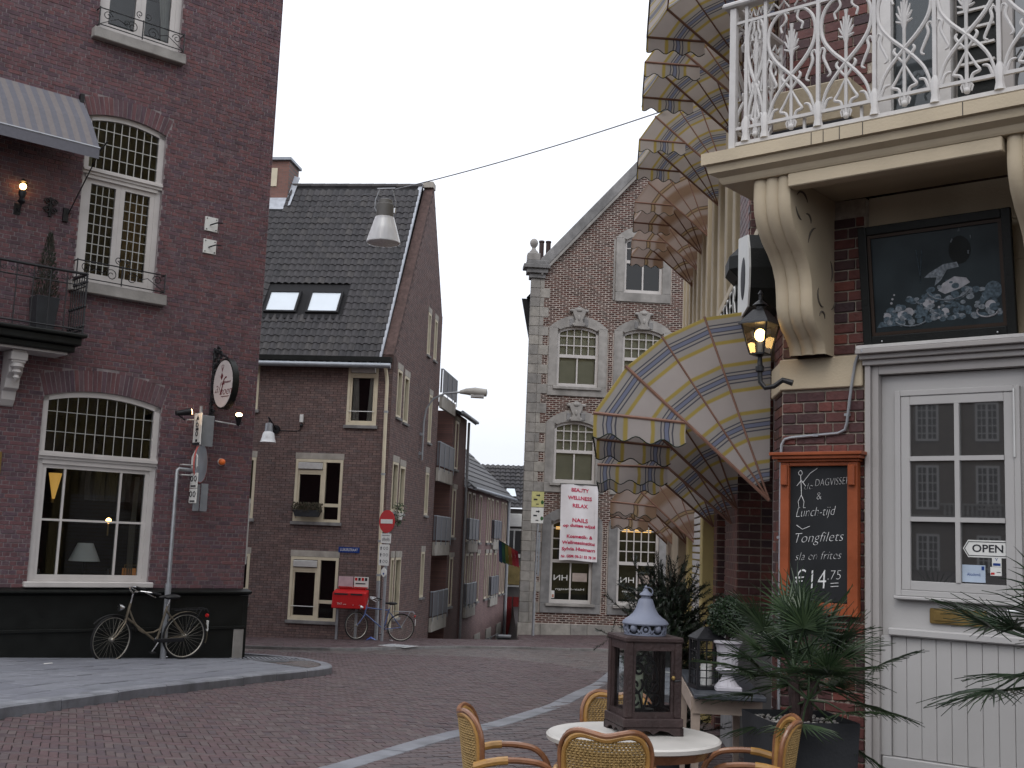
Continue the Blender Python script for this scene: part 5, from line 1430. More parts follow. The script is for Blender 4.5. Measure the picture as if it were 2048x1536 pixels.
MB().cbox(.085, .955, -.0, .034, .115, .326, .006).build('bottom_rail', X['door_white'], D_)
MB().box(.081, .14, .004, .034, .33, 1.033).build('stile', X['door_white'], D_)
sl = MB().cbox(.372, .70, .012, .034, 1.122, 1.212, .006).build('letter_slot', X['brass'], D_)
MB().cbox(.40, .672, .004, .0118, 1.14, 1.196, .004).build('letter_flap', X['brass'], D_)
MB().tube([(.90, .03, 1.222), (.90, -.025, 1.222), (.83, -.03, 1.224)], .010, 8).build('handle', X['steel'], D_, True)
MB().tube([(.875, .0, 2.10), (.875, .0, 2.50)], .006, 6).build('hinge_pin', X['alu'], D_)
# notices stuck on the glass
t = FR.thing('open_sign', 'white arrow-ended OPEN sign on the lower right pane of the pale door', 'sign', .683, -.028, 1.57)
MB().prism([(-.115, 0), (-.085, -.05), (.127, -.05), (.127, .05), (-.085, .05)], -.003, -.0008).build('card', X['signwhite'], t)
MB().prism([(-.108, 0), (-.083, -.042), (.127, -.042), (.127, -.038), (-.081, -.038), (-.103, 0), (-.081, .038), (.127, .038), (.127, .042), (-.083, .042)], -.0045, -.0032).build('border', X['ink'], t)
text('OPEN', .062, X['ink'], t, .027, -.0035, .0, width=.175, depth=.0008, thin=.0012)
t = FR.thing('notice_card', 'pale blue handwritten notice at the bottom of the right door pane', 'notice', .628, -.028, 1.425)
MB().box(-.066, .066, -.002, -.0008, -.05, .05).build('card', M('pale_blue_card', (.38, .45, .55), .6), t); text('Akademij', .026, X['blue'], t, 0, -.0022, -.005, width=.075, depth=.0004)
MB().box(.045, .06, -.0032, -.0022, .022, .044).build('mark', X['blue'], t)
t = FR.thing('card_sticker', 'small payment card sticker under the OPEN sign on the door glass', 'sticker', .757, -.028, 1.47)
MB().box(-.025, .028, -.002, -.0008, .0, .056).build('card', X['signwhite'], t); MB().box(-.035, .028, -.002, -.0008, -.052, -.002).build('card', X['signwhite'], t)
text('V', .03, X['blue'], t, .0, -.0022, .042, depth=.0004); MB().box(-.019, .022, -.0032, -.0022, .006, .02).build('mark', X['blue'], t)
MB().box(-.032, -.012, -.0032, -.0022, -.046, -.034).build('mark', X['red'], t); MB().box(.0, .022, -.0032, -.0022, -.034, -.03).build('mark', X['ink'], t)
# wall above the door, dark brick strip, panelled soffit
MB().box(-.012, 1.7, .06, .3, 2.80, 3.79).build('upper_panel', X['cream'], CB)
for z in (3.28, 3.53): MB().box(-.012, 1.7, .052, .0595, z, z + .012).build('panel_moulding', X['cream'], CB)
for u in (.08, .24, .82, .98): MB().box(u, u + .01, .05, .0518, 3.3, 3.52).build('panel_moulding', X['cream'], CB)
MB().box(1.13, 3.2, -.0, .4, -.4, 3.78).build('end_pillar', X['mortar_r'], CB)
MB().box(3.2, 16, -.05, 6, -.6, 13).build('occluder_wing', X['cap_brick'], CB)  # unseen masses added to keep sky light off the restaurant wall
MB().box(.0, 3.2, .45, 6, -.4, 12.6).build('occluder_wing', X['cap_brick'], CB)
# ---- balcony
bal = part('balcony', CB)
cor = MB()
prof = [(-.0, 3.975), (-.80, 3.975), (-.80, 3.90), (-.775, 3.895), (-.765, 3.85), (-.72, 3.825), (-.71, 3.80), (-.70, 3.785), (-.0, 3.785)]
a_, b_ = -.66, 3.2
cor.add([(a_ - max(0, -y - .70) , y, z) for y, z in prof] + [(b_, y, z) for y, z in prof], [tuple(range(9)), tuple(range(17, 8, -1))] + [(i, (i + 1) % 9, 9 + (i + 1) % 9, 9 + i) for i in range(9)])
cor.build('slab', X['cream'], bal)
MB().box(a_ - .1, -.42, -.02, .5, 3.79, 3.97).build('slab_end', X['cream'], bal)
for u in (-.02, .055, .155, .295, .86, 1.5): MB().box(u, u + .004, -.8015, -.70, 3.90, 3.9765).build('joint', X['ink'], bal)
MB().cbox(-.215, 1.035, -.70, -.60, 3.70, 3.783, .006).build('front_beam', X['cream'], bal)
def bracket(u0, u1):
    pf = [(-.66, 3.783), (-.665, 3.66), (-.655, 3.58), (-.62, 3.50), (-.55, 3.42), (-.47, 3.36), (-.40, 3.29), (-.36, 3.21), (-.345, 3.12), (-.34, 3.04), (-.32, 2.97), (-.27, 2.91), (-.20, 2.86), (-.155, 2.81), (-.14, 2.758)]
    rows = []
    for y, z in pf:
        rows.append([(u0 + (u1 - u0) * i / 24, y - .020 * abs(math.sin(i / 24 * 3 * PI)) ** .7, z) for i in range(25)])
    B_ = MB().ribbon(rows).build('bracket', X['cream'], bal, 50)
    s_ = MB()
    for u in (u0, u1): s_.add([(u, y, z) for y, z in pf] + [(u, -.0, 2.758), (u, 0, 3.783)], [tuple(range(17))])
    s_.build('bracket_side', X['cream'], bal)
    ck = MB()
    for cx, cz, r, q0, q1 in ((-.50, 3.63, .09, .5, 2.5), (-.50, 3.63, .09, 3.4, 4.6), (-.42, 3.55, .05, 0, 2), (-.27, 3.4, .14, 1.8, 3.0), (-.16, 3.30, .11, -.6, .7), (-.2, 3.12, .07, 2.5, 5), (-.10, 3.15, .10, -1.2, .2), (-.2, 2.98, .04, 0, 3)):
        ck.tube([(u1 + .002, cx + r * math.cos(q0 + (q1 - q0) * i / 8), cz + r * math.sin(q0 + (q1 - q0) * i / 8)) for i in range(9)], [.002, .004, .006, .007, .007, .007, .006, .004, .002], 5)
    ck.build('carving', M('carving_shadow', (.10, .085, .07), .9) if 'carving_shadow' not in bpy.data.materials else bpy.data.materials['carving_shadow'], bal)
bracket(-.46, -.215); bracket(1.05, 1.29)
# cast iron railing
RL = part('railing', CB)
CI = X['castwhite']
yb = -.70
MB().cbox(-.66, 3.2, yb - .045, yb + .045, 4.935, 4.97, .01).build('handrail', CI, RL); MB().cbox(-.66, -.57, yb + .046, -.02, 4.935, 4.97, .01).build('handrail', CI, RL)
for z, r_ in ((4.83, .009), (4.13, .010), (4.03, .012)):
    MB().box(-.60, 3.2, yb - r_, yb + r_, z - r_, z + r_).build('rail', CI, RL); MB().box(-.60, -.582, yb + .02, -.02, z - r_, z + r_).build('rail', CI, RL)
MB().cbox(-.612, -.568, yb - .022, yb + .022, 3.976, 4.934, .004).build('corner_post', CI, RL)
def motif(cx, w_, P, side=False):
    """one cast panel: crossing heart scrolls, palmette on a stem, zigzag leaf, base leaves"""
    def T(pts): return [((cx + x * w_, yb, z) if not side else (-.59, cx + x * w_, z)) for x, z in pts]
    h = lambda f: 4.05 + f * .77
    for s_ in (-1, 1):
        cv = [(-.47, 0), (-.44, .12), (-.36, .25), (-.22, .35), (0, .46), (.24, .57), (.40, .68), (.45, .80), (.40, .91), (.27, .985), (.14, 1.0), (.05, .985)]
        cu = [(.14, 1.0), (.10, .94), (.16, .90), (.21, .88), (.18, .83)]
        sm = smooth_line([(x * s_, z) for x, z in cv], 4)
        MB().tube(T([(x, h(z)) for x, z in sm]), [.007 + .006 * math.sin(PI * i / (len(sm) - 1)) for i in range(len(sm))], 6).build('scroll', CI, P, True)
        MB().tube(T(smooth_line([(x * s_, h(z)) for x, z in cu], 3)), .0078, 6).build('curl', CI, P, True)
        for lf in ([(.0, .34), (-.10, .40), (-.17, .45), (-.14, .48)], [(.0, .34), (.14, .22), (.20, .17), (.10, .15), (.06, .10), (.03, .02)], [(.47, .16), (.42, .10), (.34, .185), (.24, .20)], [(.48, .56), (.44, .62), (.38, .60), (.40, .54), (.33, .46), (.28, .40), (.34, .38)]):
            sm = smooth_line([(x * s_, h(z)) for x, z in lf], 4)
            MB().tube(T(sm), [.004 + .006 * math.sin(PI * i / (len(sm) - 1)) ** .6 for i in range(len(sm))], 6).build('leaf', CI, P, True)
        for q, ln in ((.25, .16), (.55, .15), (.9, .13), (1.35, .11)):
            e = (s_ * math.sin(q) * ln * 1.3, .66 + math.cos(q) * ln * 1.15)
            MB().tube(T([(0, h(.66)), (e[0] * .6, h(.66 + (e[1] - .66) * .55)), (e[0], h(e[1]))]), [.006, .009, .005], 5).build('palmette', CI, P, True)
        MB().tube(T([(0, 4.10), (s_ * .05, 4.13), (s_ * .09, 4.10), (s_ * .07, 4.07)]), [.006, .009, .008, .004], 5).build('curl', CI, P, True)
    MB().tube(T([(0, h(.02)), (0, h(.62)), (0, h(.66)), (0, h(.86)), (0, h(.89))]), [.011, .010, .018, .009, .014], 6).build('stem', CI, P, True)
    MB().ball(T([(0, 4.075)])[0], .02, 8, 5).build('drop', CI, P, True)
    for x0 in (-.25, .25):
        MB().tube(T([(x0 - .2, 4.85), (x0 - .1, 4.90), (x0, 4.86), (x0 + .1, 4.90), (x0 + .2, 4.85)]), [.006, .009, .009, .009, .006], 5).build('frieze_scroll', CI, P, True)
bars = [-.37, -.02, .33, .68, 1.03, 1.38]
for u in [-.50] + bars:
    k = MB(); k.box(u - .011, u + .011, yb - .011, yb + .011, 4.035, 4.934); k.build('baluster', CI, RL)
    MB().tube([(u, yb, 4.04), (u, yb, 4.09), (u, yb, 4.16), (u, yb, 4.20)], [.032, .022, .030, .014], 8).build('base_cup', CI, RL, True)
pm = [(-.435, .13)] + [((a + b) / 2, b - a) for a, b in zip(bars, bars[1:])]
for cx, wd in pm:
    PN = part('cast_panel', CB); motif(cx, wd, PN)
for cx in (-.52, -.18): PN = part('cast_panel', CB); motif(cx, .33, PN, True)
for y in (-.35, -.04): MB().box(-.60, -.58, y - .011, y + .011, 4.035, 4.934).build('baluster', CI, RL)
for u in (-.12, .24): MB().box(u - .008, u + .008, yb + .02, yb + .036, 3.976, 4.13).build('stay', CI, RL)
# first floor behind the railing
uf = MB(); uf.box(-.56, .03, .02, .4, 3.976, 8.5); uf = uf.build('upper_wall', X['mortar_r'], CB)
fb = MB()
for b_ in courses(-.56, .03, 4.0, lambda u: 12.5, [], .20, .069, .010): brickbox(fb, b_[0], b_[1], b_[2], b_[3], .02, .010)
stuff(fb.build('brickwork', X['brick_r'], CB))
MB().box(.03, 3.2, .12, .4, 3.976, 12.6).build('upper_wall', X['greige'], CB)
fr_ = MB(); rect_frame(fr_, .04, .53, 3.98, 6.6, .11, .02, .119, .34); fr_.build('balcony_door', X['castwhite'], CB)
pane(CB, .15, .42, 4.32, 6.5, .07, X['glass']); MB().box(.14, .43, .10, .118, 4.3, 6.5).build('door_blind', M('grey_pane', (.16, .18, .20), .3, .1), CB)
for i in range(4): MB().box(.06 + i * .12, .175 + i * .12 - .003, .012, .0199, 3.99, 4.29).build('door_board', X['castwhite'], CB)
sh = part('shutter', CB)
MB().box(.56, .80, .06, .10, 4.0, 6.6).build('shutter_back', X['black'], sh)
for i in range(22): MB().box(.57, .79, .035, .06, 4.08 + i * .115, 4.095 + i * .115).build('louvre', X['castwhite'], sh)
fq = MB(); rect_frame(fq, .84, 1.4, 4.0, 6.6, .06, .03, .1); fq.build('window', X['greige'], CB); MB().box(.9, 1.34, .06, .062, 4.06, 6.54).build('window_pane', X['door_dark'], CB)
t = FR.thing('balcony_box', 'beige air conditioning box behind the white cast iron railing', 'box', -.20, .24, 4.06)
MB().cbox(-.24, .28, -.22, .12, .10, .36, .012).build('case', X['cream'], t); MB().cbox(-.245, .285, -.225, .125, .08, .099, .004).build('base', X['ink'], t)
for sx in (-.2, .22): MB().box(sx - .02, sx + .02, -.15, .1, -.08, .08).build('foot', X['iron'], t)
# ---- framed picture (a generic dark still life) leaning out above the door
t = FR.thing('framed_picture', 'black framed dark still life print of pale fruit above the pale door', 'picture', .455, .03, 2.81)
t.rotation_euler = (R(8), 0, FR.rz)
f = MB(); rect_frame(f, -.455, .465, 0, .74, .055, -.035, .0); f.build('frame', X['black'], t, bevel=.006)
f = MB(); rect_frame(f, -.399, .409, .056, .684, .02, -.022, .0); f.build('inner_frame', M('dark_brown_frame', (.03, .018, .012), .5), t)
MB().box(-.379, .389, -.010, -.004, .076, .664).build('print', M('print_dark', (.020, .028, .032), .35, .5, 3), t)
pb1, pb2, pb3 = M('print_pale', (.30, .30, .32), .4, .3, 30), M('print_blue', (.06, .085, .105), .4, .7, 60), M('print_grey', (.15, .17, .19), .4, .6, 60)
def disc(x, z, r, m_, nm='fruit', sq=1, lift=.0):
    MB().add([(x + r * math.cos(2 * PI * i / 18), -.0112 - lift, z + r * sq * math.sin(2 * PI * i / 18)) for i in range(18)], [tuple(range(18))]).build(nm, m_, t)
rnd = random.Random(3)
for i in range(190):                                         # a heap of grapes and leaves
    x = rnd.uniform(-.32, .37); z = .125 + rnd.random() ** 1.3 * .24 * (1 - abs(x - .08) * 1.6); disc(x, z, rnd.uniform(.010, .024), rnd.choice((pb2, pb2, pb3)), 'leaf_mark', rnd.uniform(.5, 1), i * .00001)
for x, z, r in ((-.30, .17, .024), (-.20, .175, .036), (-.165, .185, .03), (-.05, .23, .026), (-.02, .245, .02), (.01, .155, .027), (.055, .17, .024), (.32, .185, .031), (-.27, .25, .008), (-.262, .275, .007), (-.25, .3, .006), (.02, .2, .008)): disc(x, z, r, pb1, 'fruit', .95, .001)
MB().add([(x, -.0123, z) for x, z in ((.02, .30), (.05, .34), (.12, .375), (.19, .36), (.21, .33), (.15, .30), (.06, .275))], [tuple(range(7))]).build('pie_mark', pb1, t)
MB().add([(x, -.0124, z) for x, z in ((-.06, .385), (-.03, .41), (.06, .455), (.14, .46), (.15, .43), (.08, .42), (.04, .36), (.0, .33), (.015, .38))], [tuple(range(9))]).build('lobster_mark', pb3, t)
for x, z, a0, a1, r in ((.30, .15, 2.6, 6.2, .06), (-.15, .16, 3.6, 5.6, .11), (.08, .31, 3.4, 6.0, .13)): MB().tube([(x + r * math.cos(a0 + (a1 - a0) * i / 12), -.0128, z + .55 * r * math.sin(a0 + (a1 - a0) * i / 12)) for i in range(13)], .005, 4).build('dish_rim', pb1 if r < .1 else pb3, t)
MB().add([(x, -.0118, z) for x, z in ((-.37, .105), (-.25, .11), (-.24, .135), (-.345, .14))], [(0, 1, 2, 3)]).build('table_mark', pb2, t)
disc(.16, .53, .065, M('print_black', (.006, .008, .008), .3), 'jug_mark', 1.3, .0006)
for dx, dz in ((-.05, .05), (.05, -.03), (.07, .06), (.0, .11)): MB().tube([(.16 + dx, -.0126, .53 + dz), (.165 + dx * .9, -.0126, .55 + dz)], .004, 4).build('jug_glint', pb3, t)
for x in (-.10, -.065): MB().tube([(x, -.0122, .56), (-.083, -.0122, .40), (-.083, -.0122, .36)], .0022, 4).build('glass_mark', pb2, t)
MB().ball((.34, -.012, .27), .05, 10, 6, (1, .03, 1.1)).build('melon_mark', pb2, t)
for sx in (-.33, .36): MB().ball((sx, -.045, .02), .006, 6, 4).build('screw', X['steel'], t)
# ---- conduit across the pillar
t = FR.thing('conduit', 'grey conduit pipe bending across the brick pillar above the chalkboard', 'pipe', 0, 0, 0)
MB().tube([(.02, -.13, 2.765), (-.03, -.06, 2.76), (-.06, -.05, 2.70), (-.085, -.05, 2.55), (-.12, -.032, 2.33), (-.135, -.028, 2.285), (-.18, -.026, 2.265), (-.50, -.026, 2.245), (-.545, -.026, 2.235), (-.568, -.026, 2.20), (-.572, -.026, 2.10), (-.575, -.026, .3)], .010, 8).build('pipe', X['galv'], t, True)
for u, z in ((-.12, 2.38), (-.33, 2.255), (-.574, 1.6)): MB().box(u - .018, u + .018, -.037, -.011, z - .008, z + .008).build('clip', X['galv'], t)
# ---- chalkboard
t = FR.thing('chalkboard', 'chalk menu board in an orange wooden frame hung on the brick pillar', 'chalkboard', -.295, .02, 1.13)
MB().box(-.20, .20, -.035, -.02, .08, .93).build('slate', X['chalkboard'], t)
st = MB(); st.box(-.255, -.195, -.06, -.005, .0, .95); st.box(.195, .262, -.06, -.005, .0, .95); st.box(-.194, .194, -.058, -.005, .0, .075); st.box(-.194, .194, -.058, -.005, .925, .95); st.build('stile', X['orangewood'], t, bevel=.005)
tp = MB(); tp.box(-.27, .275, -.075, -.003, .951, .968); tp.box(-.295, .295, -.10, -.003, .9685, .99); tp.box(-.31, .31, -.115, -.003, .9905, 1.012); tp.build('cornice', X['orangewood'], t, bevel=.004)
for sx in (-.222, .228): MB().cbox(sx - .022, sx + .022, -.085, -.0605, .80, .93, .006).build('corbel', X['orangewood'], t)
ch = part('chalk_writing', t)
y_ = -.0365
for s, x, z, size, wd, shr in (('de', -.075, .795, .06, .055, .3), ('DAGVISSER', .085, .825, .066, .225, .25), ('&', .0, .735, .07, .03, .1), ('Lunch-tijd', -.03, .635, .085, .27, .4), ('Tongfilets', -.01, .475, .09, .32, .4), ('sla en frites', -.01, .36, .075, .31, .4), ('€14', -.06, .205, .17, .21, .15), ('.75', .10, .245, .085, .09, .2)):
    text(s, size, X['chalk'], ch, x, y_, z, width=wd, shear=shr, depth=.0008, thin=-.0022, rot=(0, R(-4), 0))
for pts in ([(-.125, .90), (-.13, .895), (-.14, .885), (-.135, .87), (-.12, .868), (-.112, .88), (-.118, .895), (-.125, .90)], [(-.125, .868), (-.12, .80), (-.118, .74)], [(-.12, .835), (-.15, .80)], [(-.12, .835), (-.09, .80)], [(-.12, .74), (-.14, .70), (-.135, .66), (-.13, .662)], [(-.118, .74), (-.10, .70), (-.105, .66), (-.09, .662)], [(-.11, .82), (-.06, .88), (-.01, .912)], [(.08, .195), (.13, .20)], [(.08, .175), (.13, .18)], [(-.15, .55), (-.11, .525), (-.06, .545)]):
    MB().tube([(x, y_, z) for x, z in pts], .0022, 4).build('stroke', X['chalk'], ch)
# ---- wall lantern with lit bulb
t = thing('wall_lantern', 'black four-sided wall lantern with lit bulb on the corner of the brick pillar', 'wall lamp', (1.585, 7.45, 2.55), FR.rz)
MB().tube([(.20, .06, .02), (.14, .04, .04), (.09, .02, .0), (.04, 0, -.01), (.005, 0, .03), (0, 0, .10)], [.020, .018, .016, .016, .016, .016], 8).build('arm', X['iron'], t, True)
MB().lathe([(.016, .09), (.028, .10), (.028, .13), (.018, .14), (.014, .19), (.03, .205)], 12).build('socket', X['iron'], t, True)
def frust(mb, a, b, z0, z1): mb.add([(x * a, y * a, z0) for x, y in ((-1, -1), (1, -1), (1, 1), (-1, 1))] + [(x * b, y * b, z1) for x, y in ((-1, -1), (1, -1), (1, 1), (-1, 1))], [(0, 1, 5, 4), (1, 2, 6, 5), (2, 3, 7, 6), (3, 0, 4, 7), (3, 2, 1, 0), (4, 5, 6, 7)]); return mb
frust(MB(), .052, .052, .205, .215).build('base', X['iron'], t)
for sx, sy in ((-1, -1), (1, -1), (1, 1), (-1, 1)): MB().tube([(sx * .05, sy * .05, .215), (sx * .088, sy * .088, .40)], .006, 5).build('corner_bar', X['iron'], t)
for q in range(4):
    a = q * PI / 2; m_ = Matrix.Rotation(a, 4, 'Z')
    MB().add([m_ @ Vector(p) for p in ((-.05, -.05, .215), (.05, -.05, .215), (.087, -.087, .40), (-.087, -.087, .40))], [(0, 1, 2, 3)]).build('pane', X['glass_clear'], t)
frust(MB(), .105, .10, .40, .412).build('collar', X['iron'], t); frust(MB(), .10, .035, .412, .50).build('roof', X['iron'], t)
MB().lathe([(.03, .50), (.03, .52), (.052, .53), (.03, .55), (.012, .565), (.012, .60), (.018, .605), (.004, .63)], 10).build('finial', X['iron'], t, True)
MB().lathe([(.012, .22), (.014, .29)], 8).build('lamp_holder', X['signwhite'], t)
MB().ball((0, 0, .335), .036, 14, 10, (1, 1, 1.15)).build('bulb', emit('lantern_bulb', (1, .60, .20), 9), t, True)

# ------------------------------------------------------------------ street side of the cafe (s runs away down the street)
def bs(s0, s1, y0, y1, z0, z1): return MB().box(-s1, -s0, y0, y1, z0, z1)
def pier(s0, s1, z0, z1, dep, base=True):
    bs(s0 + .005, s1, .006, dep + .3, z0, z1).build('pier', X['mortar_r'], CS)
    fb = MB()
    for b_ in courses(-s1, -s0, z0, lambda u: z1 - .01, [], .20, .069, .010): brickbox(fb, b_[0], b_[1], b_[2], b_[3], .006, .010)
    # the face turned to the viewer
    k = 0; z = z0
    while z < z1 - .06:
        y = -.0
        while y < dep - .02:
            e = min(y + (.10 if k % 2 else .20), dep)
            fb.add([(-s0 - .006 + .012, y + .006 + p, q) for p, q in ((0, z + .005), (e - y - .01, z + .005), (e - y - .01, z + .064), (0, z + .064))], [(0, 1, 2, 3)]); y = e
        z += .069; k += 1
    stuff(fb.build('brickwork', X['brick_r'], CS))
pier(2.73, 3.86, -.6, 3.3, .30)
MB().cbox(-3.87, -2.70, -.02, .33, -.6, .95, .01).build('pier_base', X['bluestone_d'], CS)
pier(4.7, 5.1, -.6, 3.3, .22)
pier(2.07, 2.85, 3.9, 12.6, .28); pier(0.006, .35, 3.98, 12.6, .2)
bs(.43, 2.7, .45, .5, -.5, 3.2).build('shop_back', X['dark_in'], CS)
for s in (2.45, 1.6): bs(s, s + .10, .32, .44, -.4, 3.2).build('shop_mullion', X['greige'], CS)
MB().box(-2.72, -2.60, .30, .62, -.4, 3.2).build('jamb', X['castwhite'], CS); MB().box(-2.59, -2.50, .40, .6, -.4, 3.2).build('jamb', X['greige'], CS)
bs(.43, 2.6, .33, .43, 1.55, 1.63).build('shop_transom', X['greige'], CS)
bs(3.87, 4.69, .2, .25, -.5, 3.2).build('shop_back', X['dark_in'], CS)
bs(.43, 5.1, .02, .5, 3.2, 3.9).build('fascia', X['cream'], CS)
bs(.35, 5.1, -.06, .5, 3.9, 3.97).build('string_course', X['cream'], CS); bs(.43, 5.1, -.03, .02, 3.2, 3.28).build('string_course', X['cream'], CS)
bs(.36, 2.06, .3, .35, 3.98, 12.6).build('upper_window', X['door_dark'], CS)
bs(.36, .46, .22, .299, 3.98, 12.6).build('upper_jamb', X['cream'], CS); bs(1.96, 2.06, .22, .299, 3.98, 12.6).build('upper_jamb', X['cream'], CS)
bs(0, 5.1, .6, 9, -.6, 12.6).build('core', X['dark_in'], CS)
# projecting sign letters and logo box
t = FW.thing('fascia_sign', 'row of black box letters and a white-faced logo box above the striped awning', 'sign', 0, 0, 0)
lg = [(-.80, 3.16), (-.16, 3.16), (-.10, 3.28), (-.08, 3.42), (-.12, 3.56), (-.22, 3.68), (-.80, 3.80)]
MB().prism(lg, -.215, -.0).build('logo_box', X['black'], t); MB().prism([(x * .99, z) for x, z in lg], -.228, -.216).build('logo_face', X['signwhite'], t)
MB().ball((-.45, -.229, 3.42), .14, 12, 8, (1, .05, 1.1)).build('logo_mark', X['ink'], t)
MB().cbox(-1.75, -1.3, -.24, -.03, 3.64, 3.88, .07).build('box_letter', X['black'], t)
for i, chh in enumerate('RESTAURANT'):
    me = text_mesh(chh, .36, X['black'], .12); link('letter', me, t, (-.98 - i * .27, -.11, 3.36))
    me = text_mesh(chh, .35, X['signwhite'], .004, thin=-.008); link('letter_face', me, t, (-.98 - i * .27, -.236, 3.36))

# ------------------------------------------------------------------ ochre timber house next along
OC = FW.thing('ochre_house', 'narrow house clad in ochre and cream vertical boards beyond the brick piers', 'house', 0, 0, 0)
MB().box(-14.5, -5.12, .26, 9, -1.5, 12.5).build('core', X['ochre'], OC)
MB().box(-5.10, -2.87, .26, .5, 3.98, 12).build('bay_core', X['ochre'], OC)
s = 2.90; i = 0
while s < 14.3:
    z0 = 3.98 if s < 5.12 else -1.2
    MB().cbox(-s - .26, -s, .20 - (.06 if i % 3 == 0 else 0), .259, z0, 11.9, .012).build('board', X['cream'] if i % 3 == 0 else X['ochre'], OC); s += .31; i += 1
for k in range(24): MB().box(-7.4, -5.6, -.07, -.035, .2 + k * .085, .262 + k * .085).build('shutter_slat', X['castwhite'], OC)
MB().cbox(-5.5, -5.2, -.12, .05, -1.2, 3.3, .01).build('post', X['ochre'], OC); MB().cbox(-7.9, -7.5, -.12, .05, -1.2, 3.3, .01).build('post', X['ochre'], OC)
MB().cbox(-12.5, -9, -.16, .05, -1.3, 2.6, .01).build('shop_front', X['cream'], OC)

# ------------------------------------------------------------------ hood awnings
def stripes(name, stops, period, trans):
    m, t_, b = _nodes(name); n = t_.nodes.new; l = t_.links.new
    uv = n('ShaderNodeUVMap'); uv.uv_map = 'UVMap'; sp = n('ShaderNodeSeparateXYZ'); l(uv.outputs[0], sp.inputs[0])
    dv = n('ShaderNodeMath'); dv.operation = 'DIVIDE'; dv.inputs[1].default_value = period; l(sp.outputs['X'], dv.inputs[0])
    fr = n('ShaderNodeMath'); fr.operation = 'FRACT'; l(dv.outputs[0], fr.inputs[0])
    rp = n('ShaderNodeValToRGB'); rp.color_ramp.interpolation = 'LINEAR'; e = rp.color_ramp.elements
    while len(e) < len(stops): e.new(.5)
    for i, (p, c) in enumerate(stops): e[i].position = p; e[i].color = (*c, 1)
    l(fr.outputs[0], rp.inputs[0])
    tc = n('ShaderNodeTexCoord'); nz = n('ShaderNodeTexNoise'); nz.inputs['Scale'].default_value = 3; nz.inputs['Detail'].default_value = 6; l(tc.outputs['Object'], nz.inputs[0])
    mr = n('ShaderNodeMapRange'); mr.inputs['To Min'].default_value = .72; mr.inputs['To Max'].default_value = 1.15; l(nz.outputs[0], mr.inputs[0])
    vm = n('ShaderNodeVectorMath'); vm.operation = 'SCALE'; l(rp.outputs[0], vm.inputs[0]); l(mr.outputs[0], vm.inputs['Scale'])
    l(vm.outputs[0], b.inputs['Base Color']); b.inputs['Roughness'].default_value = .85
    tl = n('ShaderNodeBsdfTranslucent'); l(vm.outputs[0], tl.inputs[0]); mx = n('ShaderNodeMixShader'); mx.inputs[0].default_value = trans
    o = t_.nodes['Material Output']; l(b.outputs[0], mx.inputs[1]); l(tl.outputs[0], mx.inputs[2]); l(mx.outputs[0], o.inputs[0])
    return m
wh, gr_, ye, bl, dk = (.58, .53, .51), (.47, .445, .42), (.52, .40, .11), (.24, .27, .39), (.11, .11, .14)
X['stripe_b'] = stripes('awning_blue_yellow', [(0, wh), (.19, wh), (.215, ye), (.265, ye), (.29, gr_), (.385, gr_), (.39, dk), (.41, dk), (.42, gr_), (.455, gr_), (.46, dk), (.475, dk), (.48, bl), (.54, bl), (.545, dk), (.56, dk), (.565, gr_), (.60, gr_), (.605, dk), (.625, dk), (.63, gr_), (.72, gr_), (.745, ye), (.795, ye), (.82, wh), (1, wh)], .36, .5)
b1, b2, b3 = (.50, .42, .39), (.33, .22, .15), (.44, .32, .19)
X['stripe_n'] = stripes('awning_brown', [(0, b1), (.25, b1), (.40, b2), (.62, b2), (.70, b1), (.80, b1), (.82, b3), (.84, (.08, .06, .05)), (.86, b3), (.90, b3), (.92, (.08, .06, .05)), (.94, b1), (1, b1)], .50, .5)
X['rib'] = M('awning_rib', (.21, .115, .085), .5, .2, 10); X['piping'] = M('awning_piping', (.03, .04, .03), .8)
def uvbuild(mb, name, mat, parent, uvx):
    me = mb.mesh(name, mat, 25)
    ul = me.uv_layers.new(name='UVMap')
    for lp in me.loops: ul.data[lp.index].uv = (uvx[lp.vertex_index], 0)
    return link(name, me, parent)
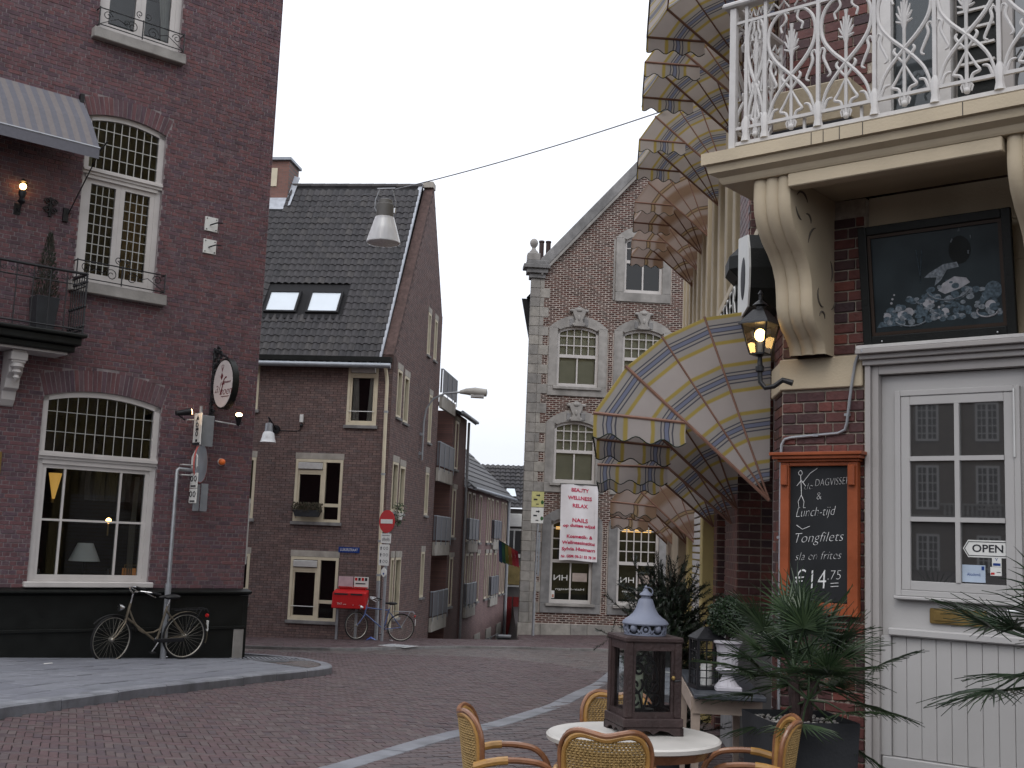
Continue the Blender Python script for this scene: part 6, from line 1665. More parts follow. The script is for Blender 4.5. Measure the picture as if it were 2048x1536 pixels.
def hood(s0, s1, zp, r, mat, label, group, hinge=.575, angs=(25, 42, 56, 70, 90), ywall=-.02):
    t = FW.thing('hood_awning', label, 'awning', 0, 0, 0, group)
    P_ = lambda th_, rr, u: (u, ywall - rr * math.cos(R(th_)), zp + rr * math.sin(R(th_)))
    na, fa = -s0, -s1
    # front cloth
    mb = MB(); uv = []; rows = []
    seq = []
    for a, b in zip(angs, angs[1:]):
        for k in range(4): seq.append((a + (b - a) * k / 4, 1 - .02 * math.sin(PI * k / 4)))
    seq.append((angs[-1], 1))
    nu = 24
    for th_, f_ in seq: rows.append([P_(th_, r * f_, na + (fa - na) * i / nu) for i in range(nu + 1)])
    mb.ribbon(rows); uv = [abs(p[0]) for row in rows for p in row]
    uvbuild(mb, 'front_cloth', mat, t, uv)
    for u in (na, fa):
        # side cloth: straight between ribs, stripes follow the radius
        mb = MB(); rows = []; uv = []
        for th_ in angs[1:]:
            rows.append([P_(th_, r * (.10 + .90 * k / 20), u) for k in range(21)]); uv += [r * (.10 + .90 * k / 20) for k in range(21)]
        mb.ribbon(rows)
        F_, A_, H_ = Vector(P_(angs[0], r, u)), Vector(P_(angs[1], r, u)), Vector(P_(angs[1], r * hinge, u))
        o_ = len(mb.v); rr_ = []
        for k in range(13):
            f_ = k / 12; rr_.append([F_.lerp(H_, f_), A_.lerp(H_, f_)]); uv += [r * (1 - f_ * (1 - hinge))] * 2
        mb.ribbon(rr_)
        uvbuild(mb, 'side_cloth', mat, t, uv)
        # valance of the side
        mb = MB(); rows = [[], [], []]; uv = []; edge = []
        n_ = 26
        for k in range(n_ + 1):
            f_ = k / n_; p = F_.lerp(H_, f_); dz = .15 * r / 1.3 + .022 * math.sin(f_ * PI * 2 * 3.5 + .6)
            rows[0].append(p); rows[1].append(p - Vector((0, .01 * math.sin(f_ * 9), dz * .5))); rows[2].append(p - Vector((0, .0, dz))); edge.append(rows[2][-1])
        mb.ribbon(rows); x_ = [r * (1 - (k / n_) * (1 - hinge)) for k in range(n_ + 1)]
        uvbuild(mb, 'side_valance', mat, t, x_ * 3)
        MB().tube(edge, .0045, 4).build('piping', X['piping'], t)
        MB().tube([F_, H_], .012, 6).build('frame_bar', X['rib'], t)
        for th_ in angs[1:-1]: MB().tube([P_(th_, .0, u), P_(th_, r * 1.005, u)], .013 if th_ == angs[1] else .008, 6).build('rib', X['rib'], t)
    mb = MB(); rows = [[], []]; edge = []; n_ = 60
    for k in range(n_ + 1):
        u = na + (fa - na) * k / n_; p = Vector(P_(angs[0], r, u)); dz = .15 * r / 1.3 + .022 * math.sin(k / n_ * (s1 - s0) / .17 * 2 * PI * .5)
        rows[0].append(p); rows[1].append(p - Vector((0, 0, dz))); edge.append(rows[1][-1])
    mb.ribbon(rows); uvbuild(mb, 'front_valance', mat, t, [abs(p[0]) for p in rows[0]] * 2); MB().tube(edge, .0045, 4).build('piping', X['piping'], t)
    for th_ in angs[:-1]: MB().tube([P_(th_, r * .995, na), P_(th_, r * .995, fa)], .008, 6).build('front_bar', X['rib'], t)
g1_, g2_ = 'striped hood awnings over the ground floor', 'striped hood awnings over the first floor'
hood(.52, 2.60, 1.86, 1.37, X['stripe_b'], 'large blue and yellow striped hood awning nearest the brick pillar at ground floor', g1_)
hood(3.1, 4.95, 1.75, 1.33, X['stripe_b'], 'second blue and yellow striped ground floor awning, behind the large one', g1_, angs=(22, 40, 55, 70, 90))
hood(7.2, 8.9, 1.55, 1.22, X['stripe_n'], 'brown striped hood awning low over the shop front beyond the blue ones', g1_)
hood(10.6, 12.2, 1.45, 1.2, X['stripe_n'], 'farthest brown striped ground floor awning near the stone house', g1_)
for (y0, y1), m_, lab in zip(((9.55, 10.75), (11.34, 12.29), (13.64, 14.73), (16.27, 17.33), (18.34, 19.5)), ('stripe_b', 'stripe_b', 'stripe_b', 'stripe_n', 'stripe_n'),
        ('blue and yellow striped upper awning cut by the top picture edge', 'second blue and yellow upper awning from the balcony', 'third blue and yellow upper awning, last before the brown ones', 'nearer of two brown striped upper awnings on the ochre house', 'farther of two brown striped upper awnings on the ochre house')):
    hood(y0 - 7.7, y1 - 7.7, 5.90, 1.17, X[m_], lab, g2_, ywall=.16)
# ------------------------------------------------------------------ bicycles
def arcpts(cx, cz, r, a0, a1, n=16, y=0): return [(cx + r * math.cos(R(a0 + (a1 - a0) * i / n)), y, cz + r * math.sin(R(a0 + (a1 - a0) * i / n))) for i in range(n + 1)]
X['tyre'] = M('tyre_rubber', (.014, .014, .015), .8, .3, 20); X['rim'] = M('dull_rim', (.34, .32, .28), .4, .2, 14, metal=.7)
X['saddle'] = M('saddle_black', (.013, .013, .014), .5)
def bicycle(loc, rz, label, fmat, lady, lean=4, steer=8, scale=1.0, tilt=0):
    t = thing('bicycle', label, 'bicycle', loc, rz, 'parked bicycles', scale)
    t.rotation_euler = (R(lean), tilt, rz)
    rr = .345; wb = 1.13
    def wheel(x, rot):
        w_ = MB(); w_.tube([(rr * .965 * math.cos(2 * PI * i / 36), 0, rr * .965 * math.sin(2 * PI * i / 36)) for i in range(36)], .017, 6, True)
        w_ = w_.build('wheel', X['tyre'], t, True); w_.location = (x, 0, rr); w_.rotation_euler = (0, 0, rot)
        MB().tube([(rr * .915 * math.cos(2 * PI * i / 36), 0, rr * .915 * math.sin(2 * PI * i / 36)) for i in range(36)], .011, 5, True).build('rim', X['rim'], w_, True)
        k = MB()
        for i in range(28):
            a = 2 * PI * i / 28; s_ = .028 * (1 if i % 2 else -1)
            k.tube([(.02 * math.cos(a + .9), s_, .02 * math.sin(a + .9)), (rr * .91 * math.cos(a), 0, rr * .91 * math.sin(a))], .0016, 3)
        k.build('spokes', X['rim'], w_)
        MB().tube([(0, -.05, 0), (0, -.03, 0), (0, .03, 0), (0, .05, 0)], [.012, .032, .032, .012], 10).build('hub', X['rim'], w_, True)
        return w_
    wheel(0, 0); wheel(wb, R(steer))
    T_ = lambda pts, r_, nm, m_=fmat: MB().tube(pts, r_, 8).build(nm, m_, t, True)
    bb = (.44, 0, .28)
    T_([(.945, 0, .60), (.89, 0, .86)], .020, 'head_tube')
    T_([bb, (.93, 0, .65)], .017, 'down_tube')
    if lady: T_([(.905, 0, .76), (.80, 0, .58), (.70, 0, .44), (.62, 0, .41), (.42, 0, .40)] if False else [(.905, 0, .77), (.82, 0, .60), (.72, 0, .46), (.64, 0, .415), (.50, 0, .42), (.41, 0, .46)], .014, 'top_tube')
    else: T_([(.90, 0, .80), (.34, 0, .76)], .015, 'top_tube')
    T_([bb, (.315, 0, .80)], .017, 'seat_tube'); T_([(.315, 0, .80), (.285, 0, .90)], .013, 'seat_post', X['steel'])
    for s_ in (-.045, .045):
        T_([(.44, s_ * .6, .28), (0, s_, rr)], .010, 'chain_stay'); T_([(.33, s_ * .4, .74), (0, s_, rr)], .009, 'seat_stay')
        T_([(.945, s_ * .7, .60), (1.0, s_, .52), (1.06, s_, .42), (wb, s_, rr)], .011, 'fork_blade')
    T_([(.89, 0, .86), (.865, 0, 1.0)], .013, 'stem', X['steel'])
    hb = [(.60, .27, 1.02), (.72, .29, 1.05), (.84, .20, 1.06), (.87, .08, 1.03), (.865, 0, 1.0)]
    T_(hb + [(x, -y, z) for x, y, z in hb[::-1][1:]], .011, 'handlebar', X['steel'])
    for s_ in (-1, 1):
        T_([(.56, s_ * .265, 1.01), (.70, s_ * .29, 1.045)], .017, 'grip', X['saddle']); T_([(.80, s_ * .24, 1.05), (.70, s_ * .27, 1.0), (.63, s_ * .26, .97)], .006, 'brake_lever', X['steel'])
    sm_ = MB(); sm_.ball((.25, 0, .935), .125, 12, 8, (1.05, .62, .32)); sm_.ball((.38, 0, .935), .06, 10, 6, (1.4, .6, .45)); sm_.build('saddle', X['saddle'], t, True)
    for cx, a0, a1, nm in ((0, -20 if lady else 10, 140, 'rear_mudguard'), (wb, 40, 165, 'front_mudguard')):
        q = [a0 + (a1 - a0) * i / 16 for i in range(17)]
        MB().ribbon([[(cx - (rr + .022) * math.cos(R(a)) * (1 if cx == 0 else -1), s_, rr + (rr + .022 - abs(s_) * .2) * math.sin(R(a))) for s_ in (-.028, 0, .028)] for a in q]).build(nm, fmat if cx == 0 else X['tyre'], t, True)
    if True:
        MB().cbox(-.37, -.355, -.03, .03, .40, .56, .004).build('mudguard_flap', X['signwhite'], t)
    rk = MB()
    for s_ in (-.06, .06): rk.tube([(.22, s_, .74), (-.30, s_, .745), (-.33, s_, .70)], .007, 6); rk.tube([(-.22, s_, .745), (0, s_, rr)], .006, 6)
    for x in (.1, -.05, -.2, -.3): rk.tube([(x, -.06, .745), (x, .06, .745)], .005, 5)
    rk.build('luggage_rack', X['iron'] if lady else X['galv'], t, True)
    T_([(-.33, 0, .64), (-.36, 0, .63)], .028, 'tail_light', X['red'])
    MB().tube([(.98, 0, .80), (1.03, 0, .80), (1.06, 0, .80)], [.02, .05, .055], 12).build('head_lamp', X['steel'], t, True)
    T_([(.44, -.06, .28), (.44, .06, .28)], .03, 'crank_axle', X['iron'])
    T_([(.44, .07, .28), (.53, .075, .15)], .009, 'crank', X['steel']); T_([(.44, -.07, .28), (.35, -.075, .41)], .009, 'crank', X['steel'])
    MB().box(.50, .58, .08, .16, .135, .155).build('pedal', X['saddle'], t); MB().box(.31, .39, -.16, -.08, .40, .42).build('pedal', X['saddle'], t)
    MB().cbox(.02, .50, .045, .06, .27, .33, .006).build('chain_case', X['iron'], t) if lady else T_([(0, .05, rr + .03), (.44, .05, .36), (.5, .05, .28), (.44, .05, .2), (0, .05, rr - .03)], .004, 'chain', X['iron'])
    T_([(.30, -.04, .27), (.25, -.14, .02), (.17, -.15, .01)], .009, 'kickstand', X['steel'])
    return t
p1 = FL.pt(-1.16, .33); bicycle(GP(p1.x, p1.y, .112), FL.rz + PI, 'old step-through bicycle parked against the black plinth of the corner restaurant', M('faded_bike_paint', (.17, .145, .11), .4, .3, 12, metal=.5), True, -5, 14, 1.04, R(1.5))
bicycle(GP(-2.66, 31.35, .07), R(180 + 12), 'blue and silver bicycle leaning by the red letterbox and no-entry sign', M('blue_bike_paint', (.10, .14, .28), .35, .4, 6, metal=.4), False, 6, 28, 1.03, R(-1))
# ------------------------------------------------------------------ red letterbox
t = FB.thing('red_letterbox', 'red double letterbox on two grey legs with white notices on top', 'letterbox', -.74, .35, 0)
gz = G(-4.1, 31.7) + .06
for sx in (-.33, .18): MB().box(sx - .03, sx + .03, -.03, .03, gz, -.40).build('leg', X['galv'], t)
MB().add([(-.46, -.20, -.40), (.46, -.20, -.40), (.46, .17, -.40), (-.46, .17, -.40), (-.45, -.17, .02), (.45, -.17, .02), (.45, .17, .10), (-.45, .17, .10)], [(3, 2, 1, 0), (0, 1, 5, 4), (1, 2, 6, 5), (2, 3, 7, 6), (3, 0, 4, 7), (4, 5, 6, 7)]).build('box', X['red'], t, bevel=.02)
for a, b in ((-.40, -.04), (.04, .36)):
    MB().box(a, b, -.182, -.165, -.045, -.005).build('slot', X['ink'], t)
MB().box(-.34, .36, .12, .16, .08, .20).build('notice_base', X['red'], t)
for a, b in ((-.38, .02), (.05, .44)):
    n_ = MB().cbox(a, b, .10, .118, .13, .43, .004).build('notice', M('notice_pink', (.46, .33, .36), .6) if a < 0 else X['signwhite'], t)
    MB().box(a + .01, b - .01, .096, .0995, .135, .165).build('notice_stripe', X['red'], n_)
    if a > 0:
        for i in range(4): MB().box(a + .02 + i * .09, a + .085 + i * .09, .096, .0995, .33, .41).build('notice_mark', X['red'] if i % 2 == 0 else X['ink'], n_)
        MB().box(a + .04, b - .08, .096, .0995, .24, .27).build('notice_line', X['ink'], n_)
text('TNT', .075, X['signwhite'], t, -.24, -.203, -.28, width=.14); text('post', .045, X['signwhite'], t, -.10, -.203, -.285, width=.08)
for sx in (.13, .3): MB().ball((sx, -.20, -.30), .014, 6, 4).build('lock', X['steel'], t)
# ------------------------------------------------------------------ no-entry sign post
t = thing('no_entry_post', 'steel post with round red no-entry sign and white plates beside the brown house', 'sign post', GP(-3.12, 31.15, .06), R(-42))
MB().tube([(0, 0, 0), (.02, 0, 3.35)], .038, 10).build('post', X['galv'], t, True)
zc = 3.10
MB().tube([(.02, -.045, zc), (.02, -.060, zc)], .30, 28).build('disc', X['red'], t); MB().cbox(-.21, .25, -.066, -.0605, zc - .055, zc + .055, .002).build('white_bar', X['signwhite'], t)
p_ = MB().cbox(-.18, .21, -.06, -.045, zc - .57, zc - .32, .006).build('exception_plate', X['signwhite'], t)
text('uitgezonderd', .05, X['ink'], p_, .02, -.0605, zc - .36, width=.30)
for cx in (-.05, .10):
    for dx in (-.04, .04): MB().tube([(cx + dx + .03 * math.cos(2 * PI * i / 12), -.062, zc - .48 + .03 * math.sin(2 * PI * i / 12)) for i in range(12)], .004, 4, True).build('cycle_symbol', X['ink'], p_)
    MB().tube([(cx - .04, -.062, zc - .48), (cx, -.062, zc - .42), (cx + .04, -.062, zc - .48)], .005, 4).build('cycle_symbol', X['ink'], p_)
p_ = MB().cbox(-.22, .17, -.06, -.045, zc - 1.15, zc - .60, .01).build('route_plate', X['signwhite'], t)
for i in range(3):
    z = zc - .70 - i * .17
    MB().prism([(-.16, z - .05), (-.13, z - .05), (-.13, z), (-.11, z), (-.145, z + .05), (-.18, z), (-.16, z)], -.064, -.0605).build('arrow', X['ink'], p_)
    for cx in (-.02, .09): MB().tube([(cx + .035 * math.cos(2 * PI * k / 12), -.063, z + .035 * math.sin(2 * PI * k / 12)) for k in range(12)], .005, 4, True).build('cycle_symbol', X['ink'], p_)
MB().prism([(-.10, zc - 1.27), (0, zc - 1.19), (.10, zc - 1.27), (.10, zc - 1.37), (0, zc - 1.45), (-.10, zc - 1.37)], -.06, -.045).build('hex_plate', X['signwhite'], t)
MB().ball((0, -.061, zc - 1.36), .03, 8, 5, (1, .1, 1)).build('hex_mark', X['blue'], t)
# ------------------------------------------------------------------ sign pole by the restaurant
q = FL.pt(-1.47, .30); t = thing('offset_sign_post', 'grey steel pole with offset bracket and edge-on route signs before the dark brick wall', 'sign post', GP(q.x, q.y, .11), FL.rz)
b0 = t.location.z
zz = lambda z: z - b0
MB().tube([(0, 0, 0), (0, 0, 1.15)], .048, 10).build('pole_foot', X['galv'], t); MB().tube([(0, 0, 1.15), (.0, 0, zz(2.42)), (.03, 0, zz(2.45)), (.30, 0, zz(2.44))], .032, 10).build('pole', X['galv'], t, True)
MB().tube([(.33, 0, zz(1.82)), (.33, 0, zz(3.48))], .028, 10).build('sign_tube', X['galv'], t)
for z in (2.36, 2.52): MB().tube([(.06, .04, zz(z)), (.33, .04, zz(z)), (.33, -.04, zz(z)), (.06, -.04, zz(z))], .010, 5, True).build('clamp', X['alu'], t)
def eplate(y0, y1, z0, z1, x=.28, nm='plate', m_=None): return MB().cbox(x - .008, x + .008, y0, y1, zz(z0), zz(z1), .003).build(nm, m_ or X['signwhite'], t)
p_ = eplate(-.16, .10, 2.85, 3.36, nm='route_plate')
def esym(p, pts):
    for kind, y, z, r_ in pts:
        if kind == 'o': MB().tube([(.268, y + r_ * math.cos(2 * PI * k / 10), zz(z) + r_ * math.sin(2 * PI * k / 10)) for k in range(10)], .008, 4, True).build('cycle_symbol', X['ink'], p)
        elif kind == 'a': MB().add([(.270, y - r_, zz(z)), (.270, y + r_, zz(z)), (.270, y, zz(z + 1.6 * r_))], [(0, 2, 1)]).build('arrow', X['ink'], p); 
        else: MB().box(.268, .2715, y - r_, y + r_, zz(z - .02), zz(z + .02)).build('text_line', X['ink'], p)
esym(p_, [('a', -.03, 3.25, .05), ('o', -.03, 3.17, .035), ('b', -.03, 3.10, .045), ('o', -.03, 3.03, .035), ('b', -.03, 2.92, .03), ('b', -.03, 2.868, .12)])
MB().cbox(.36, .56, -.03, -.015, zz(2.84), zz(3.34), .003).build('plate_back', X['zinc'], t)
MB().prism([(0, zz(2.52)), (.0, zz(2.52))], 0, 0) if False else None
hx = [(-.13, 2.66), (-.03, 2.76), (.07, 2.66), (.07, 2.50), (-.03, 2.40), (-.13, 2.50)]
MB().add([(.262, y, zz(z)) for y, z in hx] + [(.274, y, zz(z)) for y, z in hx], [tuple(range(6))[::-1], tuple(range(6, 12))] + [(i, (i + 1) % 6, 6 + (i + 1) % 6, 6 + i) for i in range(6)]).build('hex_plate', X['signwhite'], t)
MB().ball((.26, -.03, zz(2.50)), .03, 8, 5, (.1, 1, 1)).build('hex_mark', X['blue'], t); MB().ball((.26, -.03, zz(2.60)), .022, 8, 5, (.1, 1, 1)).build('hex_mark', X['ink'], t)
for z0, z1 in ((2.16, 2.40), (1.92, 2.15)):
    p_ = eplate(-.18, .06, z0, z1, .27, 'route_plate'); zm = (z0 + z1) / 2
    for y in (-.12, -.0): MB().tube([(.258, y + .04 * math.cos(2 * PI * k / 10), zz(zm + .03) + .04 * math.sin(2 * PI * k / 10)) for k in range(10)], .008, 4, True).build('cycle_symbol', X['ink'], p_)
    MB().box(.2575, .2615, -.14, .02, zz(z0 + .02), zz(z0 + .045)).build('text_line', X['ink'], p_)
cdir = Vector((.74, .67, 0)).normalized(); ndir = Vector((-cdir.y, cdir.x, 0)); c0 = Vector((.36, .0, zz(2.57))) + cdir * .10
def ring(r_, o_): return [c0 + cdir * r_ * math.cos(2 * PI * i / 28) * .9 + Vector((0, 0, r_ * math.sin(2 * PI * i / 28))) + ndir * o_ for i in range(28)]
MB().add(ring(.31, .0) + ring(.31, .02), [tuple(range(28)), tuple(range(55, 27, -1))] + [(i, 28 + i, 28 + (i + 1) % 28, (i + 1) % 28) for i in range(28)]).build('round_sign_back', X['zinc'], t)
MB().tube(ring(.31, .012), .014, 5, True).build('round_sign_rim', M('faded_red', (.40, .10, .09), .5), t)
MB().cbox(.30, .40, -.03, -.01, zz(1.80), zz(2.22), .003).build('lower_plate', X['zinc'], t); MB().cbox(.42, .54, -.03, -.015, zz(1.80), zz(2.24), .003).build('lower_plate', X['zinc'], t)
# ------------------------------------------------------------------ lamp hung over the street
t = thing('hanging_street_lamp', 'bell-shaped clear street lamp hanging from a cable over the street', 'street lamp', (-1.93, 16.5, 5.70), R(10))
MB().lathe([(.115, .37), (.125, .38), (.125, .56), (.105, .575), (.10, .63), (.08, .64)], 20).build('housing', M('lamp_housing', (.11, .105, .10), .5, .15), t, True)
shg = _nodes('prismatic_shade'); _m, _t, _b = shg; _b.inputs['Base Color'].default_value = (.78, .78, .80, 1); _b.inputs['Roughness'].default_value = .12
_tr = _t.nodes.new('ShaderNodeBsdfTransparent'); _mx = _t.nodes.new('ShaderNodeMixShader'); _lw = _t.nodes.new('ShaderNodeLayerWeight'); _lw.inputs['Blend'].default_value = .45
_mr = _t.nodes.new('ShaderNodeMapRange'); _mr.inputs['To Min'].default_value = .35; _mr.inputs['To Max'].default_value = .95
_t.links.new(_lw.outputs['Facing'], _mr.inputs[0]); _t.links.new(_mr.outputs[0], _mx.inputs[0]); _t.links.new(_tr.outputs[0], _mx.inputs[1]); _t.links.new(_b.outputs[0], _mx.inputs[2]); _t.links.new(_mx.outputs[0], _t.nodes['Material Output'].inputs[0])
MB().lathe([(.135, .375), (.15, .33), (.24, .03), (.245, .0), (.235, -.01)], 28, caps=False).build('shade', _m, t, True)
MB().lathe([(.235, -.005), (.12, -.03), (.003, -.035)], 28, caps=False).build('lens', X['milk'], t, True)
MB().lathe([(.09, .36), (.11, .22), (.03, .2)], 16).build('reflector', X['alu'], t, True)
for sx in (-.15, .15): MB().tube([(sx * .8, 0, .45), (sx, 0, .50), (sx, 0, .62), (sx * .6, 0, .80)], .007, 5).build('hanger_rod', X['galv'], t)
MB().cbox(.09, .15, -.03, .03, .44, .52, .01).build('clamp', X['steel'], t)
MB().tube([(-.13, 0, .79), (.13, 0, .82)], .012, 6).build('yoke', X['galv'], t)
def wire(a, b, sag, r_, lab):
    a, b = Vector(a), Vector(b); pts = [a.lerp(b, i / 24) - Vector((0, 0, sag * 4 * (i / 24) * (1 - i / 24))) for i in range(25)]
    o = MB().tube(pts, r_, 5).build('span_cable', X['galv'], None); return tag(o, lab, 'cable', 'span cables')
wire((-1.80, 16.5, 6.50), (1.75, 13.6, 6.75), .05, .009, 'span cable from the hanging lamp to the right-hand upper awnings')
wire((-1.98, 16.52, 6.49), FL.pt(-.92, .13, 6.58), .03, .004, 'thin wire from the hanging lamp to the upper tie plate')
wire((-1.98, 16.54, 6.46), FL.pt(-.92, .13, 6.2), .03, .004, 'thin wire from the hanging lamp to the lower tie plate')
# litter
t = thing('litter_scrap', 'scrap of white paper lying on the slabs near the left building', 'litter', GP(-6.05, 16.1, .118), .4)
MB().ribbon([[(-.06, -.03, 0), (.06, -.02, .01)], [(-.05, .03, .006), (.05, .04, .012)]]).build('paper', X['signwhite'], t)
t = thing('blue_wrapper', 'crumpled blue wrapper beside the front wheel of the far bicycle', 'litter', GP(-3.42, 31.3, .08), .2)
MB().ribbon([[(-.13, -.05, 0), (0, -.06, .06), (.13, -.05, .01)], [(-.11, .05, .02), (0, .06, .09), (.12, .05, .03)]]).build('foil', M('blue_foil', (.05, .12, .45), .3), t)
# ------------------------------------------------------------------ house across the square, seen mirrored in the door glass
FQ = Frame(-50, -29, -34.3)
t = FQ.thing('square_house', 'brown stone house with white small-paned windows mirrored in the cafe door glass', 'house', 0, 0, 0)
MB().box(-26, 26, 0, 6, -3, 15).build('wall', M('brown_stucco', (.13, .105, .085), .9, .25, 2, .3, 20), t)
for z0, h in ((.6, 2.3), (4.3, 2.5), (8.2, 2.2)):
    for i in range(15):
        u = -22.4 + i * 3.2
        W = MB(); rect_frame(W, u - .62, u + .62, z0, z0 + h, .12, -.10, .0); W = W.build('window', X['castwhite'], t)
        MB().box(u - .5, u + .5, -.03, -.02, z0 + .12, z0 + h - .12).build('pane', bpy.data.materials['dim_glass'], W)
        MB().box(u - .06, u + .06, -.09, -.031, z0 + .12, z0 + h - .12).build('glazing_bar', X['castwhite'], W)
        for k in range(1, 5): MB().box(u - .5, u + .5, -.07, -.0305, z0 + h * k / 5 - .025, z0 + h * k / 5 + .025).build('glazing_bar', X['castwhite'], W)
        for dx in (-.28, .28): MB().box(u + dx - .025, u + dx + .025, -.068, -.0302, z0 + .12, z0 + h - .12).build('glazing_bar', X['castwhite'], W)
MB().box(-26, 26, -.45, -.001, 3.7, 3.95).build('string_course', X['bluestone'], t)
MB().box(-26.2, 26.2, -.5, -.001, 12.4, 12.8).build('cornice', X['bluestone'], t)
for i in range(50): MB().lathe([(.05, 3.96), (.09, 4.1), (.05, 4.3), (.07, 4.55)], 8, (-9.5 + i * .24, -.35, 0)).build('baluster', X['bluestone'], t, True)
MB().box(-9.8, 2.6, -.43, -.27, 4.551, 4.65).build('balustrade_rail', X['bluestone'], t)
# ------------------------------------------------------------------ round cafe table
TX, TY = .642, 5.76
tz = G(TX, TY) + .034; TT = .617
t = thing('round_table', 'round pale-topped cafe table carrying the big lantern', 'table', (TX, TY, tz), 0)
MB().lathe([(.39, TT - .034 - tz), (.412, TT - .026 - tz), (.415, TT - .008 - tz), (.405, TT - tz), (.0005, TT - tz)], 48).build('top', X['marble'], t, 30)
MB().lathe([(.36, TT - .075 - tz), (.385, TT - .035 - tz)], 40, caps=True).build('apron', X['rattan_red'], t, True)
MB().tube([(0, 0, .05), (0, 0, TT - .08 - tz)], .045, 12).build('column', X['iron'], t, True)
for i in range(4):
    a = i * PI / 2 + .6
    MB().tube([(0, 0, .42), (.10 * math.cos(a), .10 * math.sin(a), .20), (.22 * math.cos(a), .22 * math.sin(a), .07), (.30 * math.cos(a), .30 * math.sin(a), .012)], .016, 6).build('foot', X['iron'], t, True)
    MB().tube([(.03 * math.cos(a), .03 * math.sin(a), .55), (.15 * math.cos(a), .15 * math.sin(a), .64), (.25 * math.cos(a), .25 * math.sin(a), TT - .08 - tz)], .012, 6).build('brace', X['rattan_red'], t, True)
# ------------------------------------------------------------------ big lantern on the table
t = thing('big_lantern', 'tall weathered wooden lantern with bell-shaped grey metal roof on the round table', 'lantern', (.70, 5.87, .618), R(13))
s_ = .118
bp = MB(); bp.add([(x, y, z) for z in (.035, .075) for x, y in ((-.145, -.145), (.145, -.145), (.145, .145), (-.145, .145))], [(3, 2, 1, 0), (0, 1, 5, 4), (1, 2, 6, 5), (2, 3, 7, 6), (3, 0, 4, 7), (4, 5, 6, 7)]); bp.build('base', X['oldwood'], t, bevel=.006)
for q in range(4):
    m_ = Matrix.Rotation(q * PI / 2, 4, 'Z')
    pts = [(-.145, 0), (-.10, 0), (-.07, .018), (-.03, .024), (-.012, .014), (0, .006), (.012, .014), (.03, .024), (.07, .018), (.10, 0), (.145, 0), (.145, .0345), (-.145, .0345)]
    MB().prism(pts, -.145, -.128, m_).build('skirt', X['oldwood'], t)
for sx in (-1, 1):
    for sy in (-1, 1): MB().cbox(sx * s_ - .018, sx * s_ + .018, sy * s_ - .018, sy * s_ + .018, .075, .40, .004).build('post', X['oldwood'], t)
for q in range(4):
    m_ = Matrix.Rotation(q * PI / 2, 4, 'Z')
    f = MB(); f.box(-s_ + .018, s_ - .018, -s_ - .012, -s_ + .012, .075, .10, m_); f.box(-s_ + .018, s_ - .018, -s_ - .012, -s_ + .012, .365, .40, m_); f.box(-s_ + .0185, -s_ + .032, -s_ - .008, -s_ + .008, .10, .365, m_); f.box(s_ - .032, s_ - .0185, -s_ - .008, -s_ + .008, .10, .365, m_)
    f.build('frame', X['oldwood'], t)
    MB().add([m_ @ Vector(p) for p in ((-s_ + .03, -s_ + .002, .10), (s_ - .03, -s_ + .002, .10), (s_ - .03, -s_ + .002, .365), (-s_ + .03, -s_ + .002, .365))], [(0, 1, 2, 3)]).build('pane', X['glass_clear'], t)
MB().cbox(-.142, .142, -.142, .142, .401, .425, .006).build('top_board', X['oldwood'], t)
MB().ball((s_ - .025, -s_ - .02, .25), .010, 8, 5).build('latch', X['brass'], t, True); MB().tube([(s_ - .02, -s_ - .02, .236), (s_ + .01, -s_ - .02, .24)], .004, 5).build('latch_hook', X['iron'], t)
# scrolled iron candle screen inside, candle stump
for sg in (-1, 1):
    for cx, cz, r_, a0, tn in ((.045, .20, .042, 2.4, 1.2), (.03, .27, .03, 1.0, 1.1), (.055, .14, .035, 3.5, 1.1), (.025, .315, .018, 0, 1.2)):
        MB().tube(spiral(sg * cx, cz, r_, a0, tn, 14, sg), .006, 5).build('screen_scroll', X['iron'], t)
    MB().tube([(0, 0, .09), (sg * .02, 0, .16), (sg * .07, 0, .22), (sg * .05, 0, .30), (0, 0, .34)], .006, 5).build('screen_scroll', X['iron'], t)
MB().tube([(0, 0, .08), (0, 0, .10)], .05, 14).build('candle_dish', X['iron'], t)
MB().tube([(-.02, .055, .08), (-.02, .055, .26)], .034, 16).build('candle', M('pale_green_candle', (.50, .55, .42), .6, .05), t, True)
MB().lathe([(.098, .426), (.098, .432)], 24).build('crown_base', X['bluemetal'], t)
for i in range(10):                                         # pierced frieze: rosettes and scrolls round the drum
    a = 2 * PI * i / 10; c_, s2 = math.cos(a), math.sin(a)
    m_ = Matrix.Rotation(a, 4, 'Z') @ Matrix.Translation((.092, 0, .453))
    if i % 2: 
        k = MB(); k.tube([m_ @ Vector((0, .019 * math.cos(2 * PI * j / 12), .019 * math.sin(2 * PI * j / 12))) for j in range(12)], .006, 5, True); k.ball(m_ @ Vector((0, 0, 0)), .010, 8, 5); k.build('rosette', X['bluemetal'], t, True)
    else:
        k = MB(); k.ball(m_ @ Vector((0, 0, .004)), .018, 8, 6, (1, 1, 1.1)); k.build('mask', X['bluemetal'], t, True)
    for sg in (-1, 1): MB().tube([m_ @ Vector((0, sg * .014, -.018)), m_ @ Vector((0, sg * .022, -.022)), m_ @ Vector((0, sg * .028, -.010)), m_ @ Vector((0, sg * .022, -.002))], .004, 5).build('scroll', X['bluemetal'], t)
MB().lathe([(.084, .432), (.084, .474)], 24, caps=False).build('drum', X['black'], t)
MB().lathe([(.108, .472), (.110, .478), (.104, .488), (.094, .496), (.078, .506), (.060, .522), (.048, .542), (.040, .562), (.034, .580), (.028, .588)], 32).build('bell_roof', X['bluemetal'], t, True)
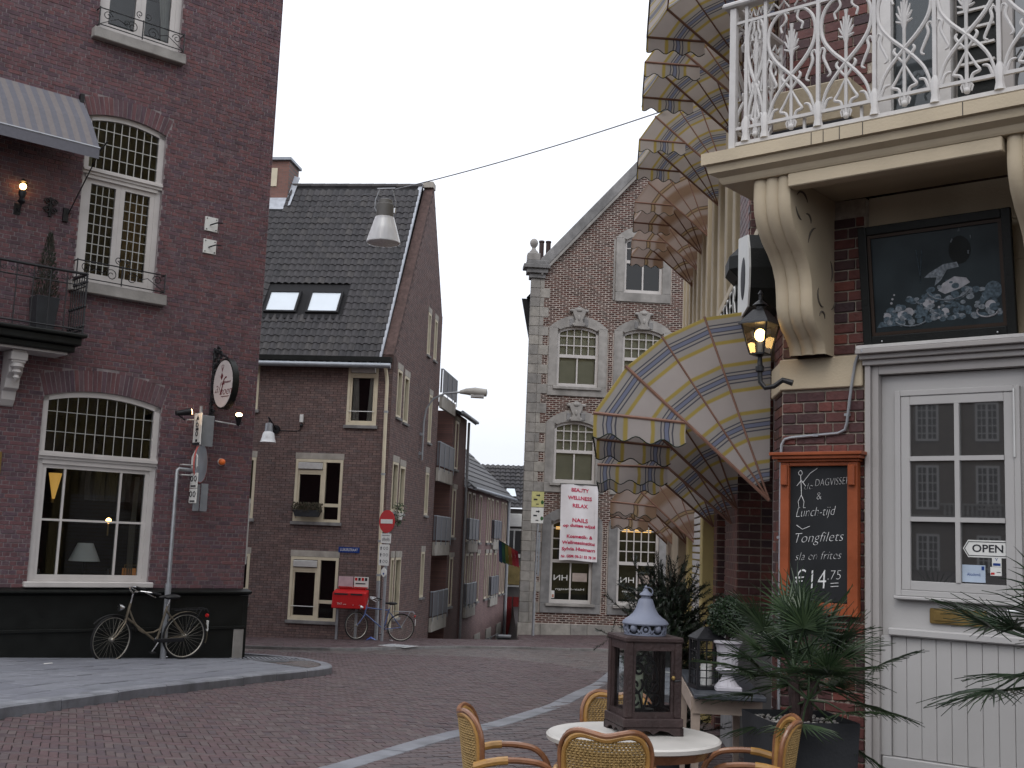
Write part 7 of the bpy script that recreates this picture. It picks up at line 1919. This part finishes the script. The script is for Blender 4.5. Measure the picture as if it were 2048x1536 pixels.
MB().lathe([(.022, .588), (.022, .598), (.032, .603), (.028, .610), (.012, .622), (.006, .632), (.009, .638), (.001, .648)], 20).build('cap', X['bluemetal'], t, True)
MB().tube([(.024 * math.cos(2 * PI * i / 14) + .01, 0, .618 + .02 * math.sin(2 * PI * i / 14)) for i in range(14)], .003, 5, True).build('ring', X['bluemetal'], t)
t.scale = (1.04, 1.04, 1.08)
# ------------------------------------------------------------------ rattan armchairs (local +x = the way the sitter faces)
def chair_meshes():
    L_ = []
    hb = .86
    def bk(y, z): return (-.20 - (z - .40) * .20 - .10 * 0, y, z)            # point on the raked back plane
    # outer frame: rounded, dipped top
    prof = [(-.20, .38), (-.215, .50), (-.235, .62), (-.25, .72), (-.245, .79), (-.21, .845), (-.15, .868), (-.08, .862), (0, .850), (.08, .862), (.15, .868), (.21, .845), (.245, .79), (.25, .72), (.235, .62), (.215, .50), (.20, .38)]
    curve = lambda y: .10 * (y / .25) ** 2                                   # back wraps round the sitter
    def B(y, z, o=0): return (-.21 - (z - .38) * .16 + curve(y) + o, y, z)
    sm = smooth_line(prof, 3)
    L_.append(('back_frame', MB().tube([B(y, z) for y, z in sm], .0135, 8), 'rattan_red', True))
    L_.append(('back_border', MB().tube([B(y * .90, .38 + (z - .38) * .965, .004) for y, z in sm], .016, 8), 'rattan', True))
    def half(z):                                                             # inner half width at a height
        if z > .81: return .20 - (z - .81) * 2.6
        return .185 + (z - .40) * .085
    wv = MB()
    for j in range(36):                                                      # weavers
        z = .405 + j * .0119; h = half(z)
        if h < .06: continue
        wv.tube([B(-h + 2 * h * i / 36, z, (.005 if (i + j) % 2 else -.005)) for i in range(37)], .0052, 4)
    for i in range(19):                                                      # stakes
        f = -1 + 2 * i / 18
        wv.tube([B(f * half(.40 + .42 * k / 8) * .97, .40 + .42 * k / 8) for k in range(9)], .0055, 5)
    L_.append(('back_weave', wv, 'wicker', True))
    for sg in (-1, 1):
        arm = [B(sg * .235, .60, -.03), (-.16, sg * .265, .635), (-.06, sg * .275, .655), (.06, sg * .275, .655), (.16, sg * .27, .635), (.225, sg * .262, .57), (.245, sg * .25, .47), (.24, sg * .24, .36), (.225, sg * .23, 0)]
        L_.append(('arm', MB().tube(smooth_line3(arm, 4), .0165, 8), 'rattan_red', True))
        L_.append(('arm_wrap', MB().tube([(-.20, sg * .25, .62), (-.15, sg * .266, .638), (-.08, sg * .274, .652), (-.03, sg * .275, .656)], .0205, 8), 'rattan', True))
        L_.append(('rear_leg', MB().tube([B(sg * .215, .50, -.012), B(sg * .20, .38, -.01), (-.24, sg * .19, 0)], .0155, 8), 'rattan_red', True))
        L_.append(('back_knot', MB().tube([B(sg * .24, .585, -.045), B(sg * .25, .615, -.03), B(sg * .225, .62, -.01)], .014, 6), 'rattan', True))
        L_.append(('stretcher', MB().tube([(-.22, sg * .19, .16), (.228, sg * .232, .16)], .010, 6), 'rattan', True))
    L_.append(('front_stretcher', MB().tube([(.228, -.232, .16), (.228, .232, .16)], .010, 6), 'rattan', True))
    st = MB(); 
    st.tube([(-.19, -.20, .41), (.22, -.225, .425), (.235, -.20, .425), (.235, .20, .425), (.22, .225, .425), (-.19, .20, .41)], .016, 8, True)
    L_.append(('seat_frame', st, 'rattan_red', True))
    sw = MB()
    for j in range(26):
        x = -.185 + j * .0162
        sw.tube([(x, -.205 + .41 * i / 30, .418 + (.004 if (i + j) % 2 else -.004) - .01 * math.sin(PI * i / 30)) for i in range(31)], .0062, 4)
    for i in range(12):
        y = -.19 + .38 * i / 11; sw.tube([(-.19, y, .41), (.23, y, .42)], .006, 4)
    L_.append(('seat_weave', sw, 'wicker', True))
    return [(n_, m_.mesh(n_, X[k_], sm_), k_) for n_, m_, k_, sm_ in L_]
def smooth_line3(P, n=4):
    xy = smooth_line([(p[0], p[1]) for p in P], n); xz = smooth_line([(p[0], p[2]) for p in P], n)
    return [(a[0], a[1], b[1]) for a, b in zip(xy, xz)]
CH = chair_meshes()
for x, y, az, lab in ((.06, 5.70, 86, 'rattan armchair at the left side of the round table, facing right'),
                      (.475, 5.30, 6, 'rattan armchair nearest the viewer with its woven back turned to us'),
                      (.635, 6.52, 186, 'rattan armchair behind the big lantern, facing the viewer'),
                      (1.21, 5.88, 279, 'rattan armchair at the right side of the round table, facing left')):
    t = thing('rattan_chair', lab, 'chair', (x, y, G(x, y) + .034), R(90 - az), 'rattan armchairs round the table')
    t.scale = (.88, .78, .93)
    for n_, me, k_ in CH: link(n_, me, t)
# ------------------------------------------------------------------ narrow side table with small things
gz = G(1.5, 8) + .034
t = thing('side_table', 'narrow dark-topped side table with pale legs against the cafe front', 'table', (1.47, 8.14, gz), R(90 - 5), None, 1.0)
h_ = .62 - gz
MB().cbox(-.75, .75, -.23, .21, h_ - .03, h_, .006).build('top', X['slate'], t)
ap = MB(); ap.box(-.62, .62, .195, .215, h_ - .13, h_ - .0305); ap.box(-.62, .62, -.215, -.195, h_ - .13, h_ - .0305); ap.box(-.64, -.621, -.21, .21, h_ - .13, h_ - .0305); ap.build('apron', X['palewood'], t)
for sx in (-.60, .60):
    for sy in (-.19, .19): MB().add([(sx + dx * .5, sy + dy * .5, 0) for dx, dy in ((-.03, -.03), (.03, -.03), (.03, .03), (-.03, .03))] + [(sx + dx, sy + dy, h_ - .0306) for dx, dy in ((-.03, -.03), (.03, -.03), (.03, .03), (-.03, .03))], [(3, 2, 1, 0), (0, 1, 5, 4), (1, 2, 6, 5), (2, 3, 7, 6), (3, 0, 4, 7), (4, 5, 6, 7)]).build('leg', X['palewood'], t)
ttop = .62
t = thing('small_lantern', 'small black wire lantern with white candle on the side table', 'lantern', (1.325, 7.75, ttop), .15, None, 1.17)
for sx in (-.07, .07):
    for sy in (-.07, .07): MB().box(sx - .007, sx + .007, sy - .007, sy + .007, 0, .26).build('post', X['iron'], t)
MB().box(-.08, .08, -.08, .08, .002, .02).build('base', X['iron'], t); MB().box(-.08, .08, -.08, .08, .26, .272).build('collar', X['iron'], t)
for q in range(4):
    m_ = Matrix.Rotation(q * PI / 2, 4, 'Z')
    for z in (.06, .10, .20): MB().box(-.063, .063, -.073, -.067, z, z + .005, m_).build('wire', X['iron'], t)
    for x in (-.022, .022): MB().box(x - .0025, x + .0025, -.0735, -.0665, .02, .26, m_).build('wire', X['iron'], t)
frust(MB(), .085, .02, .272, .33).build('roof', X['iron'], t); MB().tube([(.018 * math.cos(2 * PI * i / 12), 0, .35 + .02 * math.sin(2 * PI * i / 12)) for i in range(12)], .003, 5, True).build('ring', X['iron'], t)
MB().tube([(0, 0, .02), (0, 0, .13)], .032, 14).build('candle', X['signwhite'], t, True)
t = thing('fluted_urn', 'white fluted garden urn on the side table under the boxwood ball', 'urn', (1.445, 7.67, ttop), 0, None, 1.17)
n_ = 32
def fl_lathe(prof):
    mb = MB(); vs = []
    for r_, z in prof:
        for j in range(n_): vs.append(((r_ * (1 + (.05 if j % 2 else -.03))) * math.cos(2 * PI * j / n_), (r_ * (1 + (.05 if j % 2 else -.03))) * math.sin(2 * PI * j / n_), z))
    k = len(prof); return mb.add(vs, [(i * n_ + j, i * n_ + (j + 1) % n_, (i + 1) * n_ + (j + 1) % n_, (i + 1) * n_ + j) for i in range(k - 1) for j in range(n_)])
MB().cbox(-.07, .07, -.07, .07, 0, .025, .005).build('plinth', X['urn'], t)
fl_lathe([(.062, .026), (.05, .04), (.032, .065), (.026, .085)]).build('foot', X['urn'], t, True)
MB().lathe([(.03, .085), (.058, .10), (.066, .112), (.058, .122)], 24).build('collar', X['urn'], t, True)
fl_lathe([(.05, .12), (.056, .15), (.054, .19), (.058, .225), (.066, .245)]).build('body', X['urn'], t, True)
MB().lathe([(.066, .245), (.08, .255), (.08, .265), (.06, .268)], 24).build('lip', X['urn'], t, True)
X['box_leaf'] = leaf('boxwood_leaf', (.008, .020, .009), (.03, .055, .024), .4, .15)
t = thing('boxwood_ball', 'clipped round boxwood ball growing in the white urn', 'plant', (1.445, 7.67, ttop + .30), 0, None, 1.2)
MB().tube([(0, 0, -.03), (0, 0, .1)], .012, 6).build('trunk', X['oldwood'], t)
fm = MB()
for i in range(5200):
    v = Vector((random.gauss(0, 1), random.gauss(0, 1), random.gauss(0, 1))).normalized(); r_ = .105 * (random.random() ** .25) * (1 + .06 * math.sin(v.x * 9 + v.z * 7))
    p = v * r_ + Vector((0, 0, .135)); d = (v + Vector((random.gauss(0, .7), random.gauss(0, .7), random.gauss(0, .7)))).normalized() * .012; s_ = d.cross(v).normalized() * .005 if d.cross(v).length > 1e-6 else Vector((.005, 0, 0))
    fm.add([p, p + d * .5 + s_, p + d, p + d * .5 - s_], [(0, 1, 2, 3)])
fm.build('crown', X['box_leaf'], t)
# ------------------------------------------------------------------ dark yew bush in a pot
X['yew'] = leaf('yew_needle', (.006, .012, .007), (.020, .034, .016), .45, .1)
yx, yy = 1.30, 9.45
t = thing('yew_bush', 'tall dark spiky yew bush in a low pot behind the big lantern', 'shrub', GP(yx, yy, .034), 0, None, 1.26)
MB().lathe([(.15, 0), (.20, .25), (.21, .27), (.18, .27)], 20).build('pot', X['darkpot'], t, True)
fm = MB(); br = MB()
def needles(mb, a, d, ln, step, nl, nw):
    k = 0; s_ = 0
    while s_ < ln:
        p = a + d * s_
        for sg in range(3):
            q = random.uniform(0, 2 * PI); o1 = d.orthogonal().normalized(); o2 = d.cross(o1); v = (o1 * math.cos(q) + o2 * math.sin(q) + d * .7).normalized() * nl * random.uniform(.7, 1.1); w_ = v.cross(d).normalized() * nw
            mb.add([p - w_, p + w_, p + v], [(0, 1, 2)])
        s_ += step
for i in range(300):
    h = random.uniform(.2, 1.10); q = random.uniform(0, 2 * PI); el = random.uniform(.25, 1.25) * (.6 + .5 * h)
    d = Vector((math.cos(q) * math.cos(el), math.sin(q) * math.cos(el), math.sin(el)))
    a = Vector((random.gauss(0, .05), random.gauss(0, .05), h * .92)); ln = random.uniform(.20, .44) * (1.15 - .3 * h) + (.08 if random.random() < .15 else 0)
    needles(fm, a, d, ln, .0085, .028, .0032); br.tube([a - d * .05, a + d * ln], [.004, .0012], 4)
    for k in range(3):
        p = a + d * ln * random.uniform(.2, .8); d2 = (d + Vector((random.gauss(0, .55), random.gauss(0, .55), random.gauss(0, .4)))).normalized(); needles(fm, p, d2, random.uniform(.07, .16), .0085, .026, .0032)
fm.build('crown', X['yew'], t)
br.tube([(0, 0, .2), (.01, 0, .6), (0, .01, 1.1)], [.03, .02, .006], 7); br.build('trunk', X['oldwood'], t)
# ------------------------------------------------------------------ fan palms
X['palm'] = leaf('palm_leaf', (.020, .042, .018), (.06, .095, .042), .38, .2)
X['palm_d'] = leaf('palm_leaf_dark', (.014, .030, .016), (.040, .066, .034), .35, .2)
def fan_palm(t, c, nf, rad, mat, lo=-.2, hi=1.4, seed=1, qr=None):
    rn = random.Random(seed); c = Vector(c)
    fm = MB(); pm_ = MB()
    for i in range(nf):
        q = 2 * PI * i / nf * 2.4 + rn.uniform(-.3, .3); el = lo + (hi - lo) * ((i + .5) / nf) + rn.uniform(-.12, .12)
        if qr: q = rn.uniform(*qr)
        d = Vector((math.cos(q) * math.cos(el), math.sin(q) * math.cos(el), math.sin(el)))
        stem = rad * rn.uniform(.45, .75); hub = c + d * stem + Vector((0, 0, -.04 * (1.2 - el)))
        pm_.tube([c, c.lerp(hub, .5) + Vector((0, 0, .02)), hub], [.007, .005, .004], 5)
        side = d.cross(Vector((0, 0, 1))); side = side.normalized() if side.length > .05 else Vector((1, 0, 0)); up = side.cross(d).normalized()
        nl = rn.randint(18, 24)
        for k in range(nl):
            a = (-1 + 2 * k / (nl - 1)) * 1.75
            v = (d * math.cos(a) + side * math.sin(a)).normalized(); L_ = rad * .62 * (.55 + .45 * math.cos(a * .75)) * rn.uniform(.85, 1.1)
            w_ = v.cross(up).normalized() * .0065
            prev = None; seg = []
            for j in range(5):
                f = j / 4; wd = (1 - f) ** .8 * (.5 + .9 * min(1, f * 4)) + .02
                p = hub + v * L_ * f + up * (.05 * f * rn.uniform(.6, 1)) * math.cos(a) - Vector((0, 0, .14 * L_ * f * f * (1 + .4 * rn.random()))) 
                seg.append((p - w_ * wd + up * .003, p, p + w_ * wd + up * .003))
            fm.ribbon(seg)
    fm.build('fronds', mat, t, True); pm_.build('leaf_stems', mat, t, True)
px_, py_ = 1.58, 6.36
t = thing('potted_fan_palm', 'bushy fan palm in a square dark planter below the chalkboard', 'potted palm', GP(px_, py_, .034), R(8))
MB().add([(x, y, z) for z, k in ((0, .20), (.77, .235)) for x, y in ((-k, -k), (k, -k), (k, k), (-k, k))], [(3, 2, 1, 0), (0, 1, 5, 4), (1, 2, 6, 5), (2, 3, 7, 6), (3, 0, 4, 7)]).build('planter', X['darkpot'], t, bevel=.006)
MB().box(-.225, .225, -.225, .225, .72, .735).build('soil', M('soil', (.03, .022, .018), .95, .4, 20), t)
pebm = [MB().ball((0, 0, 0), 1, 6, 4, (1, .8, .6)).mesh('pebble', M('pebble_%d' % i, c, .7)) for i, c in enumerate(((.30, .28, .26), (.18, .17, .17), (.42, .40, .37)))]
for i in range(120): link('pebble', random.choice(pebm), t, (random.uniform(-.20, .20), random.uniform(-.20, .20), .745), (0, 0, random.uniform(0, 6)), (random.uniform(.008, .017),) * 3)
for k_, (dx, dy, hh, nf, rad) in enumerate(((-.03, .0, 1.00, 14, .46), (.10, .04, .95, 13, .48), (.03, -.05, .86, 11, .42), (-.02, .08, 1.08, 8, .42))):
    MB().tube([(dx * .4, dy * .4, .73), (dx, dy, hh)], [.03, .02], 7).build('trunk', X['oldwood'], t, True)
    fan_palm(t, (dx, dy, hh), nf, rad, X['palm'] if k_ % 2 == 0 else X['palm_d'], -.75 if k_ == 2 else -.35, 1.35, 11 + k_)
t = thing('edge_fan_palm', 'fan palm reaching in from the right picture edge before the pale door', 'potted palm', GP(2.47, 5.25, .034), 0)
MB().lathe([(.18, 0), (.22, .40), (.23, .42), (.20, .42)], 20).build('pot', X['darkpot'], t, True)
MB().tube([(0, 0, .35), (.0, 0, 1.18)], [.035, .03], 8).build('trunk', X['oldwood'], t, True)
fan_palm(t, (0, 0, 1.18), 20, .50, X['palm_d'], -.55, 1.2, 31)
